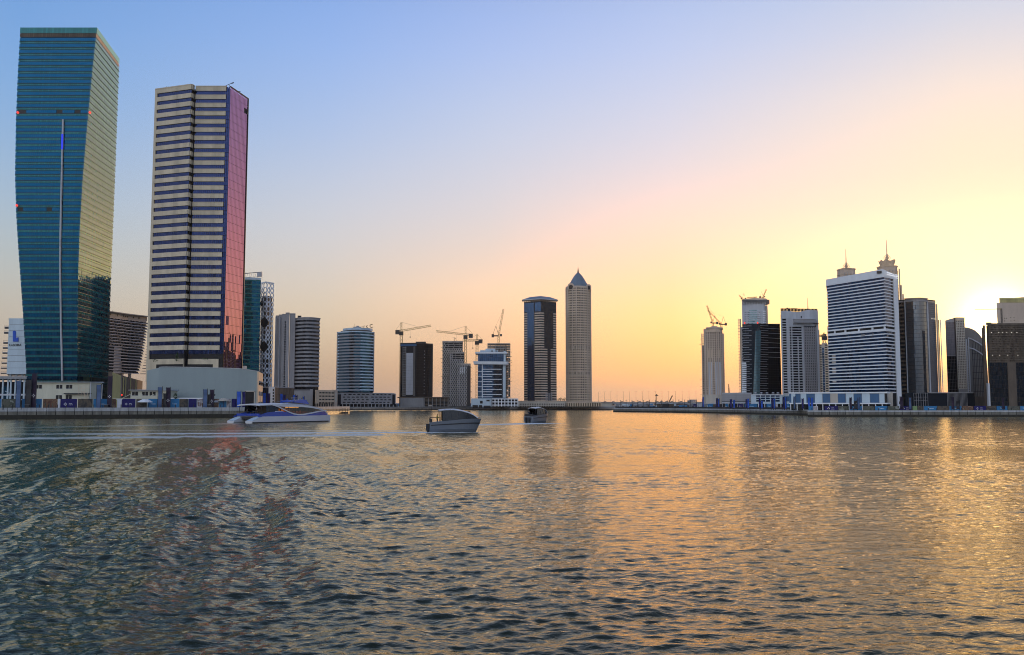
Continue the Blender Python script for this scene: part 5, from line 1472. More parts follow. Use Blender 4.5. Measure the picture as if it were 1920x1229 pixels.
# ------------------------------------------------------------------ right of centre
def craned_tower():
    Y = 900
    X = lambda px: xof(px, Y, zof(660, Y))
    zt, zs, zb = zof(617, Y), zof(625, Y), zof(758, Y)
    root = thing('shouldered_tower', 'lone sand coloured tower under construction with two cranes crossing on its top', 'tower', (X(1338), Y, LAND_Z))
    pts = [(X(1317.5), Y + 5), (X(1322.5), Y + 4), (X(1323), Y), (X(1329), Y - 2), (X(1340), Y - 3.5), (X(1349), Y - 2), (X(1354), Y), (X(1354.5), Y + 4), (X(1359.5), Y + 5)]
    W = Path(pts)
    def u_of(px): 
        for k in range(400):
            if W.at(k / 400).x >= X(px): return k / 400
        return 1.
    MB().prism(pts[1:8] + [bk((X(1354), Y), 22), bk((X(1323), Y), 22)], LAND_Z, zt).build('core', M['dconc'], root)
    MB().box(X(1319), X(1358), Y + 8, Y + 20, LAND_Z, zof(648, Y)).build('core', M['dconc'], root)
    n = 40; ph = (zs - zb) / n
    mb = MB(); W.ring(mb, 0, 1, zb, zb + ph * .42, -.4, .25); rep(mb.build('floor_slab', M['sand'], root), n, ph)
    k = 0
    for a, b in ((1317.5, 1319), (1321.5, 1323.6), (1325.5, 1327.2), (1329.3, 1331.2), (1333.6, 1335.2), (1337.4, 1338.8), (1341.2, 1342.6), (1344.6, 1346.6), (1349.5, 1351), (1353, 1355), (1357.6, 1359.5)):
        mb = MB(); W.ring(mb, u_of(a), u_of(b), zb, zs if a < 1321 or a > 1355 else zt, -.3, .6); mb.build('pier', M['sand'], root)
    # lower half already clad in paler bays
    for a, b in ((1327.5, 1329.1), (1331.6, 1333.4), (1339, 1341), (1343, 1344.4), (1347, 1349.3)):
        mb = MB(); W.ring(mb, u_of(a), u_of(b), zb + 9, zof(679, Y) , .0, .45); mb.build('pale_bay', M['lgrey'], root)
    for a, b in ((1325, 1330), (1332, 1336), (1344, 1348)):
        mb = MB(); W.ring(mb, u_of(a), u_of(b), zof(672, Y), zof(656, Y), .0, .4); mb.build('mid_panel', M['tan'], root)
    mb = MB(); W.ring(mb, .0, 1, zb - 6, zof(741, Y), -.2, .7); mb.build('base_storeys', M['greybeige'], root)
    mb = MB(); W.ring(mb, u_of(1322.6), u_of(1354.6), zof(623, Y), zt, -.2, .5); mb.build('top_wall', M['tan'], root)
    mb = MB(); x = X(1338.5)
    pl = [(X(1322.5), zt), (X(1354.5), zt), (X(1354), zof(614.8, Y)), (X(1347), zof(614.5, Y)), (X(1343), zof(612.6, Y)), (X(1334), zof(612.6, Y)), (X(1330), zof(614.5, Y)), (X(1323), zof(614.8, Y))]
    mb.hexa([(x, Y - 4, z) for x, z in pl], [(*bk((x, Y - 4), 18), z) for x, z in pl]); mb.build('crown', M['sand'], root)
    for px in (1316.5, 1360.5): scaffold_poles(root, X(px), Y + 5, LAND_Z + 8, zs - 2, 14).build('scaffold_tie', M['craned'], root, kind='stuff')
    luffing_crane(1336.5, Y + 4, zof(612.6, Y) + .01, 606, (1325.5, 573.5), 'taller luffing crane standing mid roof of the lone sand coloured tower', 'cranes on the lone tower', mast_w=1.4, w=1.0)
    luffing_crane(1352.5, Y + 8, zof(614.8, Y) + .01, 608.5, (1327, 582), 'lower luffing crane at the right roof edge of the lone tower, boom leaning left', 'cranes on the lone tower', mast_w=1.4, w=1.0)
craned_tower()

def crown_tower():
    Y = 640
    X = lambda px: xof(px, Y, zof(620, Y))
    zt, zb = zof(571, Y), LAND_Z
    root = thing('flared_crown_tower', 'tall grey blue tower with a flared open crown, behind the black glass tower', 'tower', (X(1417), Y, LAND_Z))
    pts = [(X(1394), Y + 3), (X(1400), Y), (X(1432), Y - 1), (X(1436.5), Y + 1.5)]
    W = Path(pts)
    MB().prism(pts + [bk(pts[-1], 22), bk(pts[0], 22)], zb, zt).build('core', M['lgrey'], root)
    n = 46; ph = (zof(573, Y) - zb) / n
    mb = MB(); W.panes(mb, .30, .60, zb + ph * 14, zof(581, Y), 6, 30, .1, .3, .06); mb.build('glazing', G['pale'], root)
    mb = MB(); W.panes(mb, .12, .30, zb + ph * 14, zof(584, Y), 3, 30, .4, .6, .06); W.panes(mb, .60, .72, zb + ph * 14, zof(584, Y), 2, 30, .4, .6, .06); mb.build('glazing', G['grey'], root)
    mb = MB(); W.ring(mb, .12, .8, zb + ph * 14, zb + ph * 14 + .5, .0, .3); rep(mb.build('ledge', M['lgrey'], root), 30, ph)
    mb = MB(); W.ring(mb, .80, .93, zb + ph * 20, zb + ph * 20 + ph * .45, .0, .9); rep(mb.build('balcony', M['white'], root), 24, ph)
    # right wing, a step lower
    mb = MB(); x0, x1 = X(1436.6), X(1441.6); mb.box(x0, x1, Y + 2, Y + 24, zb, zof(572.5, Y)); mb.build('side_wing', M['greyclad'], root)
    mb = MB()
    mb.box(x0 + .5, x1 + .1, Y + 1.8, Y + 2.0, zb + 3, zb + 3 + ph * .4); rep(mb.build('wing_window', M['tan'], root), 44, ph * .97)
    # scaffolded left edge
    mb = MB(); x0, x1 = X(1388.2), X(1393.2); mb.box(x0 + 1, x1, Y + 6, Y + 20, zb, zof(597, Y)); mb.build('left_wing', M['greybeige'], root)
    mb = MB()
    k = 0; z = zb
    while z < zof(597, Y):
        mb.box(x0 - .3, x1, Y + 5, Y + 6, z, z + .35); z += 2.0
    for px in (1388.5, 1390.6, 1392.6): mb.box(X(px) - .12, X(px) + .12, Y + 4.9, Y + 5.1, zb, zof(597, Y))
    mb.build('scaffold', M['tan'], root, kind='stuff')
    # flared crown on posts
    zc0, zc1 = zof(566.2, Y), zof(563.6, Y)
    mb = MB()
    for px in np.linspace(1394.5, 1436, 15): mb.box(X(px) - .3, X(px) + .3, Y - .5, Y + .3, zt, zc0)
    mb.build('crown_post', M['lgrey'], root)
    mb = MB(); mb.box(X(1395), X(1436), Y + 4, Y + 22, zt, zc0); mb.build('crown_wall', M['grey'] if 'grey' in M else M['greyclad'], root)
    b_ = [(X(1393.5), Y - 1), (X(1437.5), Y - 1), bk((X(1437.5), Y - 1), 23), bk((X(1393.5), Y - 1), 23)]
    t_ = [(X(1390), Y - 4), (X(1441), Y - 4), bk((X(1441), Y - 4), 28), bk((X(1390), Y - 4), 28)]
    MB().hexa([(x, y, zc0) for x, y in b_], [(x, y, zc1) for x, y in t_]).build('flared_cornice', M['lgrey'], root)
    mb = MB(); pl = [(X(1391), zc1 + .01), (X(1440), zc1 + .01), (X(1436), zof(560.5, Y)), (X(1414), zof(559.6, Y)), (X(1396), zof(561.6, Y))]
    mb.hexa([(x, Y - 2, z) for x, z in pl], [(*bk((x, Y - 2), 24), z) for x, z in pl]); mb.build('roof_edge', M['tan'], root)
    luffing_crane(1431, Y + 6, zof(561, Y), 557.5, (1437, 543), 'tiny crane with raised boom at the right of the flared crown', 'cranes on the flared crown tower', mast_w=.7, w=.5, n=8)
    luffing_crane(1392, Y + 8, zof(563, Y), 561, (1386, 554.5), 'tiny crane leaning out left of the flared crown', 'cranes on the flared crown tower', mast_w=.7, w=.5, n=6)
    x = X(1420)
    r2 = thing('tower_crane', 'small flat crane lying along the roof of the flared crown tower', 'crane', (x, Y + 5, zof(560, Y)), 'cranes on the flared crown tower')
    mb = MB(); mb.bar((x, Y + 5, zof(560, Y)), (x, Y + 5, zof(556, Y)), .6); mb.build('mast', M['craney'], r2)
    mb = MB(); lattice(mb, (X(1405), Y + 5, zof(557.2, Y)), (X(1424.5), Y + 5, zof(556, Y)), .5, 10, .18); mb.build('jib', M['craney'], r2)
crown_tower()

def black_wedge_tower():
    Y = 520
    X = lambda px, z=70: xof(px, Y, z)
    zt, zb = zof(606.5, Y), zof(742, Y)
    root = thing('black_glass_tower', 'black glass tower with white horizontal lines and a pale teal wedge down its front', 'tower', (X(1430), Y, LAND_Z))
    aT, aB = (X(1395.5, zt), Y + 5), (X(1400, zb), Y + 5)
    bT = (X(1425.5, zt), Y); bB = (X(1423.5, zb), Y)
    c = (X(1470, zt), Y + 8)
    n = 30; ph = (zt - zb) / n
    def lerp2(p, q, t): return (p[0] + (q[0] - p[0]) * t, p[1] + (q[1] - p[1]) * t)
    # right black face and body
    MB().hexa([(aB[0] + .5, aB[1] + .4, LAND_Z), (bB[0], bB[1] + .4, LAND_Z), (c[0] - .3, c[1] + .4, LAND_Z), (*bk(c, 20), LAND_Z), (*bk((aB[0] + .8, aB[1]), 22), LAND_Z)],
              [(aT[0] + .5, aT[1] + .4, zt - .3), (bT[0], bT[1] + .4, zt - .3), (c[0] - .3, c[1] + .4, zt - .3), (*bk(c, 20), zt - .3), (*bk((aT[0] + .8, aT[1]), 22), zt - .3)]).build('core', M['dark'], root)
    for k in range(n):
        t0, t1 = k / n, (k + 1) / n; z = zb + k * ph
        a0 = lerp2(aB, aT, t0); b0 = lerp2(bB, bT, t0)
        W1, W2 = Path([a0, b0]), Path([b0, c])
        mb = MB(); W1.panes(mb, 0, 1, z + .03, z + ph - .12, 9, 1, .1, 0, .02, .010); mb.build('front_glazing', G['dark'], root)
        mb = MB(); W2.panes(mb, 0, 1, z + .03, z + ph - .12, 12, 1, .1, 0, .02, .004); mb.build('side_glazing', G['black'], root)
        mb = MB()
        if k % 2 == 0:
            W1.ring(mb, .0, .38, z - .02, z + .16, .05, .5)
            if 14 < k: W2.ring(mb, 0, .96, z - .02, z + .14, .05, .35)
            else: W2.ring(mb, 0, .33, z - .02, z + .14, .05, .35)
        else:
            W1.ring(mb, .06, .52, z - .02, z + .14, .05, .5); W2.ring(mb, 0, .38, z - .02, z + .14, .05, .35)
        mb.build('white_line', M['lgrey'], root)
    # teal wedge, leaning
    d = .7
    P = lambda px, py: (X(px, zof(py, Y)), Y - d, zof(py, Y))
    q = [P(1411.5, 741), P(1424.3, 741), P(1426.2, 619.5), P(1416.2, 620.5)]
    qs = 24
    mb = MB()
    for k in range(qs):
        for j in range(3):
            f = lambda s, t: Vector(q[0]).lerp(Vector(q[1]), s).lerp(Vector(q[3]).lerp(Vector(q[2]), s), t)
            mb.q(f(j / 3 + .01, k / qs + .002), f((j + 1) / 3 - .01, k / qs + .002), f((j + 1) / 3 - .01, (k + 1) / qs - .003), f(j / 3 + .01, (k + 1) / qs - .003))
    mb.build('wedge_glazing', G['pale'], root)
    mb = MB(); dv = Vector((0, .6, 0)); v = [Vector(p) for p in q]; mb.hexa([v[0] + dv * .1, v[1] + dv * .1, v[1] + dv, v[0] + dv], [v[3] + dv * .1, v[2] + dv * .1, v[2] + dv, v[3] + dv]); mb.build('wedge_body', M['dmetal'], root)
    # white balconies down the left edge
    for k in range(16):
        py = 740 - k * 3.85
        mb = MB(); z = zof(py, Y); x = X(1393 if k < 15 else 1392.5, z); mb.box(x, x + 2.6, Y + 2.5, Y + 6, z, z + .75); mb.build('balcony', M['white'], root)
    mb = MB(); mb.box(X(1392.6), X(1396.6), Y + 5.5, Y + 20, LAND_Z, zof(612, Y)); mb.build('left_wall', M['greyclad'], root)
    mb = MB()
    for k in range(22): z = zof(738 - k * 5.6, Y); mb.box(X(1394), X(1395.4), Y + 5.3, Y + 5.48, z, z + .9)
    mb.build('small_window', M['dark'], root, kind='stuff')
    mb = MB(); mb.box(bT[0] - 5, c[0] + .3, Y + 9, Y + 18, zt - .2, zt + .5); mb.build('roof', M['dmetal'], root)
    for px in (1397, 1421.5):
        mb = MB(); mb.bar((X(px, zt), Y + 1, zt - .3), (X(px, zt), Y + 1, zt + .8), .7, 6); mb.build('beacon', E_RED, root)
black_wedge_tower()

def grid_tower():
    Y = 500
    X = lambda px: xof(px, Y, 60)
    zt, zb = zof(584, Y), zof(744, Y)
    root = thing('grid_tower', 'grey gridded tower with wavy parapet and thin spire, left of the white hotel', 'tower', (X(1500), Y, LAND_Z))
    a, b = (X(1463.5), Y), (X(1535), Y + 2)
    W = Path([a, b])
    U = lambda px: (px - 1463.5) / 71.5
    MB().prism([(a[0], a[1] + .6), (b[0], b[1] + .6), bk(b, 22), bk(a, 22)], LAND_Z, zof(590, Y)).build('core', M['dark'], root)
    n = 27; z1 = zof(613, Y); ph = (z1 - zb) / n
    mb = MB(); W.panes(mb, .0, 1, zb, z1 + 10, 26, n + 3, .08, .1, -.3, .008); mb.build('glazing', G['dark'], root)
    mb = MB(); W.ring(mb, U(1465), U(1474), zb, zb + .55, -.4, .25); rep(mb.build('left_ledge', M['lgrey'], root), n + 3, ph)
    mb = MB(); W.ring(mb, U(1480), U(1503), zb, zb + .5, -.4, .25); rep(mb.build('ledge', M['lgrey'], root), n, ph)
    mb = MB(); W.ring(mb, U(1504), U(1534), zb, zb + ph * .42, -.4, .3); rep(mb.build('grid_beam', M['greyclad'], root), n, ph)
    for i in range(8):
        mb = MB(); px = 1507 + i * 3.55; W.ring(mb, U(px), U(px + 1.5), zb, z1, -.4, .36); mb.build('grid_pier', M['greyclad'], root)
    for p0, p1, py in ((1463.5, 1465.2, 598), (1473.5, 1479, 596), (1483, 1484.2, 613), (1494.6, 1495.8, 632), (1503, 1506, 613), (1531.5, 1535, 600)):
        mb = MB(); W.ring(mb, U(p0), U(p1), zb, zof(py, Y), -.4, .5); mb.build('pier', M['lgrey'], root)
    mb = MB(); W.ring(mb, U(1476), U(1506), z1, z1 + .8, -.4, .55); mb.build('ledge_top', M['lgrey'], root)
    # top wall with wavy parapet
    pl = [(1463.5, 584), (1466, 583.4), (1473, 582.7), (1482, 583.7), (1492, 585.6), (1500, 584.6), (1510, 582.2), (1519, 580.6), (1526, 581.3), (1535, 581.6)]
    mb = MB()
    for (p0, y0), (p1, y1) in zip(pl[:-1], pl[1:]):
        A, B = W.at(U(p0), .2), W.at(U(p1), .2); zl = zof(613, Y) + .82 if p0 >= 1473 else zof(598, Y)
        mb.hexa([(A.x, A.y, zl), (B.x, B.y, zl), (*bk(B, 10), zl), (*bk(A, 10), zl)], [(A.x, A.y, zof(y0, Y)), (B.x, B.y, zof(y1, Y)), (*bk(B, 10), zof(y1, Y)), (*bk(A, 10), zof(y0, Y))])
    mb.build('parapet_wall', M['lgrey'], root)
    mb = MB(); W.ring(mb, U(1487), U(1528), zof(604, Y), zof(599, Y), .3, 1.6); mb.build('balcony', M['greyclad'], root)
    mb = MB(); W.ring(mb, U(1487), U(1528), zof(612, Y), zof(605.5, Y), .2, .3); mb.build('loggia', M['dmetal'], root)
    mb = MB()
    for i in range(22): W.ring(mb, U(1487.5 + i * 1.85), U(1488 + i * 1.85), zof(612, Y), zof(605.2, Y), .3, .9)
    W.ring(mb, U(1486), U(1529), zof(599, Y), zof(598.2, Y), .3, 1.8); W.ring(mb, U(1486), U(1529), zof(605.2, Y), zof(604.3, Y), .3, 1.8)
    mb.build('balcony_rail', M['lgrey'], root)
    mb = MB(); W.ring(mb, U(1524), U(1539.5), zof(606.8, Y), zof(606, Y), .2, 1.6); mb.build('arm', M['dmetal'], root)
    mb = MB(); W.ring(mb, U(1501.5), U(1503.3), zof(596, Y), zof(592.8, Y), .2, .5); mb.build('sign_mark', M['dark'], root)
    x = X(1519); mb = MB(); mb.bar((x, Y + 4, zof(581, Y)), (x, Y + 4, zof(557.5, Y)), .6, 6, .2); mb.build('spire', M['steel'], root)
    mb = MB(); mb.box(X(1535.2), X(1538.3), Y + 3, Y + 18, LAND_Z, zof(618, Y)); mb.build('side_wing', M['tan'], root)
    x = X(1488.3)
    r2 = thing('tower_crane', 'small crane with a round weight on the grey gridded tower roof', 'crane', (x, Y + 8, zof(585, Y)), None)
    mb = MB(); lattice(mb, (x, Y + 8, zof(585.5, Y)), (x, Y + 8, zof(575.8, Y)), .4, 4, .12); mb.build('mast', M['craney'], r2)
    mb = MB(); lattice(mb, (X(1484), Y + 8, zof(575.6, Y)), (X(1503.5), Y + 8, zof(576.2, Y)), .4, 9, .12); mb.build('jib', M['craney'], r2)
    mb = MB(); mb.box(X(1482.8), X(1485), Y + 7.5, Y + 8.6, zof(577.2, Y), zof(574.6, Y)); mb.build('counterweight', M['craned'], r2)
grid_tower()

def slim_behind():
    Y = 640
    X = lambda px: xof(px, Y, 40)
    zt = zof(646, Y)
    root = thing('slim_blue_slot_tower', 'narrow brown tower with a blue glass slot between the gridded tower and white hotel', 'tower', (X(1545), Y, LAND_Z))
    MB().box(X(1536), X(1553), Y, Y + 16, LAND_Z, zt).build('wall', M['greybeige'], root)
    W = Path([(X(1536), Y), (X(1553), Y)])
    mb = MB(); W.panes(mb, .32, .56, LAND_Z, zof(652, Y), 1, 22, .1, .2, .08); mb.build('glazing', G['blue'], root)
    n = 26; ph = (zt - LAND_Z) / n
    mb = MB(); W.ring(mb, .6, .95, LAND_Z, LAND_Z + ph * .4, .02, .25); W.ring(mb, .02, .28, LAND_Z, LAND_Z + ph * .4, .02, .25); rep(mb.build('ledge', M['tan'], root), n, ph)
    mb = MB()
    for k in range(n): W.ring(mb, .64, .9, LAND_Z + ph * (k + .45), LAND_Z + ph * (k + .9), .01, .1); W.ring(mb, .06, .26, LAND_Z + ph * (k + .45), LAND_Z + ph * (k + .9), .01, .1)
    mb.build('window', M['dark'], root, kind='stuff')
    mb = MB(); mb.box(X(1541), X(1551), Y - .2, Y + 10, zt, zt + 1.1); mb.build('roof_house', M['tan'], root)
    hammer_crane(1545.5, 700, LAND_Z, 630.5, 1537, 630.2, 'distant pale crane seen in the gap left of the white striped hotel', back=1551, head=2)
slim_behind()

def white_hotel():
    Yr, Yl = 420, 452
    zt = zof(505.5, Yr)
    a = (xof(1550, Yl, zt), Yl); b = (xof(1657, Yr, zt), Yr); c = (xof(1672.5, Yr + 7, zt), Yr + 7); d = (xof(1680.5, Yr + 9, zt), Yr + 9)
    root = thing('white_hotel', 'large hotel of white bands and blue glass with a white end pier', 'hotel', place([a, d]))
    W1, W2, W3 = Path([a, b]), Path([b, c]), Path([c, d]); W = Path([a, b, c])
    zb = zof(737, Yr)
    MB().prism([(a[0] + .3, a[1] + .5), (b[0], b[1] + .6), (d[0] - .2, d[1] + .6), bk(d, 24), bk((a[0] + .6, a[1]), 26)], LAND_Z, zt - 3).build('core', M['dark'], root)
    ztop = zof(520, Yr)          # underside of the white crown at the corner
    zmech0, zmech1 = zof(621, Yr), zof(611.5, Yr)
    n1 = 15; p1 = (ztop - zmech1) / n1
    n2 = 18; p2 = (zmech0 - zb) / n2
    for z0, n, ph in ((zmech1, n1, p1), (zb, n2, p2)):
        for k in range(n):
            mb = MB(); z = z0 + k * ph
            W1.panes(mb, 0, 1, z + ph * .30, z + ph - .02, 34, 1, .12, 0, -.1, .010); W2.panes(mb, 0, 1, z + ph * .30, z + ph - .02, 6, 1, .12, 0, -.1, .01)
            mb.build('glazing', G['hotel'], root)
        mb = MB(); W.ring(mb, 0, 1, z0, z0 + ph * .33, -.3, .30); rep(mb.build('white_band', M['white'], root), n, ph)
    mb = MB(); W1.panes(mb, 0, 1, zmech0 + .2, zmech1 - .3, 22, 1, .12, 0, -.9, .01); W2.panes(mb, 0, 1, zmech0 + .2, zmech1 - .3, 4, 1, .12, 0, -.9, .01); mb.build('sky_lobby_glazing', G['dark'], root)
    mb = MB(); W.ring(mb, 0, 1, zmech0 - .02, zmech0 + 1.1, -.3, .55); W.ring(mb, 0, 1, zmech1 - .1, zmech1 + .6, -.3, .5); mb.build('sky_lobby_band', M['white'], root)
    mb = MB()
    for px in (1563, 1583.5, 1609, 1633.5, 1655): u = (px - 1550) / 107; W1.ring(mb, u, u + .014, zmech0 + 1.1, zmech1 - .11, -.3, .5)
    mb.build('white_post', M['white'], root)
    for px in (1614, 1634, 1662): 
        mb = MB(); WW = W1 if px < 1657 else W2; u = (px - 1550) / 107 if px < 1657 else .35
        WW.ring(mb, u, u + (.06 if px == 1614 else .02 if px < 1657 else .25), zmech0 - p2 * .95, zmech0 - p2 * .5, .0, .3); mb.build('wall_panel', M['greybeige'], root)
    for k in (3, 6, 7, 9, 10, 11):
        mb = MB(); W1.ring(mb, .06, .125, zb + k * p2 + p2 * .45, zb + k * p2 + p2 * .95, -.05, .1); mb.build('blind', M['greybeige'], root)
    # crown: level soffit, top rising a little towards the corner
    mb = MB(); A, B = W1.at(0, .5), W1.at(1, .5); C2 = W2.at(1, .5); D = W3.at(1, .5)
    zl = zof(523.5, Yl)
    pa = [(A.x, A.y), (B.x, B.y), (C2.x, C2.y), (D.x, D.y)]; pb = [bk(D, 20), bk((A.x + .3, A.y), 22)]
    tops = [zt - .4, zt + .1, zt - 1.1, zt - 1.6, zt - 1.6, zt - .4]
    P = pa + pb
    mb.hexa([(x, y, ztop) for x, y in P], [(x, y, z) for (x, y), z in zip(P, tops)]); mb.build('crown', M['white'], root)
    mb = MB(); W3.ring(mb, 0, 1, LAND_Z, ztop - .01, -16, .6); mb.build('end_pier', M['white'], root)
    mb = MB(); p = W1.at((1650 - 1550) / 107, .5, zof(509, Yr)); q = W1.at((1654.5 - 1550) / 107, .5); 
    mb.hexa([(p.x - 1.0, p.y + .2, zof(512.5, Yr)), (q.x, q.y + .0, zof(512.5, Yr)), (q.x, q.y - .15, zof(512.5, Yr)), (p.x - 1.0, p.y - .1, zof(512.5, Yr))], [(p.x - 1.0, p.y + .2, zof(507.6, Yr)), (q.x, q.y, zof(507.6, Yr)), (q.x, q.y - .15, zof(507.6, Yr)), (p.x - 1.0, p.y - .1, zof(507.6, Yr))]); mb.build('sign_board', M['dmetal'], root)
    # lit letters on the crown's right end, too small to read in the photo: two lines of short strokes and a round mark
    mb = MB(); WS = Path([(b[0] + .2, b[1]), (d[0], d[1])])
    for row, py in enumerate((511.6, 515.2)):
        u = .02
        while u < .62:
            w = random.choice((.035, .05, .06)); WS.ring(mb, u, u + w, zof(py + 1.0, Yr), zof(py - random.choice((.2, .8, 1.0)), Yr), 1.0, 1.15); u += w + .035
    for py in (512, 515, 518): WS.ring(mb, .74, .97, zof(py + .7, Yr), zof(py - .6, Yr), 1.0, 1.15)
    mb.build('lettering', E_SIGN, root)
    mb = MB(); x = W3.at(.5, .9).x; mb.box(x - .9, x + .9, W3.at(.5, .75).y - .2, W3.at(.5, .75).y - .05, zof(758, Yr), zof(753, Yr)); mb.build('pier_sign', M['dark'], root)
    mb = MB(); y_ = W3.at(.5, .75).y - .26; mb.box(x - .25, x + .3, y_, y_ + .05, zof(757, Yr), zof(753.8, Yr)); mb.box(x - .5, x + .6, y_, y_ + .05, zof(757.8, Yr), zof(756.6, Yr) - .01) if False else None; mb.build('pier_mark', M['print'], root)
white_hotel()

def hotel_podium():
    Y = 408
    a, b = (xof(1480, Y + 10), Y + 10), (xof(1664, Y - 2), Y - 2)
    W = Path([a, b]); zt, z0 = zof(736.5, Y), zof(757, Y)
    root = thing('panelled_podium', 'long low podium of alternating pale and blue tall panels under the white hotel', 'building', place([a, b]))
    MB().prism(closed(W, 7), z0 + .05, zt - .05).build('wall', M['steel'], root)
    seq = [(1480, 1484, 'bluepanel'), (1484, 1492, 'paleblue'), (1492, 1502, 'bluepanel'), (1502, 1513, 'paleblue'), (1513, 1529, 'bluepanel'), (1529.5, 1543.5, 'paleblue'), (1544, 1558, 'bluepanel'), (1558.5, 1572.5, 'greybeige'), (1573, 1587, 'bluepanel'), (1588, 1602, 'paleblue'), (1602.5, 1617, 'bluepanel'), (1617.5, 1632, 'paleblue'), (1632.5, 1649, 'bluepanel'), (1649.5, 1659, 'paleblue'), (1659.5, 1664, 'dark')]
    for p0, p1, m in seq:
        u0, u1 = (p0 - 1480) / 184, (p1 - 1480) / 184
        mb = MB(); W.ring(mb, u0 + .0008, u1 - .0008, z0 + .35, zt - .35, .03, .18 if m != 'bluepanel' else .10); mb.build('wall_panel', M[m], root)
    mb = MB(); W.ring(mb, 0, 1, zt - .34, zt + .25, -7, .5); mb.build('roof_edge', M['white'], root)
    mb = MB(); W.ring(mb, 0, 1, z0 - .25, z0 + .3, -7, .5); mb.build('soffit_beam', M['white'], root)
    for i in range(15):
        mb = MB(); W.ring(mb, .01 + i / 15, .018 + i / 15, RZ, z0 - .26, -.2, .3); mb.build('column', M['white'], root)
    mb = MB(); W.ring(mb, 0, 1, RZ, z0 - .3, -6, -3); mb.build('shopfront', G['dark'], root)
    mb = MB(); x0, x1 = xof(1666, 417), xof(1674.5, 417); mb.box(x0, x1, 417, 420, RZ, zof(736, 417)); mb.build('screen_wall', M['greybeige'], root)
hotel_podium()

def left_low_row():
    Y = 505
    root = thing('louvred_block', 'low dark block with pale louvre bands below the black glass tower', 'building', (xof(1380, Y), Y, RZ))
    a, b = xof(1353.5, Y), xof(1409, Y); zt = zof(738.5, Y); W = Path([(a, Y), (b, Y)])
    MB().box(a, b, Y + .3, Y + 18, RZ, zt).build('wall', M['dark'], root)
    for k in range(4):
        z = zof(753, Y) + (zt - zof(753, Y)) * (k + .2) / 4
        mb = MB(); W.ring(mb, 0, 1, z, z + 1.0, -.1, .5); mb.build('louvre_band', M['greyclad'], root)
    mb = MB(); W.ring(mb, -.01, 1.01, zt, zt + .5, -18, .6); mb.build('roof', M['lgrey'], root)
    mb = MB(); mb.box(xof(1383, Y), xof(1404, Y), Y + 3, Y + 12, zt + .5, zof(736.5, Y)); mb.build('plant_room', M['paleblue'], root)
    mb = MB(); W.ring(mb, 0, 1, zof(757, Y), zof(753.5, Y), -.1, .2); mb.build('fascia', M['lgrey'], root)
    mb = MB()
    for i in range(10): W.ring(mb, i / 10 + .01, i / 10 + .03, RZ, zof(757, Y), -.1, .25)
    mb.build('column', M['greyclad'], root)
    Y = 480
    root = thing('window_grid_block', 'low pale blue block with a grid of square windows, left of the panelled podium', 'building', (xof(1445, Y), Y, RZ))
    a, b = xof(1408.5, Y), xof(1481, Y); zt = zof(741.5, Y); W = Path([(a, Y), (b, Y)])
    MB().box(a, b, Y, Y + 18, zof(757.5, Y), zt).build('wall', M['paleblue'], root)
    mb = MB(); W.ring(mb, 0, 1, zt, zt + .4, -18, .4); mb.build('roof', M['white'], root)
    for r in range(3):
        for i in range(5):
            mb = MB(); x0, x1 = xof(1418 + 9.1 * i, Y), xof(1425.5 + 9.1 * i, Y); z = zof(753.5 - 4.6 * r, Y); mb.box(x0, x1, Y - .08, Y - .002, z, z + .85); mb.build('window', G['blue'], root)
    mb = MB(); W.ring(mb, .86, .99, zof(753, Y), zof(743.5, Y), .02, .12); mb.build('blue_panel', M['bluepanel'], root)
    mb = MB()
    for i in range(12): W.ring(mb, i / 12 + .01, i / 12 + .025, RZ, zof(757.6, Y), -.3, .2)
    mb.build('column', M['white'], root)
    mb = MB(); W.ring(mb, 0, 1, RZ, zof(757.6, Y), -6, -4); mb.build('shopfront', G['dark'], root)
    for i, px in enumerate((1417, 1428, 1438.5, 1450, 1459)):
        x = xof(px, Y + 4)
        r2 = thing('roof_vent', 'round roof vent on the pale blue low block', 'roof vent', (x, Y + 4, zt + .41), 'vents on the low blue roof')
        mb = MB(); mb.bar((x, Y + 4, zt + .41), (x, Y + 4, zt + 1.1), .7, 8); mb.build('pipe', M['steel'], r2)
        mb = MB(); mb.bar((x, Y + 4, zt + 1.1), (x, Y + 4, zt + 1.5), 2.2, 8, .6); mb.build('cap', M['lgrey'], r2)
left_low_row()

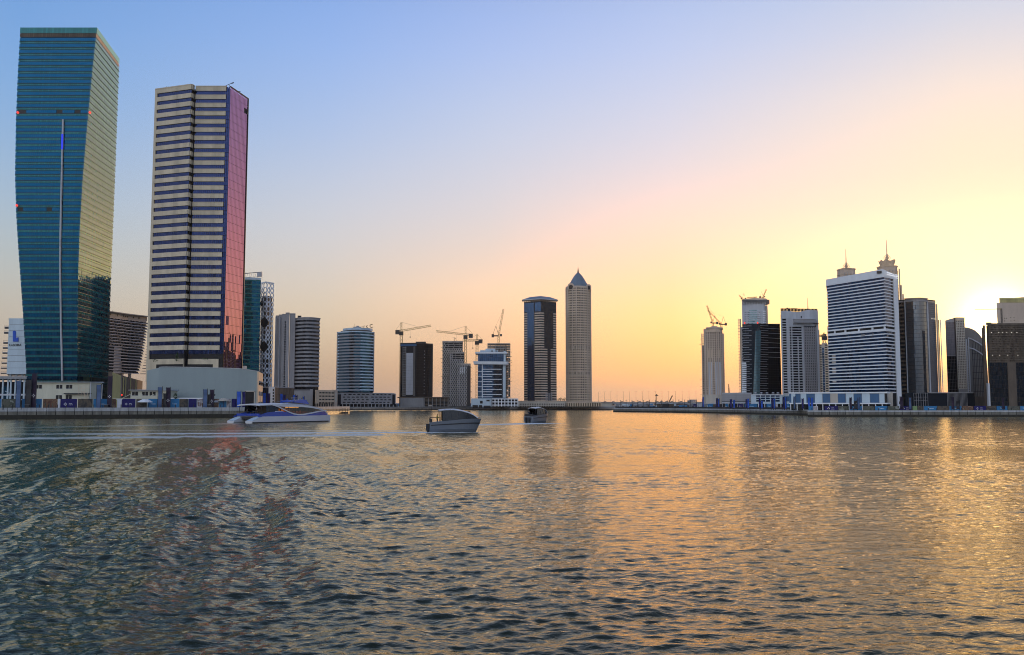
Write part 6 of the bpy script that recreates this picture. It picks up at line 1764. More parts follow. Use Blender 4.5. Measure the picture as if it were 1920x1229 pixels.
def twin_spires():
    Y = 900
    def one(pc, w, py_top, py_neck, py_sh, py_sp, label, flare):
        X = lambda px: xof(px, Y, 150)
        root = thing('spired_tower', label, 'tower', (X(pc), Y, LAND_Z), 'twin crowned towers with spires')
        def oct_(pw, z, sq=1.0): return [(X(pc) + pw / F * Y * (1.02 if i in (0, 3, 4, 7) else .62) / 1.02 * (-1 if i in (2, 3, 4, 5) else 1), Y + 12 + pw / F * Y * (.5 if i in (0, 3, 4, 7) else 1.0) * (-1 if i >= 4 else 1), z) for i in range(8)]
        def loft(prof, name, m):
            mb = MB()
            for (w0, y0), (w1, y1) in zip(prof[:-1], prof[1:]): mb.hexa(oct_(w0, zof(y0, Y))[::1], oct_(w1, zof(y1, Y))[::1])
            return mb.build(name, m, root)
        loft([(w, 757), (w, py_sh + 40), (w * .97, py_sh + 14), (w * .94, py_sh)], 'shaft', M['sand'])
        loft([(w * .98, py_sh - .01), (w * 1.02, py_sh - 2.4)], 'collar', M['tan'])
        for k in range(10):
            y0 = py_sh + 8 + k * 6.4
            mb = MB(); mb.hexa(oct_(w * 1.015, zof(y0 + 1.2, Y)), oct_(w * 1.015, zof(y0, Y))); mb.build('ledge', M['tan'], root)
        for k in (-.55, -.2, .2, .55):
            mb = MB(); mb.box(X(pc + w * k - .6), X(pc + w * k + .6), Y + 12 - w / F * Y - .4, Y + 14, LAND_Z, zof(py_sh + 6, Y)); mb.build('window_bay', G['grey'], root)
        # crown flaring like petals
        mb = MB(); z0, z1, zp = zof(py_sh - 2.4, Y), zof(py_neck + 2.5, Y), zof(py_neck, Y)
        lo, hi = oct_(w * .62, z0), oct_(w * flare, z1)
        for i in range(8):
            i2 = (i + 1) % 8
            c_ = ((hi[i][0] + hi[i2][0]) / 2, (hi[i][1] + hi[i2][1]) / 2, z1 - .6)
            mb.q(lo[i], lo[i2], (*hi[i2][:2], zp), c_, (*hi[i][:2], zp))
        mb.build('crown', M['tan'], root)
        loft([(w * .5, py_sh - 2.3), (w * .5, py_neck + 2)], 'crown_core', M['sand'])
        # diamond finial
        mb = MB(); cx, cy = X(pc + .3), Y + 12; zc = (zof(py_top + 6.5, Y)); r = 3.4
        for ang in (0, math.pi / 2):
            e = Vector((math.cos(ang), math.sin(ang), 0))
            for s, t in ((1, 0), (.55, 0)):
                pts = [Vector((cx, cy, zc)) + e * r * s, Vector((cx, cy, zc + r * 1.25 * s)), Vector((cx, cy, zc)) - e * r * s, Vector((cx, cy, zc - r * 1.25 * s))]
                for k in range(4): mb.bar(pts[k], pts[(k + 1) % 4], .5)
        mb.build('finial', M['tan'], root)
        mb = MB(); mb.bar((cx, cy, zof(py_neck + 3, Y)), (cx, cy, zof(py_sp + 17, Y)), 1.2, 6, .9); mb.bar((cx, cy, zof(py_sp + 17, Y)), (cx, cy, zof(py_sp, Y)), .8, 6, .35); mb.build('spire', M['tan'], root)
        return root, X
    r1, X = one(1594, 15.5, 490, 500.5, 504.5, 463.5, 'left of the two crowned spire towers, peeping over the middle of the white hotel', .62)
    r2, X = one(1672, 17., 474, 484.5, 499.5, 446.5, 'right of the two crowned spire towers, rising behind the white hotel end pier', .84)
    # stepped buttresses on the right one
    for k, (p0, p1, py) in enumerate(((1688.5, 1692.5, 534), (1692.6, 1695.4, 551), (1687, 1689.6, 503))):
        mb = MB(); mb.box(X(p0), X(p1), Y + 4, Y + 20, LAND_Z, zof(py, Y)); mb.build('buttress', M['tan'], r2)
twin_spires()

def grey_glass_tower():
    Y = 450
    X = lambda px: xof(px, Y, 50)
    zt, zb = zof(561, Y), zof(739, Y)
    pts = [(X(1684), Y + 6), (X(1699.5), Y + 3)]
    root = thing('bright_glass_tower', 'grey glass tower with a bright bowed middle bay, right neighbour of the white hotel', 'tower', (X(1725), Y, RZ))
    cur = [(X(1699.5 + (1741 - 1699.5) * k / 8), Y + 1.5 - 3.5 * math.sin(math.pi * k / 8)) for k in range(9)]
    WL, WM = Path(pts), Path(cur); WR = Path([(X(1742), Y + 1.5), (X(1764.5), Y + 6)])
    MB().prism(pts + cur[1:] + [(X(1764.5), Y + 6), bk((X(1764), Y + 6), 18), bk((X(1684), Y + 6), 18)], RZ, zt).build('core', M['dark'], root)
    n = 46; ph = (zof(566, Y) - zb) / n
    MB_ = MB(); WM.panes(MB_, 0.01, .985, zb, zof(566, Y), 34, 23, .06, .1, .08, .003); MB_.build('glazing', G['grey'], root)
    mb = MB(); WL.panes(mb, 0, 1, zb, zof(566, Y), 6, 30, .1, .35, .05, .01); mb.build('side_glazing', G['dark'], root)
    mb = MB(); WR.panes(mb, 0, .98, zb, zof(566, Y), 12, 46, .06, .08, .05, .003); mb.build('matt_glazing', mat('grey_fritted_panel', (.16, .16, .18), rough=.35, isl=.12, noise=.1), root)
    mb = MB(); WL.ring(mb, 0, 1, zb, zb + ph * .8, .0, .35); rep(mb.build('ledge', M['dconc'], root), 23, ph * 2)
    for W, u in ((WM, .0), (WM, .985)):
        mb = MB(); W.ring(mb, u, u + .015, RZ, zof(564, Y), .0, .6); mb.build('fin', M['lgrey'], root)
    mb = MB(); WM.ring(mb, 0, 1, zof(566, Y), zof(561, Y), -.4, .3); WL.ring(mb, 0, 1, zof(566, Y), zof(567, Y) + 1, -.2, .4); mb.build('parapet', M['greyclad'], root)
    mb = MB(); WM.ring(mb, .0, .95, zof(561, Y), zof(559.6, Y), -8, .9); mb.build('roof_slab', M['tan'], root)
    mb = MB(); WR.ring(mb, 0, 1, zof(566, Y), zof(565.3, Y) + .5, -14, .2); mb.build('roof_edge', M['tan'], root)
    mb = MB()
    for px in (1752, 1758, 1761): WR.ring(mb, (px - 1742) / 22.5, (px - 1742) / 22.5 + .09, zof(597.2, Y), zof(596.2, Y), .06, .16)
    mb.build('lit_window', E_WHITE, root)
    mb = MB(); x0, x1 = X(1765), X(1768.5); mb.box(x0, x1, Y + 6, Y + 20, RZ, zof(568, Y)); mb.build('end_wall', M['tan'], root)
    for px, m in ((1768.8, 'dmetal'), (1770.6, 'lgrey')):
        mb = MB(); mb.box(X(px), X(px + 1.6), Y + 5 + (1 if m == 'dmetal' else 0), Y + 18, RZ, zof(598, Y)); mb.build('vertical_fin', M[m], root)
    # glazed base with white mullions
    Wb = Path([(X(1684), Y - 5), (X(1808), Y - 5)]); zp = zof(737.5, Y)
    r2 = thing('glazed_base', 'dark glazed base with pale mullion grid below the bright glass tower', 'building', (X(1740), Y - 5, RZ))
    MB().box(X(1684), X(1812), Y - 4.8, Y + 1, RZ, zp).build('wall', G['dark'], r2)
    mb = MB()
    for i in range(7): Wb.ring(mb, .12 + i * .0345, .124 + i * .0345, RZ, zp, .0, .3)
    for py in (737.6, 745, 751): Wb.ring(mb, .12, .33, zof(py + .5, Y), zof(py, Y), .02, .28)
    for i in range(18): Wb.ring(mb, .62 + i * .017, .6225 + i * .017, RZ, zof(737, Y), .0, .35)
    mb.build('mullion', M['greyclad'], r2)
    mb = MB(); Wb.ring(mb, .34, 1.0, zp - .1, zp + .3, -5, .4); mb.build('roof', M['greyclad'], r2)
grey_glass_tower()

def stone_grid_tower():
    Y = 470
    X = lambda px: xof(px, Y, 45)
    zb = RZ
    root = thing('sloped_top_tower', 'grey tower with sloped top and square windows beside the curved sail building', 'tower', (X(1790), Y, RZ))
    pl = [(1772.5, 601.5), (1780, 599), (1788, 597), (1790, 596)]
    mb = MB()
    for (p0, y0), (p1, y1) in zip(pl[:-1], pl[1:]): mb.hexa([(X(p0), Y, zb), (X(p1), Y, zb), (*bk((X(p1), Y), 16), zb), (*bk((X(p0), Y), 16), zb)], [(X(p0), Y, zof(y0, Y)), (X(p1), Y, zof(y1, Y)), (*bk((X(p1), Y), 16), zof(y1, Y)), (*bk((X(p0), Y), 16), zof(y0, Y))])
    mb.build('wall', M['greyclad'], root)
    W = Path([(X(1773), Y - .1), (X(1789.5), Y - .1)])
    mb = MB(); W.panes(mb, 0, 1, zb, zof(668, Y), 6, 16, .06, .06, .05, .003); mb.build('dark_glazing', G['black'], root)
    mb = MB(); W.panes(mb, 0, 1, zof(667, Y), zof(604, Y), 6, 14, .06, .06, .04, .003); mb.build('glazing', mat('violet_grey_panel', (.17, .16, .18), rough=.3, isl=.1, noise=.1), root)
    W2 = Path([(X(1790), Y - 1), (X(1806.5), Y - 1)])
    MB().box(X(1788.6), X(1806.5), Y - .6, Y + 16, zb, zof(596, Y)).build('window_shaft', M['dark'], root)
    n = 27; z0 = zof(730, Y); ph = (zof(602, Y) - z0) / n
    mb = MB(); W2.ring(mb, 0, 1, z0, z0 + ph * .45, -.3, .25); rep(mb.build('spandrel', M['greybeige'], root), n, ph)
    for i in range(6):
        mb = MB(); W2.ring(mb, i * .19, i * .19 + .07, zb, zof(602, Y), -.3, .3); mb.build('pier', M['greybeige'], root)
    mb = MB(); W2.ring(mb, 0, 1, zof(602, Y), zof(596, Y), -.4, .4); mb.build('top_band', M['tan'], root)
    mb = MB(); W2.ring(mb, .45, .55, zof(600.5, Y), zof(598, Y), .4, .5); W2.ring(mb, .6, .95, zof(599.8, Y), zof(598, Y), .4, .5); mb.build('lettering', M['lgrey'], root)
    mb = MB(); W2.ring(mb, 0, 1, zb, z0, -.3, .3); mb.build('base_wall', M['greyclad'], root)
    # curved sail building
    Ys = 490
    Xs = lambda px: xof(px, Ys, 40)
    root = thing('sail_building', 'grey building whose roof curves down like a sail, beside the low sun', 'building', (Xs(1826), Ys, RZ))
    crv = [(1808, 614), (1815, 614.5), (1822, 616.5), (1829, 620), (1835, 625.5), (1840, 632), (1844, 640), (1847, 652), (1849, 690), (1850, 757)]
    mb = MB()
    for (p0, y0), (p1, y1) in zip(crv[:-1], crv[1:]):
        za, zc = max(zof(y0, Ys), RZ + .1), max(zof(y1, Ys), RZ + .1)
        mb.hexa([(Xs(p0), Ys, RZ), (Xs(p1), Ys, RZ), (*bk((Xs(p1), Ys), 18), RZ), (*bk((Xs(p0), Ys), 18), RZ)], [(Xs(p0), Ys, za), (Xs(p1), Ys, zc), (*bk((Xs(p1), Ys), 18), zc), (*bk((Xs(p0), Ys), 18), za)])
    mb.build('wall', mat('dull_grey_panel', (.20, .19, .18), rough=.5, isl=.1), root)
    mb = MB()
    for px in range(1822, 1846, 3):
        y0 = interp({p: y for p, y in crv}, px); mb.box(Xs(px), Xs(px + .5), Ys - .25, Ys - .01, RZ, zof(y0 + 20, Ys))
    for k in range(20):
        z = RZ + 6 + k * 3.3; mb.box(Xs(1821), Xs(1845), Ys - .2, Ys - .005, z, z + .22) if z < zof(662, Ys) else None
    mb.build('mullion', M['dmetal'], root, kind='stuff')
    def rib(pts_, name):
        mb = MB()
        for (p0, y0), (p1, y1) in zip(pts_[:-1], pts_[1:]): mb.bar((Xs(p0), Ys - .5, zof(y0, Ys)), (Xs(p1), Ys - .5, zof(y1, Ys)), .7)
        mb.build(name, M['lgrey'], root)
    rib([(1814.5, 735), (1814.5, 634), (1822, 637), (1833, 643), (1845, 652)], 'white_rib')
    rib([(1815, 652.5), (1824, 655), (1834, 661), (1845.5, 670)], 'white_rib')
    rib([(1810.5, 636), (1810.5, 745)], 'white_rib')
    mb = MB()
    for k in range(22): mb.box(Xs(1808.6), Xs(1813.6), Ys - .6, Ys - .02, zof(742 - k * 4.3, Ys), zof(742 - k * 4.3, Ys) + .5)
    mb.build('balcony', M['greybeige'], root)
    MB().box(Xs(1812), Xs(1848), Ys - 6, Ys - .7, RZ, zof(744, Ys)).build('entrance', M['dconc'], root)
stone_grid_tower()

def dark_right_tower():
    Y = 430
    X = lambda px: xof(px, Y, 35)
    root = thing('dark_frame_building', 'dark unfinished building at the right edge, open floors above a glazed base', 'building', (X(1890), Y, RZ))
    zt, zb = zof(608.5, Y), RZ
    zg = zof(680, Y)
    W = Path([(X(1852), Y), (X(1985), Y)])
    MB().box(X(1852.2), X(1985), Y + 1, Y + 24, zb, zt - .42).build('core', M['dconc'], root)
    n = 16; ph = (zt - zg) / n
    mb = MB(); W.ring(mb, 0, 1, zg, zg + ph * .4, -.4, .3); rep(mb.build('floor_edge', M['dconc'], root), n, ph)
    mb = MB(); W.ring(mb, 0, 1, zt - .4, zt + .5, -24, .3); mb.box(X(1852), X(1862), Y + 1, Y + 10, zt + .5, zt + 1.0); mb.build('roof', M['dconc'], root)
    for k in range(n):
        mb = MB()
        u = .02
        while u < .98:
            w = random.uniform(.02, .05); W.ring(mb, u, min(u + w, 1), zg + k * ph + ph * .42, zg + (k + 1) * ph - .04, -.35, -.1); u += w + random.uniform(.006, .03)
        mb.build('infill', M['dconc'], root)
    # left edge open slabs against the light
    for k in range(26):
        z = zof(735, Y) + k * (zof(614, Y) - zof(735, Y)) / 25
        mb = MB(); mb.box(X(1847.4), X(1852) - .01, Y + 2, Y + 20, z, z + 1.1); mb.build('open_slab', M['dconc'], root)
    mb = MB(); mb.box(X(1849.4), X(1850.2), Y + 3, Y + 4, zb, zof(614, Y)); mb.box(X(1851.4), X(1852) - .02, Y + 2.5, Y + 19, zb, zof(650, Y)); mb.build('edge_column', M['dconc'], root)
    mb = MB(); mb.box(X(1847.6), X(1852), Y + 2.2, Y + 19, zb, zof(674, Y)); mb.build('edge_wall', M['dconc'], root)
    for u0, u1 in ((.01, .255), (.37, .66), (.78, 1.0)):
        mb = MB(); W.panes(mb, u0, u1, zb, zg, 12, 11, .08, .12, .1, .012); mb.build('base_glazing', G['dark'], root)
    mb = MB(); W.ring(mb, .255, .37, zb, zg - .01, -.2, .6); W.ring(mb, .66, .78, zb, zg - .01, -.2, .6); mb.build('pier', M['dconc'], root)
    mb = MB(); W.ring(mb, -.035, -.0, zb, zof(718, Y), -.2, .4) if False else mb.box(X(1848), X(1851.4), Y - .4, Y + 1, zb, zof(719, Y)); mb.build('white_post', M['lgrey'], root)
    for py in (624, 666.5):
        for i, px in enumerate((1858, 1872, 1879, 1887, 1896, 1906)):
            if py > 650 and i in (2, 4): continue
            mb = MB(); mb.box(X(px), X(px + .9), Y - .45, Y - .31, zof(py + .7, Y), zof(py - .5, Y)); mb.build('work_light', E_WHITE, root)
    Yb = 520
    Xb = lambda px: xof(px, Yb, 50)
    root = thing('beige_slab_block', 'plain beige tower block with a louvred roof band, behind the dark unfinished building', 'tower', (Xb(1895), Yb, RZ))
    z1 = zof(568, Yb)
    MB().box(Xb(1870), Xb(1990), Yb, Yb + 22, RZ, z1).build('wall', M['sand'], root)
    z2, z3 = zof(561.5, Yb), zof(556, Yb)
    mb = MB()
    mb.hexa([(Xb(1879), Yb + 2, z1), (Xb(1990), Yb + 2, z1), (Xb(1998), Yb + 20, z1), (*bk((Xb(1879), Yb + 2), 18), z1)], [(Xb(1879), Yb + 2, z3 - 1.2), (Xb(1990), Yb + 2, z3 + 1.2), (Xb(1998), Yb + 20, z3 + 1.2), (*bk((Xb(1879), Yb + 2), 18), z3 - 1.2)]); mb.build('roof_house', M['tan'], root)
    mb = MB()
    for i in range(30): x = Xb(1880 + i * 1.8); mb.box(x, x + .25, Yb + 1.6, Yb + 1.98, z1 + .3, z2 + .4)
    mb.box(Xb(1879), Xb(1935), Yb + 1.5, Yb + 1.98, z2 + .41, z2 + 1.0)
    mb.build('louvre', M['yellow'], root, kind='stuff')
    mb = MB()
    for px, py in ((1883, 597), (1887, 597), (1895, 596), (1901, 596), (1883, 602), (1895, 602), (1901, 601), (1874, 604)): mb.box(Xb(px), Xb(px + 1.2), Yb - .1, Yb - .002, zof(py + .9, Yb), zof(py - .6, Yb))
    mb.build('small_window', M['dark'], root)
    x = X(1888); mb = MB()
    r2 = thing('tower_crane', 'thin crane with a long faint jib above the dark unfinished building', 'crane', (X(1888.5), Y + 4, zt + .5), None)
    lattice(MB(), (X(1888.5), Y + 4, zt + .5), (X(1888.5), Y + 4, zof(577, Y)), .5, 8, .16).build('mast', M['craned'], r2)
    mb = MB(); lattice(mb, (X(1838), Y + 4, zof(579.5, Y)), (X(1888.5), Y + 4, zof(578, Y)), .4, 14, .12); mb.build('jib', M['craney'], r2)
dark_right_tower()

# blocks standing far behind the hotel row; the rose glass across the canal mirrors their tops
for i, (x0, x1, y, h) in enumerate(((282, 303, 960, 58), (303, 319, 955, 62), (322, 341, 950, 84), (341, 362, 965, 74), (362, 396, 955, 88))):
    root = thing('office_block', ('lowest', 'low', 'tall', 'middle', 'broadest')[i] + ' grey office block behind the white hotel, mirrored in the rose glass', 'building', ((x0 + x1) / 2, y, RZ))
    MB().box(x0, x1 - .1, y, y + 18, RZ, h).build('wall', M['dconc'], root)
    W = Path([(x0, y), (x1, y)]); n = int(h / 4)
    mb = MB(); W.ring(mb, 0, .99, RZ, RZ + 1.4, .0, .3); rep(mb.build('spandrel', M['greyclad'], root), n, (h - RZ) / n)
    MB().box(x0 + 4, x0 + 9, y + 3, y + 9, h + .01, h + 3.5).build('roof_house', M['dconc'], root)

# ------------------------------------------------------------------ hoardings, banners and posts on the quays
def hoarding(p, q, z0, z1, kind, label, group=None):
    W = Path([p, q]); root = thing('hoarding', label, 'hoarding', ((p[0] + q[0]) / 2, (p[1] + q[1]) / 2, z0), group)
    m = {'navy': M['navy'], 'cyan': M['cyan'], 'green': M['green'], 'white': M['print']}.get(kind) or PH[kind]
    mb = MB(); W.ring(mb, .004, .996, z0 + .15, z1, -.12, .0); mb.build('board', m, root)
    mb = MB()
    for u in (.03, .5, .97): a = W.at(u, -.3); mb.bar((a.x, a.y, z0), (a.x, a.y, z1 - .2), .14)
    mb.build('post', M['dmetal'], root)
    zc = z0 + (z1 - z0) * .52; Lw = W.L
    if kind == 'navy' and Lw > 3.5:
        mb = MB(); r = min(.5, Lw * .07); u = .30
        # a four-pointed ring mark: four small kite plates round an empty middle
        for k in range(4):
            t = k * math.pi / 2; c = (math.cos(t) * r, math.sin(t) * r)
            pts = [(c[0] * 1.55, c[1] * 1.55), (c[0] * .75 - c[1] * .62, c[1] * .75 + c[0] * .62), (c[0] * .5, c[1] * .5), (c[0] * .75 + c[1] * .62, c[1] * .75 - c[0] * .62)]
            mb.q(*[W.at(u + x / Lw, .03, zc + y) for x, y in pts])
        mb.build('logo', M['print'], root)
        mb = MB()
        for a, b, dz in ((.52, .58, .22), (.60, .70, .22), (.50, .56, -.28), (.575, .66, -.28), (.675, .74, -.28)): W.ring(mb, a, b, zc + dz - .07, zc + dz + .07, .01, .03)
        mb.build('lettering', M['print'], root)
    elif kind == 'cyan' and Lw > 3:
        mb = MB()
        for a, b in ((.30, .34), (.40, .45), (.47, .56), (.58, .66), (.68, .74)): W.ring(mb, a, b, zc - .12, zc + (.5 if a < .35 else .12), .01, .03)
        mb.build('lettering', M['paleblue'], root)
    elif isinstance(kind, int) and kind in (0, 3):
        mb = MB()
        for k in range(3): W.ring(mb, .15 + .25 * k, .22 + .25 * k, zc - .9, zc + random.uniform(.2, .8), .01, .03)
        mb.build('picture_shape', PH[(kind + 1) % 4], root)
    return root
names = {'navy': 'navy hoarding with a white four-pointed logo', 'cyan': 'bright blue hoarding with pale lettering', 'green': 'short light green hoarding', 'white': 'narrow white notice board hoarding',
         0: 'hoarding printed with a brown photograph', 1: 'hoarding printed with a grey olive photograph', 2: 'hoarding printed with a near black photograph', 3: 'hoarding printed with a pale photograph'}
p0, p1, p2 = QL[1], QL[2], QL[3]
def off(p, q, d):
    a, b = Vector(p), Vector(q); e = (b - a).normalized(); n = Vector((-e.y, e.x)) * d
    return (a + n), (b + n)
hA, hB = off(g(-60, 306), QL[2], 5.0)
left = [(-2, 3, 'cyan', 'cut by the left picture edge'), (3, 40, 1, 'first photograph from the left, before the blue banner'), (41, 79, 'cyan', 'under the big dark totem at the left end'), (80.5, 108, 0, 'below the left windows of the two storey cabin'),
        (108.5, 112.5, 'white', 'squeezed beside the first navy board from the left'), (113, 145, 'navy', 'below the middle of the two storey cabin'), (146, 174, 2, 'below the scaffold stair of the two storey cabin'), (175, 203, 'cyan', 'under the blue banner right of the two storey cabin'),
        (204, 218, 0, 'narrow one left of the yellow end wall'), (219.5, 228.5, 'white', 'below the yellow end wall'), (229, 254.5, 'navy', 'left of the wide white parasol'), (255.5, 276, 2, 'under the wide white parasol'), (276.5, 298, 'cyan', 'just right of the wide white parasol'),
        (299, 318, 0, 'between the blue and purple banners of the long cabin'), (318.5, 336.5, 'cyan', 'below the left end of the walkway shelter'), (337, 353, 2, 'below the middle of the walkway shelter'), (353.5, 369, 'navy', 'below the right end of the walkway shelter'),
        (369.5, 384.5, 3, 'pale boards left of the third pair of banners'), (385, 399.5, 'cyan', 'behind the third pair of banners'), (400.5, 410.5, 0, 'small one right of the third pair of banners'), (411, 425, 'cyan', 'below the grey thatched parasol'), (425.5, 434, 3, 'below the right of the pale podium wall'), (434.5, 444, 'navy', 'last navy board before the ferry')]
for a, b, k, w in left:
    P, Q = on_line(a, hA, hB), on_line(b - .5, hA, hB)
    hoarding(P, Q, LAND_Z, zof(748.2, P[1]), k, names[k] + ', ' + w, 'hoardings along the left quay')
rA, rB = off(g(1515, 376), g(1935, 375), 5.0)
right = [(1516, 1524, 'cyan', 'at the inner corner of the right quay'), (1524.5, 1534, 3, 'beside the inner corner of the right quay'), (1546, 1571, 'navy', 'under the left part of the panelled podium'), (1571.5, 1592, 1, 'below the third blue podium panel'), (1592.5, 1617, 'cyan', 'below the middle of the white hotel'), (1617.5, 1640, 1, 'with white diagonal strokes under the white hotel'), (1640.5, 1664, 'cyan', 'below the right end of the panelled podium'),
         (1664.5, 1686, 1, 'in front of the white end pier'), (1687, 1710, 'navy', 'under the dark left strip of the bright glass tower'), (1711, 1720, 'green', 'below the bright glass tower'), (1720.5, 1731, 2, 'small one beside the green board'), (1732.5, 1757, 'cyan', 'below the right half of the bright glass tower'), (1757.5, 1779, 2, 'below the vertical fins right of the bright glass tower'), (1780, 1803, 'cyan', 'below the brown grey tower with the sloped top'),
         (1803.5, 1825, 0, 'below the sail building'), (1826, 1849, 'navy', 'below the right edge of the sail building'), (1849.5, 1868, 2, 'below the open slabs of the dark unfinished building'), (1868.5, 1889, 'cyan', 'under the glazed base of the dark building'), (1889.5, 1912, 1, 'under the second glazed bay of the dark building'), (1912.5, 1930, 'cyan', 'cut by the right picture edge')]
for a, b, k, w in right:
    P, Q = on_line(a, rA, rB), on_line(b - .4, rA, rB)
    hoarding(P, Q, RZ, zof(761.8, P[1]) , k, names[k] + ', ' + w, 'hoardings along the right quay')
# low boards further out on the right quay
sA, sB = off(RM, RS0, 4.0)
for i, (a, b, k, w) in enumerate([(1300, 1306, 'navy', 'furthest out, left of the lone sand coloured tower'), (1327, 1337, 'cyan', 'below the lone sand coloured tower'), (1342, 1349, 'navy', 'right of the lone sand coloured tower base'), (1356, 1365, 'cyan', 'below the left end of the louvred block'), (1384, 1393, 'navy', 'below the middle of the louvred block'), (1396, 1420, 'cyan', 'between the louvred block and the window grid block'), (1437, 1448, 'cyan', 'below the window grid block'), (1450, 1458, 3, 'below the right windows of the window grid block'), (1474, 1483, 'cyan', 'at the left end of the panelled podium'), (1484, 1491, 'cyan', 'second from the left end of the panelled podium'), (1495, 1505, 'navy', 'third from the left end of the panelled podium'), (1506, 1514, 'cyan', 'nearest the step in the right quay')]):
    P, Q = on_line(a, sA, sB), on_line(b - .4, sA, sB)
    hoarding(P, Q, RZ, RZ + 2.9, k, 'low ' + names[k] + ', ' + w, 'small hoardings on the outer right quay')

def banner(px, w, Y, z0, py_top, m, label, group, logo=False, pole=True, py_bot=None):
    x = xof(px, Y); zt = zof(py_top, Y); ww = w / F * Y
    root = thing('banner', label, 'banner', (x, Y, z0), group)
    mb = MB(); mb.bar((x + ww / 2 + .12, Y, z0), (x + ww / 2 + .12, Y, zt + .3), .22, 6); mb.bar((x - ww / 2 - .12, Y, z0), (x - ww / 2 - .12, Y, zt + .1), .16, 6); mb.build('pole', M['dmetal'], root)
    zb = zof(py_bot, Y) if py_bot else z0 + .8
    mb = MB()
    n = 6
    for k in range(n):
        za, zc = zb + (zt - zb) * k / n, zb + (zt - zb) * (k + 1) / n
        d0, d1 = .12 * math.sin(k * 1.3), .12 * math.sin((k + 1) * 1.3)
        mb.hexa([(x - ww / 2, Y - d0, za), (x + ww / 2, Y - d0, za), (x + ww / 2, Y - d0 + .05, za), (x - ww / 2, Y - d0 + .05, za)], [(x - ww / 2, Y - d1, zc), (x + ww / 2, Y - d1, zc), (x + ww / 2, Y - d1 + .05, zc), (x - ww / 2, Y - d1 + .05, zc)])
    mb.build('cloth', m, root)
    if logo:
        zc = zb + (zt - zb) * .35; r = min(.7, ww * .3); mb = MB()
        for k in range(4):
            t = k * math.pi / 2; c = (math.cos(t) * r, math.sin(t) * r)
            mb.q(*[(x + a, Y - .18, zc + b) for a, b in ((c[0] * 1.4, c[1] * 1.4), (c[0] * .8 - c[1] * .45, c[1] * .8 + c[0] * .45), (c[0] * .6, c[1] * .6), (c[0] * .8 + c[1] * .45, c[1] * .8 - c[0] * .45))])
        mb.build('logo', M['print'], root)
    return root
bl = 'banners along the left quay'
ye = lambda px: on_line(px, hA, hB)[1] - 1.6
for px, w, pt, m, lab, lg in ((33.5, 8, 714, 'banner', 'grey blue banner at the left end, in front of the columned entrance', False), (62.5, 8, 700.5, 'purple', 'tall dark purple banner with a white mark, left of the two storey cabin', True), (52, 9, 713, 'dmetal', 'black banner totem touching the left side of the tall purple banner', False),
        (184.5, 7.5, 722, 'banner', 'grey blue banner at the right corner of the two storey cabin', False), (205, 7, 706, 'purple', 'tall dark purple banner with a white mark, left of the yellow end wall', True),
        (299.5, 7, 726.5, 'banner', 'grey blue banner in front of the long low cabin', False), (315, 7, 727, 'purple', 'purple banner with a white mark at the right end of the long low cabin', True), (308.5, 4, 738, 'dmetal', 'short black banner beside the purple one at the long cabin', False),
        (384.5, 7, 730.5, 'banner', 'grey blue banner in front of the pale podium wall', False), (397, 6.5, 731, 'purple', 'purple banner in front of the pale podium wall', True), (391.5, 4, 740, 'dmetal', 'short black banner between the blue and purple ones at the podium', False),
        (447.5, 6.5, 734.5, 'bannerlit', 'bright blue banner left of the podium doorway', False), (457, 5, 735, 'navy', 'navy banner at the left jamb of the podium doorway', False)):
    banner(px, w, ye(px), LAND_Z, pt, M[m], lab, bl, lg)
kA, kB = off(QL[2], QL[3], 5.0)
for px, w, pt, m, lab in ((495.5, 5, 737.5, 'bannerlit', 'bright blue banner right of the tan podium side wall'), (503, 5, 738, 'navy', 'navy banner beside the white stair block'), (527.5, 4.5, 739, 'bannerlit', 'bright blue banner before the dark clad building'), (533, 3.5, 741, 'navy', 'navy banner before the dark clad building'), (538.5, 3.5, 748, 'bannerlit', 'short bright blue banner before the dark clad building'),
        (551, 4, 741, 'bannerlit', 'bright blue banner right of the dark clad building'), (555.5, 3, 742, 'navy', 'navy banner below the rounded grey tower'), (563, 3, 748, 'bannerlit', 'small blue banner seen just left of the ferry fin'), (569, 2.4, 744, 'bannerlit', 'thin blue banner seen just above the ferry fin')):
    p = on_line(px, kA, kB); banner(px, w, p[1], LAND_Z, pt, M[m], lab, 'banners behind the ferry')
rb = 'banners on the right quay'
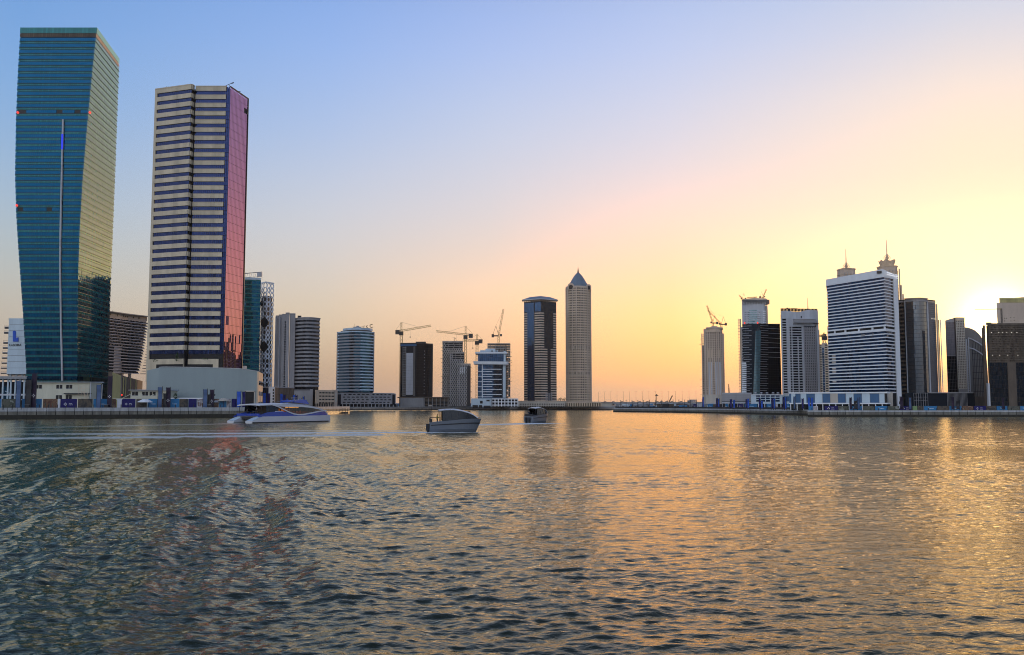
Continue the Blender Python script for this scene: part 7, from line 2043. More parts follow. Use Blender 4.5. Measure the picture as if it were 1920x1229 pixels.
for px, w, Y, pt, m, lab in ((1318.5, 2, 530, 745, 'bannerlit', 'thin blue banner at the left foot of the lone sand coloured tower'), (1347.5, 2.2, 510, 748, 'bannerlit', 'thin blue banner left of the louvred block'), (1344, 2, 512, 747, 'navy', 'thin navy banner left of the louvred block'), (1376.5, 2.6, 480, 750, 'bannerlit', 'blue banner at the louvred block'), (1370.5, 3, 480, 749, 'navy', 'navy banner at the louvred block'),
        (1403, 2.6, 465, 748, 'bannerlit', 'blue banner right of the louvred block'), (1399.5, 2, 465, 749, 'navy', 'navy banner right of the louvred block'), (1428.5, 3, 445, 752, 'bannerlit', 'blue banner at the window grid block'), (1424.5, 2, 447, 747, 'navy', 'navy banner at the window grid block'), (1452, 2.6, 435, 748, 'bannerlit', 'blue banner at the right part of the window grid block'), (1448, 2.4, 436, 747, 'navy', 'navy banner at the right part of the window grid block'),
        (1473, 2.6, 420, 746, 'bannerlit', 'blue banner at the left end of the panelled podium'), (1469, 2, 422, 744, 'navy', 'navy banner at the left end of the panelled podium'), (1489.5, 2.6, 405, 744, 'banner', 'dull banner before the second pale podium panel'), (1505, 2.6, 400, 748, 'navy', 'navy banner before the first wide podium panel'), (1517, 3, 384, 746, 'bannerlit', 'bright blue banner, left one of the pair before the dark panel'), (1522.5, 3, 384, 746.5, 'bannerlit', 'bright blue banner, right one of the pair before the dark panel'),
        (1595, 3, 379, 746, 'purple', 'dark purple banner before the middle of the panelled podium'), (1604, 4.5, 379, 752, 'dmetal', 'short black banner before the middle of the panelled podium'), (1610, 3.6, 379, 746, 'banner', 'grey blue banner before the middle of the panelled podium'), (1690.5, 5, 379, 744, 'purple', 'dark purple banner left of the glazed base'), (1706.5, 3.8, 379, 746, 'banner', 'grey blue banner before the glazed base'), (1786.5, 4, 379, 745, 'purple', 'dark purple banner before the sloped top tower'), (1796, 4.5, 379, 752, 'dmetal', 'short black banner before the sloped top tower'), (1881, 4, 379, 747, 'purple', 'dark purple banner before the dark unfinished building')):
    banner(px, w, Y, RZ, pt, M[m], lab, rb)

# posts along the quay edges
def post(x, y, z, label, group, h=1.5, name='bollard'):
    root = thing(name, label, 'bollard', (x, y, z), group)
    mb = MB(); mb.bar((x, y, z), (x, y, z + h * .92), .26, 8); mb.build('shaft', M['dmetal'], root)
    mb = MB(); mb.bar((x, y, z + h * .92), (x, y, z + h), .36, 8); mb.build('cap', M['dmetal'], root)
    return root
pr = None
for i in range(26):
    px = 6 + i * 17.0
    q = on_line(px, off(g(-60, 306), QL[2], 1.2)[0], off(g(-60, 306), QL[2], 1.2)[1])
    if pr is None: pr = post(q[0], q[1], LAND_Z + .12, 'black bollard in the row along the edge of the left quay', 'bollards on the left quay', 1.7)
    else: dup(pr, (q[0], q[1], LAND_Z + .12))
pr = None
for i in range(26):
    q = on_line(1522 + i * 15.6, *off(g(1515, 372), g(1935, 371), 1.0))
    if pr is None: pr = post(q[0], q[1], RZ + .12, 'black bollard in the row along the edge of the right quay', 'bollards on the right quay', 1.2)
    else: dup(pr, (q[0], q[1], RZ + .12))
# dark kiosk stands between the boards
for px, lab in ((51.5, 'black kiosk stand in front of the light blue board under the dark totem'), (200, 'black kiosk stand in front of the light blue board by the yellow wall'), (392.5, 'black kiosk stand in front of the third pair of banners')):
    q = on_line(px, *off(g(-60, 306), QL[2], 3.0)); root = thing('kiosk_stand', lab, 'kiosk', (q[0], q[1], LAND_Z), None)
    MB().box(q[0] - .7, q[0] + .7, q[1] - .4, q[1] + .4, LAND_Z, LAND_Z + 1.7).build('cabinet', M['dmetal'], root)
    MB().box(q[0] - .8, q[0] + .8, q[1] - .5, q[1] + .5, LAND_Z + 1.71, LAND_Z + 1.8).build('top', M['steel'], root)
root = thing('street_light', 'red traffic light showing by the yellow end wall', 'traffic light', (xof(229, 372), 372, LAND_Z))
x = xof(229, 372); MB().bar((x, 372, LAND_Z), (x, 372, zof(741.5, 372)), .2, 6).build('pole', M['dmetal'], root)
MB().box(x - .35, x + .35, 371.6, 372.2, zof(743.5, 372), zof(739.5, 372)).build('housing', M['dmetal'], root)
mb = MB(); mb.bar((x, 371.58, zof(741, 372)), (x, 371.4, zof(741, 372)), .55, 10); mb.build('lens', E_RED, root)

# far bank: blue boards, low shelters, trees on the skyline
for i in range(24):
    px = 640 + i * 20 + random.uniform(-4, 4); w = random.uniform(8, 14)
    a, b = (xof(px, 803), 803), (xof(px + w, 803), 803)
    root = thing('hoarding', 'small blue hoarding in the row on the far bank', 'hoarding', (a[0], 803, LAND_Z), 'blue boards on the far bank')
    MB().box(a[0], b[0], 802.9, 803.1, LAND_Z + .3, LAND_Z + 2.6).build('board', M['cyan'] if i % 4 else M['navy'], root)
    mb = MB(); mb.box(a[0] + .1, a[0] + .3, 803.12, 803.3, LAND_Z, LAND_Z + 2.4); mb.box(b[0] - .3, b[0] - .1, 803.12, 803.3, LAND_Z, LAND_Z + 2.4); mb.build('post', M['dmetal'], root)
# dark pontoon beside the ferry's bow
root = thing('pontoon', 'dark floating pontoon with posts, right of the ferry bow', 'pontoon', (xof(638, 500), 500, 0))
MB().box(xof(615, 500), xof(655, 500), 497, 502, -.3, .8).build('deck', M['dconc'], root)
for k in range(9):
    x = xof(617 + 4.6 * k, 500); mb = MB(); mb.bar((x, 497.6, .8), (x, 497.6, 2.6), .25, 6); mb.build('post', M['dmetal'], root)
mb = MB(); mb.box(xof(616, 500), xof(654, 500), 497.5, 497.7, 2.3, 2.5); mb.build('rail', M['dmetal'], root)

# ------------------------------------------------------------------ the flyover and skyline under the open sky
def flyover():
    Y = 1150
    zt = zof(752, Y)
    a, b = xof(1115, Y), xof(1420, Y - 120)
    zd = zof(755.3, Y)
    W = Path([(a, Y), (b, Y - 120)])
    root = thing('flyover', 'long grey flyover crossing the gap between the far towers', 'bridge', ((a + b) / 2, Y - 60, LAND_Z))
    mb = MB(); W.ring(mb, 0, 1, zd - 1.5, zd, -2.9, 0); mb.build('deck', M['steel'], root)
    mb = MB(); W.ring(mb, 0, 1, zd + .01, zd + .8, -.3, .15); mb.build('parapet', M['concrete'], root)
    for k in range(12):
        mb = MB(); W.ring(mb, .03 + k * .08, .035 + k * .08, LAND_Z - 2, zd - 1.51, -2.6, -.6); mb.build('pier', M['concrete'], root)
    # lamp posts on it
    pr = None
    for i, px in enumerate(np.linspace(1122, 1312, 16)):
        t = (px - 1115) / 305; q = W.at(t, -1.5, zd)
        h = 14 if i % 2 else 11
        if pr is None:
            pr = thing('street_lamp', 'thin lamp post on the far flyover', 'street lamp', q, 'lamp posts on the flyover')
            mb = MB(); mb.bar(q, q + Vector((0, 0, 13)), .28, 5, .18); mb.build('pole', M['dmetal'], pr)
            mb = MB(); mb.bar(q + Vector((-1.6, 0, 13)), q + Vector((1.6, 0, 13.2)), .16, 4); mb.build('arm', M['dmetal'], pr)
        else: dup(pr, q)
    # cars on it
    pr = None
    for i, px in enumerate((1136, 1153, 1171, 1193, 1206, 1221, 1240, 1248, 1258, 1268, 1285, 1302)):
        t = (px - 1115) / 305; q = W.at(t, -1.2, zd)
        if pr is None:
            pr = thing('car', 'small car driving along the far flyover', 'car', q, 'cars on the flyover')
            mb = MB(); Lc = 2.5
            pf = [(-Lc, .3), (Lc, .3), (Lc, .85), (1.5, .95), (.9, 1.5), (-1.4, 1.55), (-2.1, 1.0), (-Lc, .9)]
            mb.hexa([(q.x + x, q.y - .9, q.z + z) for x, z in pf], [(q.x + x, q.y + .9, q.z + z) for x, z in pf]); mb.build('body', M['steel'], pr)
            for s in (-1.5, 1.5):
                mb = MB(); mb.bar((q.x + s, q.y - .95, q.z + .34), (q.x + s, q.y + .95, q.z + .34), .68, 10); mb.build('wheel', M['dmetal'], pr)
            mb = MB(); mb.box(q.x - 1.2, q.x + .8, q.y - .93, q.y - .901, q.z + 1.0, q.z + 1.4); mb.build('window', M['dark'], pr)
        else: dup(pr, q)
    q = W.at((1304 - 1115) / 305, -2, zd); root = thing('truck', 'box truck on the flyover just left of the lone sand coloured tower', 'truck', q)
    mb = MB(); mb.box(q.x - 3, q.x + 4.2, q.y - 1.2, q.y + 1.2, q.z + .9, q.z + 3.4); mb.build('cargo_box', M['greyclad'], root)
    mb = MB(); mb.box(q.x - 5, q.x - 3.1, q.y - 1.1, q.y + 1.1, q.z + .6, q.z + 2.5); mb.build('cab', M['steel'], root)
    for s in (-4, 0, 3):
        mb = MB(); mb.bar((q.x + s, q.y - 1.2, q.z + .5), (q.x + s, q.y + 1.2, q.z + .5), 1.0, 10); mb.build('wheel', M['dmetal'], root)
    # mast with a platform
    x, y = xof(1231.5, 1120), 1120
    root = thing('lighting_mast', 'dark mast with a round lamp ring, standing alone above the flyover', 'mast', (x, y, LAND_Z))
    mb = MB(); mb.bar((x, y, LAND_Z), (x, y, zof(742, y)), 1.0, 8, .6); mb.build('pole', M['dmetal'], root)
    mb = MB(); mb.bar((x, y, zof(742.6, y)), (x, y, zof(741.3, y)), 3.8, 12); mb.bar((x, y, zof(741.3, y)), (x, y, zof(739.4, y)), 1.4, 8); mb.build('lamp_ring', M['dmetal'], root)
    x0 = xof(1253, 1100)
    root = thing('mobile_crane', 'dark mobile crane boom slanting up beyond the flyover', 'crane', (x0, 1100, LAND_Z))
    mb = MB(); lattice(mb, (x0, 1100, LAND_Z + 2.5), (xof(1261, 1100), 1100, zof(742, 1100)), 1.0, 10, .3); mb.bar((x0, 1100, LAND_Z + 2.5), (xof(1261, 1100), 1100, zof(742, 1100)), .5, 4); mb.build('boom', M['dmetal'], root)
    mb = MB(); mb.box(x0 - 3, x0 + 3, 1098, 1102, LAND_Z + .8, LAND_Z + 3); mb.build('body', M['dmetal'], root)
    mb = MB()
    for s in (-2, 0, 2): mb.bar((x0 + s, 1097.8, LAND_Z + .6), (x0 + s, 1102.2, LAND_Z + .6), 1.2, 10)
    mb.build('wheel', M['dmetal'], root, kind='stuff')
    x0 = xof(1369, 700)
    root = thing('mobile_crane', 'thin crane boom between the lone sand coloured tower and the louvred block', 'crane', (x0, 700, RZ))
    mb = MB(); lattice(mb, (x0, 700, RZ + 2), (xof(1366.5, 700), 700, zof(720, 700)), .6, 12, .2); mb.build('boom', M['craned'], root)
    mb = MB(); mb.box(x0 - 2.5, x0 + 2.5, 698, 702, RZ, RZ + 2.2); mb.build('body', M['craned'], root)
    # low ground structures under the flyover, on the spit
    for i in range(46):
        px = 1160 + i * 4.2 + random.uniform(-2, 2); y = 655 - (px - 1160) * .55 + random.uniform(0, 18)
        x = xof(px, y); w, h = random.uniform(1.0, 3.2), random.uniform(1.6, 3.2)
        root = thing('site_hut', '', 'hut', (x, y, RZ), 'site huts on the right quay spit')
        m = random.choice(['dconc', 'cyan', 'steel', 'steel', 'paleblue', 'dmetal', 'lgrey'])
        root['label'] = {'dconc': 'dark brown', 'cyan': 'bright blue', 'steel': 'mid grey', 'paleblue': 'pale blue', 'dmetal': 'black', 'lgrey': 'light grey'}[m] + ' hut in the clutter on the spit of the right quay'
        MB().box(x - w, x + w, y, y + 2.4, RZ, RZ + h).build('wall', M[m], root)
        MB().box(x - w - .15, x + w + .15, y - .15, y + 2.55, RZ + h + .01, RZ + h + .2).build('roof', M['lgrey'], root)
        MB().box(x - .4, x + .4, y - .06, y - .002, RZ + .1, RZ + 1.4).build('door', M['dmetal'], root)
    pr = None
    for i in range(15):
        px = 1163 + i * 11.0; y = 640 - (px - 1160) * .5; x = xof(px, y)
        if pr is None:
            pr = thing('fence_post', 'tall dark post standing in the row along the spit of the right quay', 'post', (x, y, RZ), 'posts along the spit')
            MB().bar((x, y, RZ), (x, y, RZ + 5.2), .3, 6).build('shaft', M['dmetal'], pr)
            MB().box(x - .35, x + .35, y - .2, y + .2, RZ + 5.21, RZ + 5.5).build('head', M['steel'], pr)
        else: dup(pr, (x, y, RZ))
    P = Path([off(RT, RM, 1.6)[0], off(RT, RM, 1.6)[1], off(RM, RS0, 1.6)[1]])
    root = thing('fence', 'long dark mesh fence along the edge of the right quay spit', 'fence', P.at(.5, 0, RZ))
    mb = MB(); P.ring(mb, 0, 1, RZ + .3, RZ + 1.25, -.04, .0); mb.build('mesh_panel', M['dmetal'], root)
    n = 60
    mb = MB(); q = P.at(0, 0, RZ); mb.bar(q, q + Vector((0, 0, 1.5)), .14, 5); o = mb.build('post', M['dmetal'], root)
    for k in range(1, n + 1):
        c = o.copy(); C.objects.link(c); c.location = o.location + (P.at(k / n, 0, RZ) - q)
flyover()
for i in range(16):
    px = 1110 + i * 14 + random.uniform(-4, 4); Y = 1900; h = random.uniform(1.5, 5); w = random.uniform(5, 16)
    x = xof(px, Y)
    root = thing('distant_block', 'tiny hazy block on the far skyline behind the flyover', 'building', (x, Y, LAND_Z), 'tiny blocks on the far skyline')
    MB().box(x - w, x + w, Y, Y + 12, LAND_Z, LAND_Z + h).build('wall', M['sand'], root)
    MB().box(x - w * .5, x + w * .4, Y + 2, Y + 9, LAND_Z + h, LAND_Z + h + 1.5).build('roof_house', M['sand'], root)

# ------------------------------------------------------------------ boats
def clear_glass(name, tint, opq):
    m, t, n, l = newmat(name); n.remove(n['Principled BSDF'])
    tr = n.new('ShaderNodeBsdfTransparent'); tr.inputs[0].default_value = (*tint, 1)
    gl = n.new('ShaderNodeBsdfGlossy'); gl.inputs['Roughness'].default_value = .03; gl.inputs['Color'].default_value = (.8, .85, .9, 1)
    lw = n.new('ShaderNodeLayerWeight'); lw.inputs['Blend'].default_value = .5
    pw = n.new('ShaderNodeMath'); pw.operation = 'POWER'; pw.inputs[1].default_value = 4; l.new(lw.outputs['Facing'], pw.inputs[0])
    fa = n.new('ShaderNodeMath'); fa.operation = 'MULTIPLY_ADD'; fa.inputs[1].default_value = 1 - opq; fa.inputs[2].default_value = opq; l.new(pw.outputs[0], fa.inputs[0])
    mx = n.new('ShaderNodeMixShader'); l.new(fa.outputs[0], mx.inputs[0]); l.new(tr.outputs[0], mx.inputs[1]); l.new(gl.outputs[0], mx.inputs[2])
    l.new(mx.outputs[0], n['Material Output'].inputs['Surface'])
    return m
G['cabin'] = clear_glass('tinted_cabin_glass', (.42, .38, .33), .05)
M['ferryblue'] = mat('ferry_blue_paint', (.008, .05, .36), rough=.25, noise=.08, isl=0, spec=.5)
M['ferrywhite'] = mat('ferry_white_paint', (.60, .61, .65), rough=.3, noise=.06, isl=0, spec=.5)
M['taxihull'] = mat('taxi_pale_hull', (.13, .15, .18), rough=.3, noise=.08, isl=0, spec=.5)
M['amber'] = mat('lamplit_orange_lining', (.65, .34, .10), rough=.6, noise=.2, isl=0)
M['seat'] = mat('cabin_seat', (.30, .12, .05), rough=.7, noise=.15)
M['skin'] = mat('skin', (.28, .16, .10), rough=.6, noise=.05, isl=0)
M['shirt'] = mat('dark_clothes', (.03, .035, .05), rough=.8, noise=.15, isl=0)
M['lifejacket'] = mat('dull_yellow_vest', (.32, .26, .05), rough=.8, noise=.1, isl=0)

def person_mesh(name, mats, pose):
    """one skinned body; arms and legs as joints in metres, feet at z=0, facing +x"""
    J = pose; v = []; e = []; r = []
    idx = {}
    for k, (p, rad) in J['v'].items(): idx[k] = len(v); v.append(p); r.append(rad)
    for a, b in J['e']: e.append((idx[a], idx[b]))
    me = bpy.data.meshes.new(name); me.from_pydata(v, e, [])
    o = bpy.data.objects.new(name, me); C.objects.link(o)
    o.modifiers.new('skin', 'SKIN'); sd = o.modifiers.new('sub', 'SUBSURF'); sd.levels = 1; sd.render_levels = 1
    for i, q in enumerate(me.skin_vertices[0].data): q.radius = (r[i], r[i]); q.use_root = (i == 0)
    dg = bpy.context.evaluated_depsgraph_get(); ev = o.evaluated_get(dg)
    nm = bpy.data.meshes.new_from_object(ev); bpy.data.objects.remove(o)
    for m in mats: nm.materials.append(m)
    for p in nm.polygons:
        z = p.center.z; p.use_smooth = True
        p.material_index = 0 if z > 1.45 or (abs(p.center.y) > .3 and z < 1.0) else (1 if z > .9 else 2)
    return nm
POSE = dict(v={'hip': ((0, 0, .95), .15), 'waist': ((0, 0, 1.12), .13), 'chest': ((.02, 0, 1.34), .17), 'neck': ((.02, 0, 1.50), .06), 'head': ((.05, 0, 1.64), .10), 'crown': ((.04, 0, 1.76), .07),
 'ls': ((.0, .2, 1.42), .065), 'lel': ((.05, .27, 1.15), .05), 'lh': ((.25, .24, .98), .04), 'rs': ((0, -.2, 1.42), .065), 'rel': ((.05, -.27, 1.15), .05), 'rh': ((.25, -.24, .98), .04),
 'lk': ((.03, .11, .5), .075), 'lf': ((0, .12, .06), .05), 'lt': ((.16, .13, .04), .04), 'rk': ((.02, -.11, .5), .075), 'rf': ((-.03, -.12, .06), .05), 'rt': ((.13, -.13, .04), .04)},
 e=[('hip', 'waist'), ('waist', 'chest'), ('chest', 'neck'), ('neck', 'head'), ('head', 'crown'), ('chest', 'ls'), ('ls', 'lel'), ('lel', 'lh'), ('chest', 'rs'), ('rs', 'rel'), ('rel', 'rh'), ('hip', 'lk'), ('lk', 'lf'), ('lf', 'lt'), ('hip', 'rk'), ('rk', 'rf'), ('rf', 'rt')])
PM1 = person_mesh('person', [M['skin'], M['shirt'], M['shirt']], POSE)
PM2 = person_mesh('person', [M['skin'], M['lifejacket'], M['shirt']], POSE)
def person(me, loc, rz, label):
    o = bpy.data.objects.new('person', me); C.objects.link(o); o.location = loc; o.rotation_euler = (0, 0, rz)
    return tag(o, label, 'person')

def ferry():
    L, Wd = 30.5, 9.5
    root = thing('ferry', 'long white and blue catamaran ferry with an orange lit cabin window', 'ferry', (0, 0, 0))
    def hw(s, z=2.0): return (4.62 - .13 * (z - 1.75)) * (1 - .42 * max(0, (s - .72) / .28) ** 2)
    def curve(tab): return lambda s: interp(tab, s)
    ztop = curve({.09: 5.02, .2: 5.18, .4: 5.25, .58: 5.15, .68: 4.9, .77: 4.5, .86: 3.95, .92: 3.35, .96: 2.7, .985: 1.9})
    S = lambda a, b, n: [a + (b - a) * k / n for k in range(n + 1)]
    def side(mb, ss, lo, hi, out=0., th=.14):
        for sg in (-1, 1):
            for a, b in zip(ss[:-1], ss[1:]):
                P = []
                for s, f in ((a, lo), (b, lo), (b, hi), (a, hi)):
                    z = f(s); P.append((s * L, sg * (hw(s, z) + out), z))
                Q = [(x, y - sg * th, z) for x, y, z in P]
                if sg > 0: P, Q = P[::-1], Q[::-1]
                mb.hexa(Q, P)
    # two hulls
    for sg, nm in ((-1, 'hull'), (1, 'hull')):
        mb = MB(); prev = None
        for s in S(-.005, 1.0, 26):
            x = s * L; zt = interp({-.01: .5, .0: .62, .105: 1.72, .5: 1.78, 1.0: 1.85}, s)
            wo = 1.35 * (1 - .9 * max(0, (s - .70) / .30) ** 1.6); yc = sg * (3.45 - .3 * max(0, (s - .7) / .3))
            zb = -.5
            cur = [(x + .5 * max(0, s - .9) * 0, yc - wo * .55, zb), (x, yc + wo * .55, zb), (x, yc + wo, .35), (x, yc + wo * .98, zt), (x, yc - wo * .98, zt), (x, yc - wo, .35)]
            if prev:
                for k in range(6): mb.q(prev[k], prev[(k + 1) % 6], cur[(k + 1) % 6], cur[k])
            else: mb.q(*cur[::-1])
            prev = cur
        mb.q(*prev); h = mb.build(nm, M['ferrywhite'], root)
        mb = MB()
        for a, b in zip(S(.0, .1, 3)[:-1], S(.0, .1, 3)[1:]):
            z = lambda s: interp({0: .66, .105: 1.76}, s)
            mb.q((a * L, sg * 3.45 - 1.2, z(a)), (b * L, sg * 3.45 - 1.2, z(b)), (b * L, sg * 3.45 + 1.2, z(b)), (a * L, sg * 3.45 + 1.2, z(a)))
        mb.build('swim_platform', M['paleblue'], h)
        mb = MB(); 
        for a, b in zip(S(.0, .97, 14)[:-1], S(.0, .97, 14)[1:]):
            f = lambda s: 1.35 * (1 - .9 * max(0, (s - .70) / .30) ** 1.6) + .03; y = lambda s: sg * (3.45 - .3 * max(0, (s - .7) / .3) + f(s))
            mb.q((a * L, y(a), .0), (b * L, y(b), .0), (b * L, y(b), .28), (a * L, y(a), .28))
        mb.build('boot_stripe', M['dmetal'], h)
    mb = MB(); mb.box(2.4, 28.6, -2.6, 2.6, .95, 1.70); mb.build('bridge_deck', M['dmetal'], root)
    mb = MB()
    for a, b in zip(S(.10, 1.01, 20)[:-1], S(.10, 1.01, 20)[1:]):
        wa, wb = hw(a) - .1, hw(b) - .1
        mb.hexa([(a * L, -wa, 1.72), (b * L, -wb, 1.72), (b * L, wb, 1.72), (a * L, wa, 1.72)], [(a * L, -wa, 1.9), (b * L, -wb, 1.9), (b * L, wb, 1.9), (a * L, wa, 1.9)])
    mb.build('deck', M['ferrywhite'], root)
    # blue topsides and quarter fairings
    swl = curve({.24: 4.75, .30: 4.3, .36: 3.55, .42: 2.85, .48: 2.3, .54: 2.05, .60: 2.08, .70: 2.45, .80: 2.85, .90: 3.1, .95: 3.1})
    bl = curve({.06: 1.75, .10: 2.25, .16: 2.75, .24: 2.95, .36: 3.0, .42: 2.75, .48: 2.22, .54: 1.98, .60: 2.0, .70: 2.38, .80: 2.78, .90: 3.02, .97: 2.3})
    mb = MB(); side(mb, S(.06, .97, 40), lambda s: 1.62, bl, .0); mb.build('blue_topside', M['ferryblue'], root)
    mb = MB(); mb.box(2.6, 3.0, -4.3, 4.3, 1.9, 2.5); mb.build('stern_rail', M['ferryblue'], root)
    mb = MB(); side(mb, S(.235, .955, 44), lambda s: swl(s) - .12, lambda s: swl(s) + .22, .10, .3); mb.build('white_swoosh', M['ferrywhite'], root)
    # roof
    mb = MB(); ss = S(.09, .985, 40); prev = None
    for s in ss:
        z = ztop(s); w = hw(s, z) + .12
        cur = [(s * L, w * t, z - .30 * abs(t) ** 3) for t in np.linspace(-1, 1, 9)] + [(s * L, w * t * .985, z - .34 - .22 * abs(t) ** 3) for t in np.linspace(1, -1, 9)]
        if prev:
            for k in range(18): mb.q(prev[k], prev[(k + 1) % 18], cur[(k + 1) % 18], cur[k])
        else: mb.q(*cur[::-1])
        prev = cur
    mb.q(*prev); mb.build('roof', M['ferrywhite'], root, smooth=True)
    # deep white brow between roof and window, widening forward
    brow = curve({.27: 4.75, .33: 4.35, .40: 4.22, .50: 4.22, .60: 4.18, .70: 3.98, .80: 3.58, .88: 3.15, .93: 2.95})
    mb = MB(); side(mb, S(.26, .94, 30), brow, lambda s: ztop(s) - .30, .03); mb.build('brow', M['ferrywhite'], root)
    # lens shaped cabin window
    lo = lambda s: swl(s) + .12
    hi = lambda s: max(brow(s) - .02, lo(s) + .01)
    mb = MB()
    for sg in (-1, 1):
        for a, b in zip(S(.355, .88, 24)[:-1], S(.355, .88, 24)[1:]):
            mb.q(*[(s * L, sg * (hw(s, f(s)) - .05), f(s)) for s, f in ((a, lo), (b, lo), (b, hi), (a, hi))])
    mb.build('cabin_window', G['cabin'], root)
    mb = MB()
    for s in (.43, .51, .59, .67, .75, .82):
        for sg in (-1, 1): mb.bar((s * L, sg * (hw(s) - .12), lo(s)), (s * L, sg * (hw(s, hi(s)) - .1), hi(s)), .12)
    mb.build('window_mullion', M['dmetal'], root)
    # cabin inside: dark sheet added to shut out the far window's light, ceiling lamps, seats
    mb = MB(); mb.box(9.8, 28.0, 1.1, 1.3, 1.9, 3.6); mb.box(10, 25.5, 1.1, 1.3, 3.61, 4.4); mb.build('dark_cabin_sheet', M['dconc'], root)
    mb = MB()
    for xa, xb, zh in ((14.4, 14.8, 3.7), (15.3, 17.2, 3.8), (17.5, 18.6, 3.5), (22.4, 23.0, 3.5)): mb.box(xa, xb, .8, 1.0, 2.5, zh)
    mb.build('lamplit_panel', M['amber'], root)  # panels coloured orange to stand for lamplight inside the cabin
    mb = MB()
    for x in (14.8, 16.4, 18.0):
        for y in (-2.2, 2.2): mb.box(x - .7, x + .7, y - .25, y + .25, 4.10, 4.18)
    mb.build('cabin_lamp', E_WARM, root)
    for i in range(7):
        for y in (-3.3, -2.2, 2.2, 3.3):
            mb = MB(); x = 13.8 + 1.6 * i; mb.box(x, x + .5, y - .42, y + .42, 1.9, 2.35); mb.box(x - .12, x + .0, y - .42, y + .42, 2.0, 3.0); mb.build('seat', M['seat'], root)
    # aft deck shelter: dark screens, posts, lamps under the roof
    mb = MB(); side(mb, S(.17, .30, 6), lambda s: 2.95, lambda s: min(4.75, swl(max(s, .24)) - .1), -.25, .04); mb.build('aft_screen', G['dark'], root)
    mb = MB()
    for x in (3.4, 6.2):
        for y in (-4.1, 4.1): mb.bar((x, y, 1.9), (x, y, 4.75), .14, 6)
    mb.build('roof_post', M['dmetal'], root)
    mb = MB(); mb.box(9.4, 9.7, -4.0, 4.0, 1.9, 4.7); mb.build('aft_bulkhead', M['dconc'], root)
    for x in (4.0, 6.0, 8.4):
        mb = MB(); mb.box(x - .5, x + .5, -3.7, -3.2, 4.56, 4.62); mb.build('deck_lamp', E_WHITE, root)
    for i in range(4):
        mb = MB(); y = -3 + 2 * i; mb.box(6.8, 7.3, y - .7, y + .7, 1.9, 2.35); mb.box(6.7, 6.8, y - .7, y + .7, 2.0, 2.9); mb.build('bench', M['dmetal'], root)
    mb = MB(); 
    for y in (-4.2, 4.2): mb.bar((8.2, y, 2.98), (11.0, y, 2.98), .38, 8)
    mb.build('life_raft', M['ferrywhite'], root)
    # blue fin wing on the roof, struts, radar
    mb = MB(); mb.hexa([(16.6, -2.6, 5.5), (23.4, -1.9, 4.95), (23.4, 1.9, 4.95), (16.6, 2.6, 5.5)], [(17.4, -2.4, 6.0), (22.2, -1.7, 6.25), (22.2, 1.7, 6.25), (17.4, 2.4, 6.0)])
    mb.build('wing', M['ferryblue'], root)
    mb = MB()
    for y in (-2.5, 2.5): mb.bar((13.2, y, 5.2), (17.6, y, 6.0), .16)
    mb.build('wing_strut', M['steel'], root)
    mb = MB(); mb.bar((19.5, 0, 6.15), (19.5, 0, 6.6), .25, 6); mb.box(18.9, 20.1, -.9, .9, 6.6, 6.8); mb.build('radar', M['steel'], root)
    mb = MB()
    for s in (.945, .965, .985, 1.0):
        for y in (-1, 1): mb.bar((s * L, y * (hw(s) - .2), 1.9), (s * L, y * (hw(s) - .2), 2.6), .07, 5)
    for y in (-1, 1): mb.bar((.945 * L, y * (hw(.945) - .2), 2.6), (L, y * (hw(1.) - .2), 2.6), .07, 5)
    mb.build('bow_rail', M['steel'], root)
    root.location = (-71.2, 245.5, 0); root.rotation_euler = (0, 0, R(58))
    return root
fr = ferry()
def on_boat(root, x, y, z):
    a = root.rotation_euler.z
    return (root.location.x + x * math.cos(a) - y * math.sin(a), root.location.y + x * math.sin(a) + y * math.cos(a), root.location.z + z)
person(PM1, on_boat(fr, 4.6, -1.0, 1.9), R(150), 'person in dark clothes standing on the open stern deck of the ferry')
person(PM1, on_boat(fr, 3.6, 1.4, 1.9), R(-40), 'person in dark clothes further left, at the stern rail of the ferry')

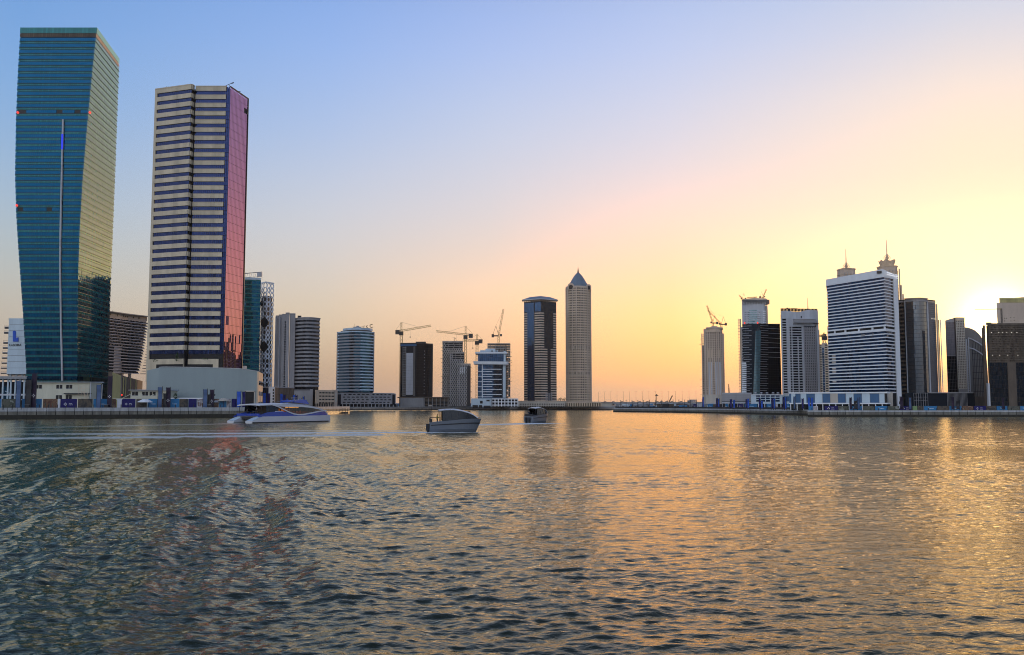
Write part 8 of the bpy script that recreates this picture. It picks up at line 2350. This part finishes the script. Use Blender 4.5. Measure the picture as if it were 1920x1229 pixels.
def water_taxi(label):
    L = 9.3
    root = thing('water_taxi', label, 'boat', (0, 0, 0), 'grey water taxis under way')
    S = lambda a, b, n: [a + (b - a) * k / n for k in range(n + 1)]
    hw = lambda s: 1.5 * (1 - .97 * max(0, (s - .55) / .45) ** 2.2)
    zt = lambda s: interp({0: 1.75, .2: 1.95, .6: 2.3, .85: 2.42, 1: 2.35}, s)
    mb = MB(); prev = None
    for s in S(0, 1, 18):
        w = hw(s); k = 1 - .10 * max(0, (s - .6) / .4) ; xr = s * L
        kx = lambda f: xr - (1 - f) * 1.1 * max(0, (s - .7) / .3) ** 1.5
        cur = [(kx(0), 0, -.45), (kx(.1), w * .72, -.05), (kx(.35), w * .93, .55), (kx(1), w, zt(s)), (kx(1), -w, zt(s)), (kx(.35), -w * .93, .55), (kx(.1), -w * .72, -.05)]
        if prev:
            for i in range(7): mb.q(prev[i], prev[(i + 1) % 7], cur[(i + 1) % 7], cur[i])
        else: mb.q(*cur[::-1])
        prev = cur
    mb.build('hull', M['taxihull'], root)
    mb = MB()
    for sg in (-1, 1):
        for a, b in zip(S(.02, .99, 14)[:-1], S(.02, .99, 14)[1:]):
            f = lambda s, h: (s * L - (1 - h) * .3 * max(0, (s - .7) / .3) ** 1.5, sg * (hw(s) * (.97) + .05), .55 + (zt(s) - .55) * h)
            mb.q(f(a, .52), f(b, .52), f(b, .63), f(a, .63))
    mb.build('rubbing_strake', M['dmetal'], root)
    mb = MB()
    for a, b in zip(S(.25, .93, 12)[:-1], S(.25, .93, 12)[1:]):
        mb.hexa([(a * L, -hw(a) + .02, zt(a) - .02), (b * L, -hw(b) + .02, zt(b) - .02), (b * L, hw(b) - .02, zt(b) - .02), (a * L, hw(a) - .02, zt(a) - .02)], [(a * L, -hw(a) * .97, zt(a) + .12), (b * L, -hw(b) * .97, zt(b) + .12), (b * L, hw(b) * .97, zt(b) + .12), (a * L, hw(a) * .97, zt(a) + .12)])
    mb.build('coaming', M['dmetal'], root)
    rt = lambda s: interp({.18: 4.02, .3: 4.16, .45: 4.18, .6: 4.0, .75: 3.62, .86: 3.15, .93: 2.62}, s)
    gw = lambda s, z: max(hw(s) * .95 - .16 * (z - 2.2), .08)
    mb = MB()
    for sg in (-1, 1):
        for a, b in zip(S(.24, .925, 12)[:-1], S(.24, .925, 12)[1:]):
            mb.q(*[(s * L, sg * gw(s, z), z) for s, z in ((a, zt(a) + .1), (b, zt(b) + .1), (b, rt(b) - .14), (a, rt(a) - .14))])
    s = .925; mb.q((s * L, -gw(s, zt(s)), zt(s) + .1), (s * L + .05, gw(s, zt(s)), zt(s) + .1), (s * L, gw(s, rt(s)), rt(s) - .1), (s * L, -gw(s, rt(s)), rt(s) - .1))
    mb.build('cabin_glass', G['boat'], root)
    mb = MB()
    for s in (.30, .42, .56, .72):
        for sg in (-1, 1): mb.bar((s * L, sg * (gw(s, 2.3) + .02), zt(s) + .1), (s * L - .25, sg * (gw(s, rt(s)) + .02), rt(s) - .12), .09)
    mb.build('window_post', M['dmetal'], root)
    mb = MB(); prev = None
    for s in S(.17, .935, 16):
        z = rt(s); w = gw(s, z) + .10
        cur = [(s * L, w * t, z - .16 * abs(t) ** 3) for t in np.linspace(-1, 1, 7)] + [(s * L, w * t * .98, z - .12 - .14 * abs(t) ** 3) for t in np.linspace(1, -1, 7)]
        if prev:
            for k in range(14): mb.q(prev[k], prev[(k + 1) % 14], cur[(k + 1) % 14], cur[k])
        else: mb.q(*cur[::-1])
        prev = cur
    mb.q(*prev); mb.build('roof', M['ferrywhite'], root, smooth=True)
    mb = MB(); mb.box(.3, 2.2, -1.35, 1.35, 1.2, 1.5); mb.box(.1, .4, -1.3, 1.3, 1.5, 2.35); mb.build('stern_bench', M['dmetal'], root)
    mb = MB()
    for sg in (-1, 1): mb.bar((1.9, sg * 1.2, 1.8), (1.75, sg * 1.15, 3.95), .1, 6); mb.bar((.1, sg * 1.3, 1.8), (.1, sg * 1.3, 2.6), .07, 5); mb.bar((.1, sg * 1.3, 2.6), (1.9, sg * 1.3, 2.6), .07, 5)
    mb.build('rail', M['dmetal'], root)
    for sg in (-.5, .5):
        mb = MB(); mb.box(-.55, .02, sg - .22, sg + .22, .3, 1.5); mb.box(-.4, -.1, sg - .1, sg + .1, -.5, .3); mb.build('outboard_motor', M['dmetal'], root)
    mb = MB(); mb.bar((7.9, 0, 2.5), (9.1, 0, 2.62), .1, 5); mb.bar((9.1, 0, 2.35), (9.1, 0, 2.62), .08, 5); mb.build('bow_rail', M['steel'], root)
    mb = MB(); mb.box(4.2, 4.7, -.3, .3, 4.15, 4.35); mb.bar((3.5, .5, 4.1), (3.5, .5, 4.9), .05, 5); mb.build('aerial', M['steel'], root)
    mb = MB(); mb.box(8.75, 8.95, -.16, .16, 2.36, 2.5); mb.build('bow_lamp', mat('amber_lens', (.6, .25, .06), noise=.05), root)
    return root
wt = water_taxi('nearer and larger water taxi with a black canopy and white roof, heading right')
wt2 = dup(wt, (T2[0], T2[1], 0), R(55), 'farther and smaller water taxi, seen from behind to the right of the other')
wt.location = (T1[0], T1[1], 0); wt.rotation_euler = (0, 0, R(9))
person(PM2, on_boat(wt, 1.35, -.5, 1.5), R(30), 'person in a dull yellow vest at the stern of the nearer water taxi')
person(PM1, on_boat(wt2, 1.2, .6, 1.5), R(60), 'person in dark clothes at the stern of the farther water taxi')

HAZE = 6e-5
# ------------------------------------------------------------------ thin dusty air over the canal
mb = MB(); mb.v = []; 
mb.hexa([(-3600, -300, -4.5), (3600, -300, -4.5), (3600, 15000, -4.5), (-3600, 15000, -4.5)], [(-3600, -300, 235), (3600, -300, 235), (3600, 15000, 235), (-3600, 15000, 235)])
hm, t_, n_, l_ = newmat('dusty_air'); n_.remove(n_['Principled BSDF'])
vp = n_.new('ShaderNodeVolumePrincipled'); vp.inputs['Density'].default_value = HAZE; vp.inputs['Color'].default_value = (.93, .90, .85, 1); vp.inputs['Anisotropy'].default_value = .55
l_.new(vp.outputs[0], n_['Material Output'].inputs['Volume'])
hz = mb.build('haze', hm, kind='stuff')
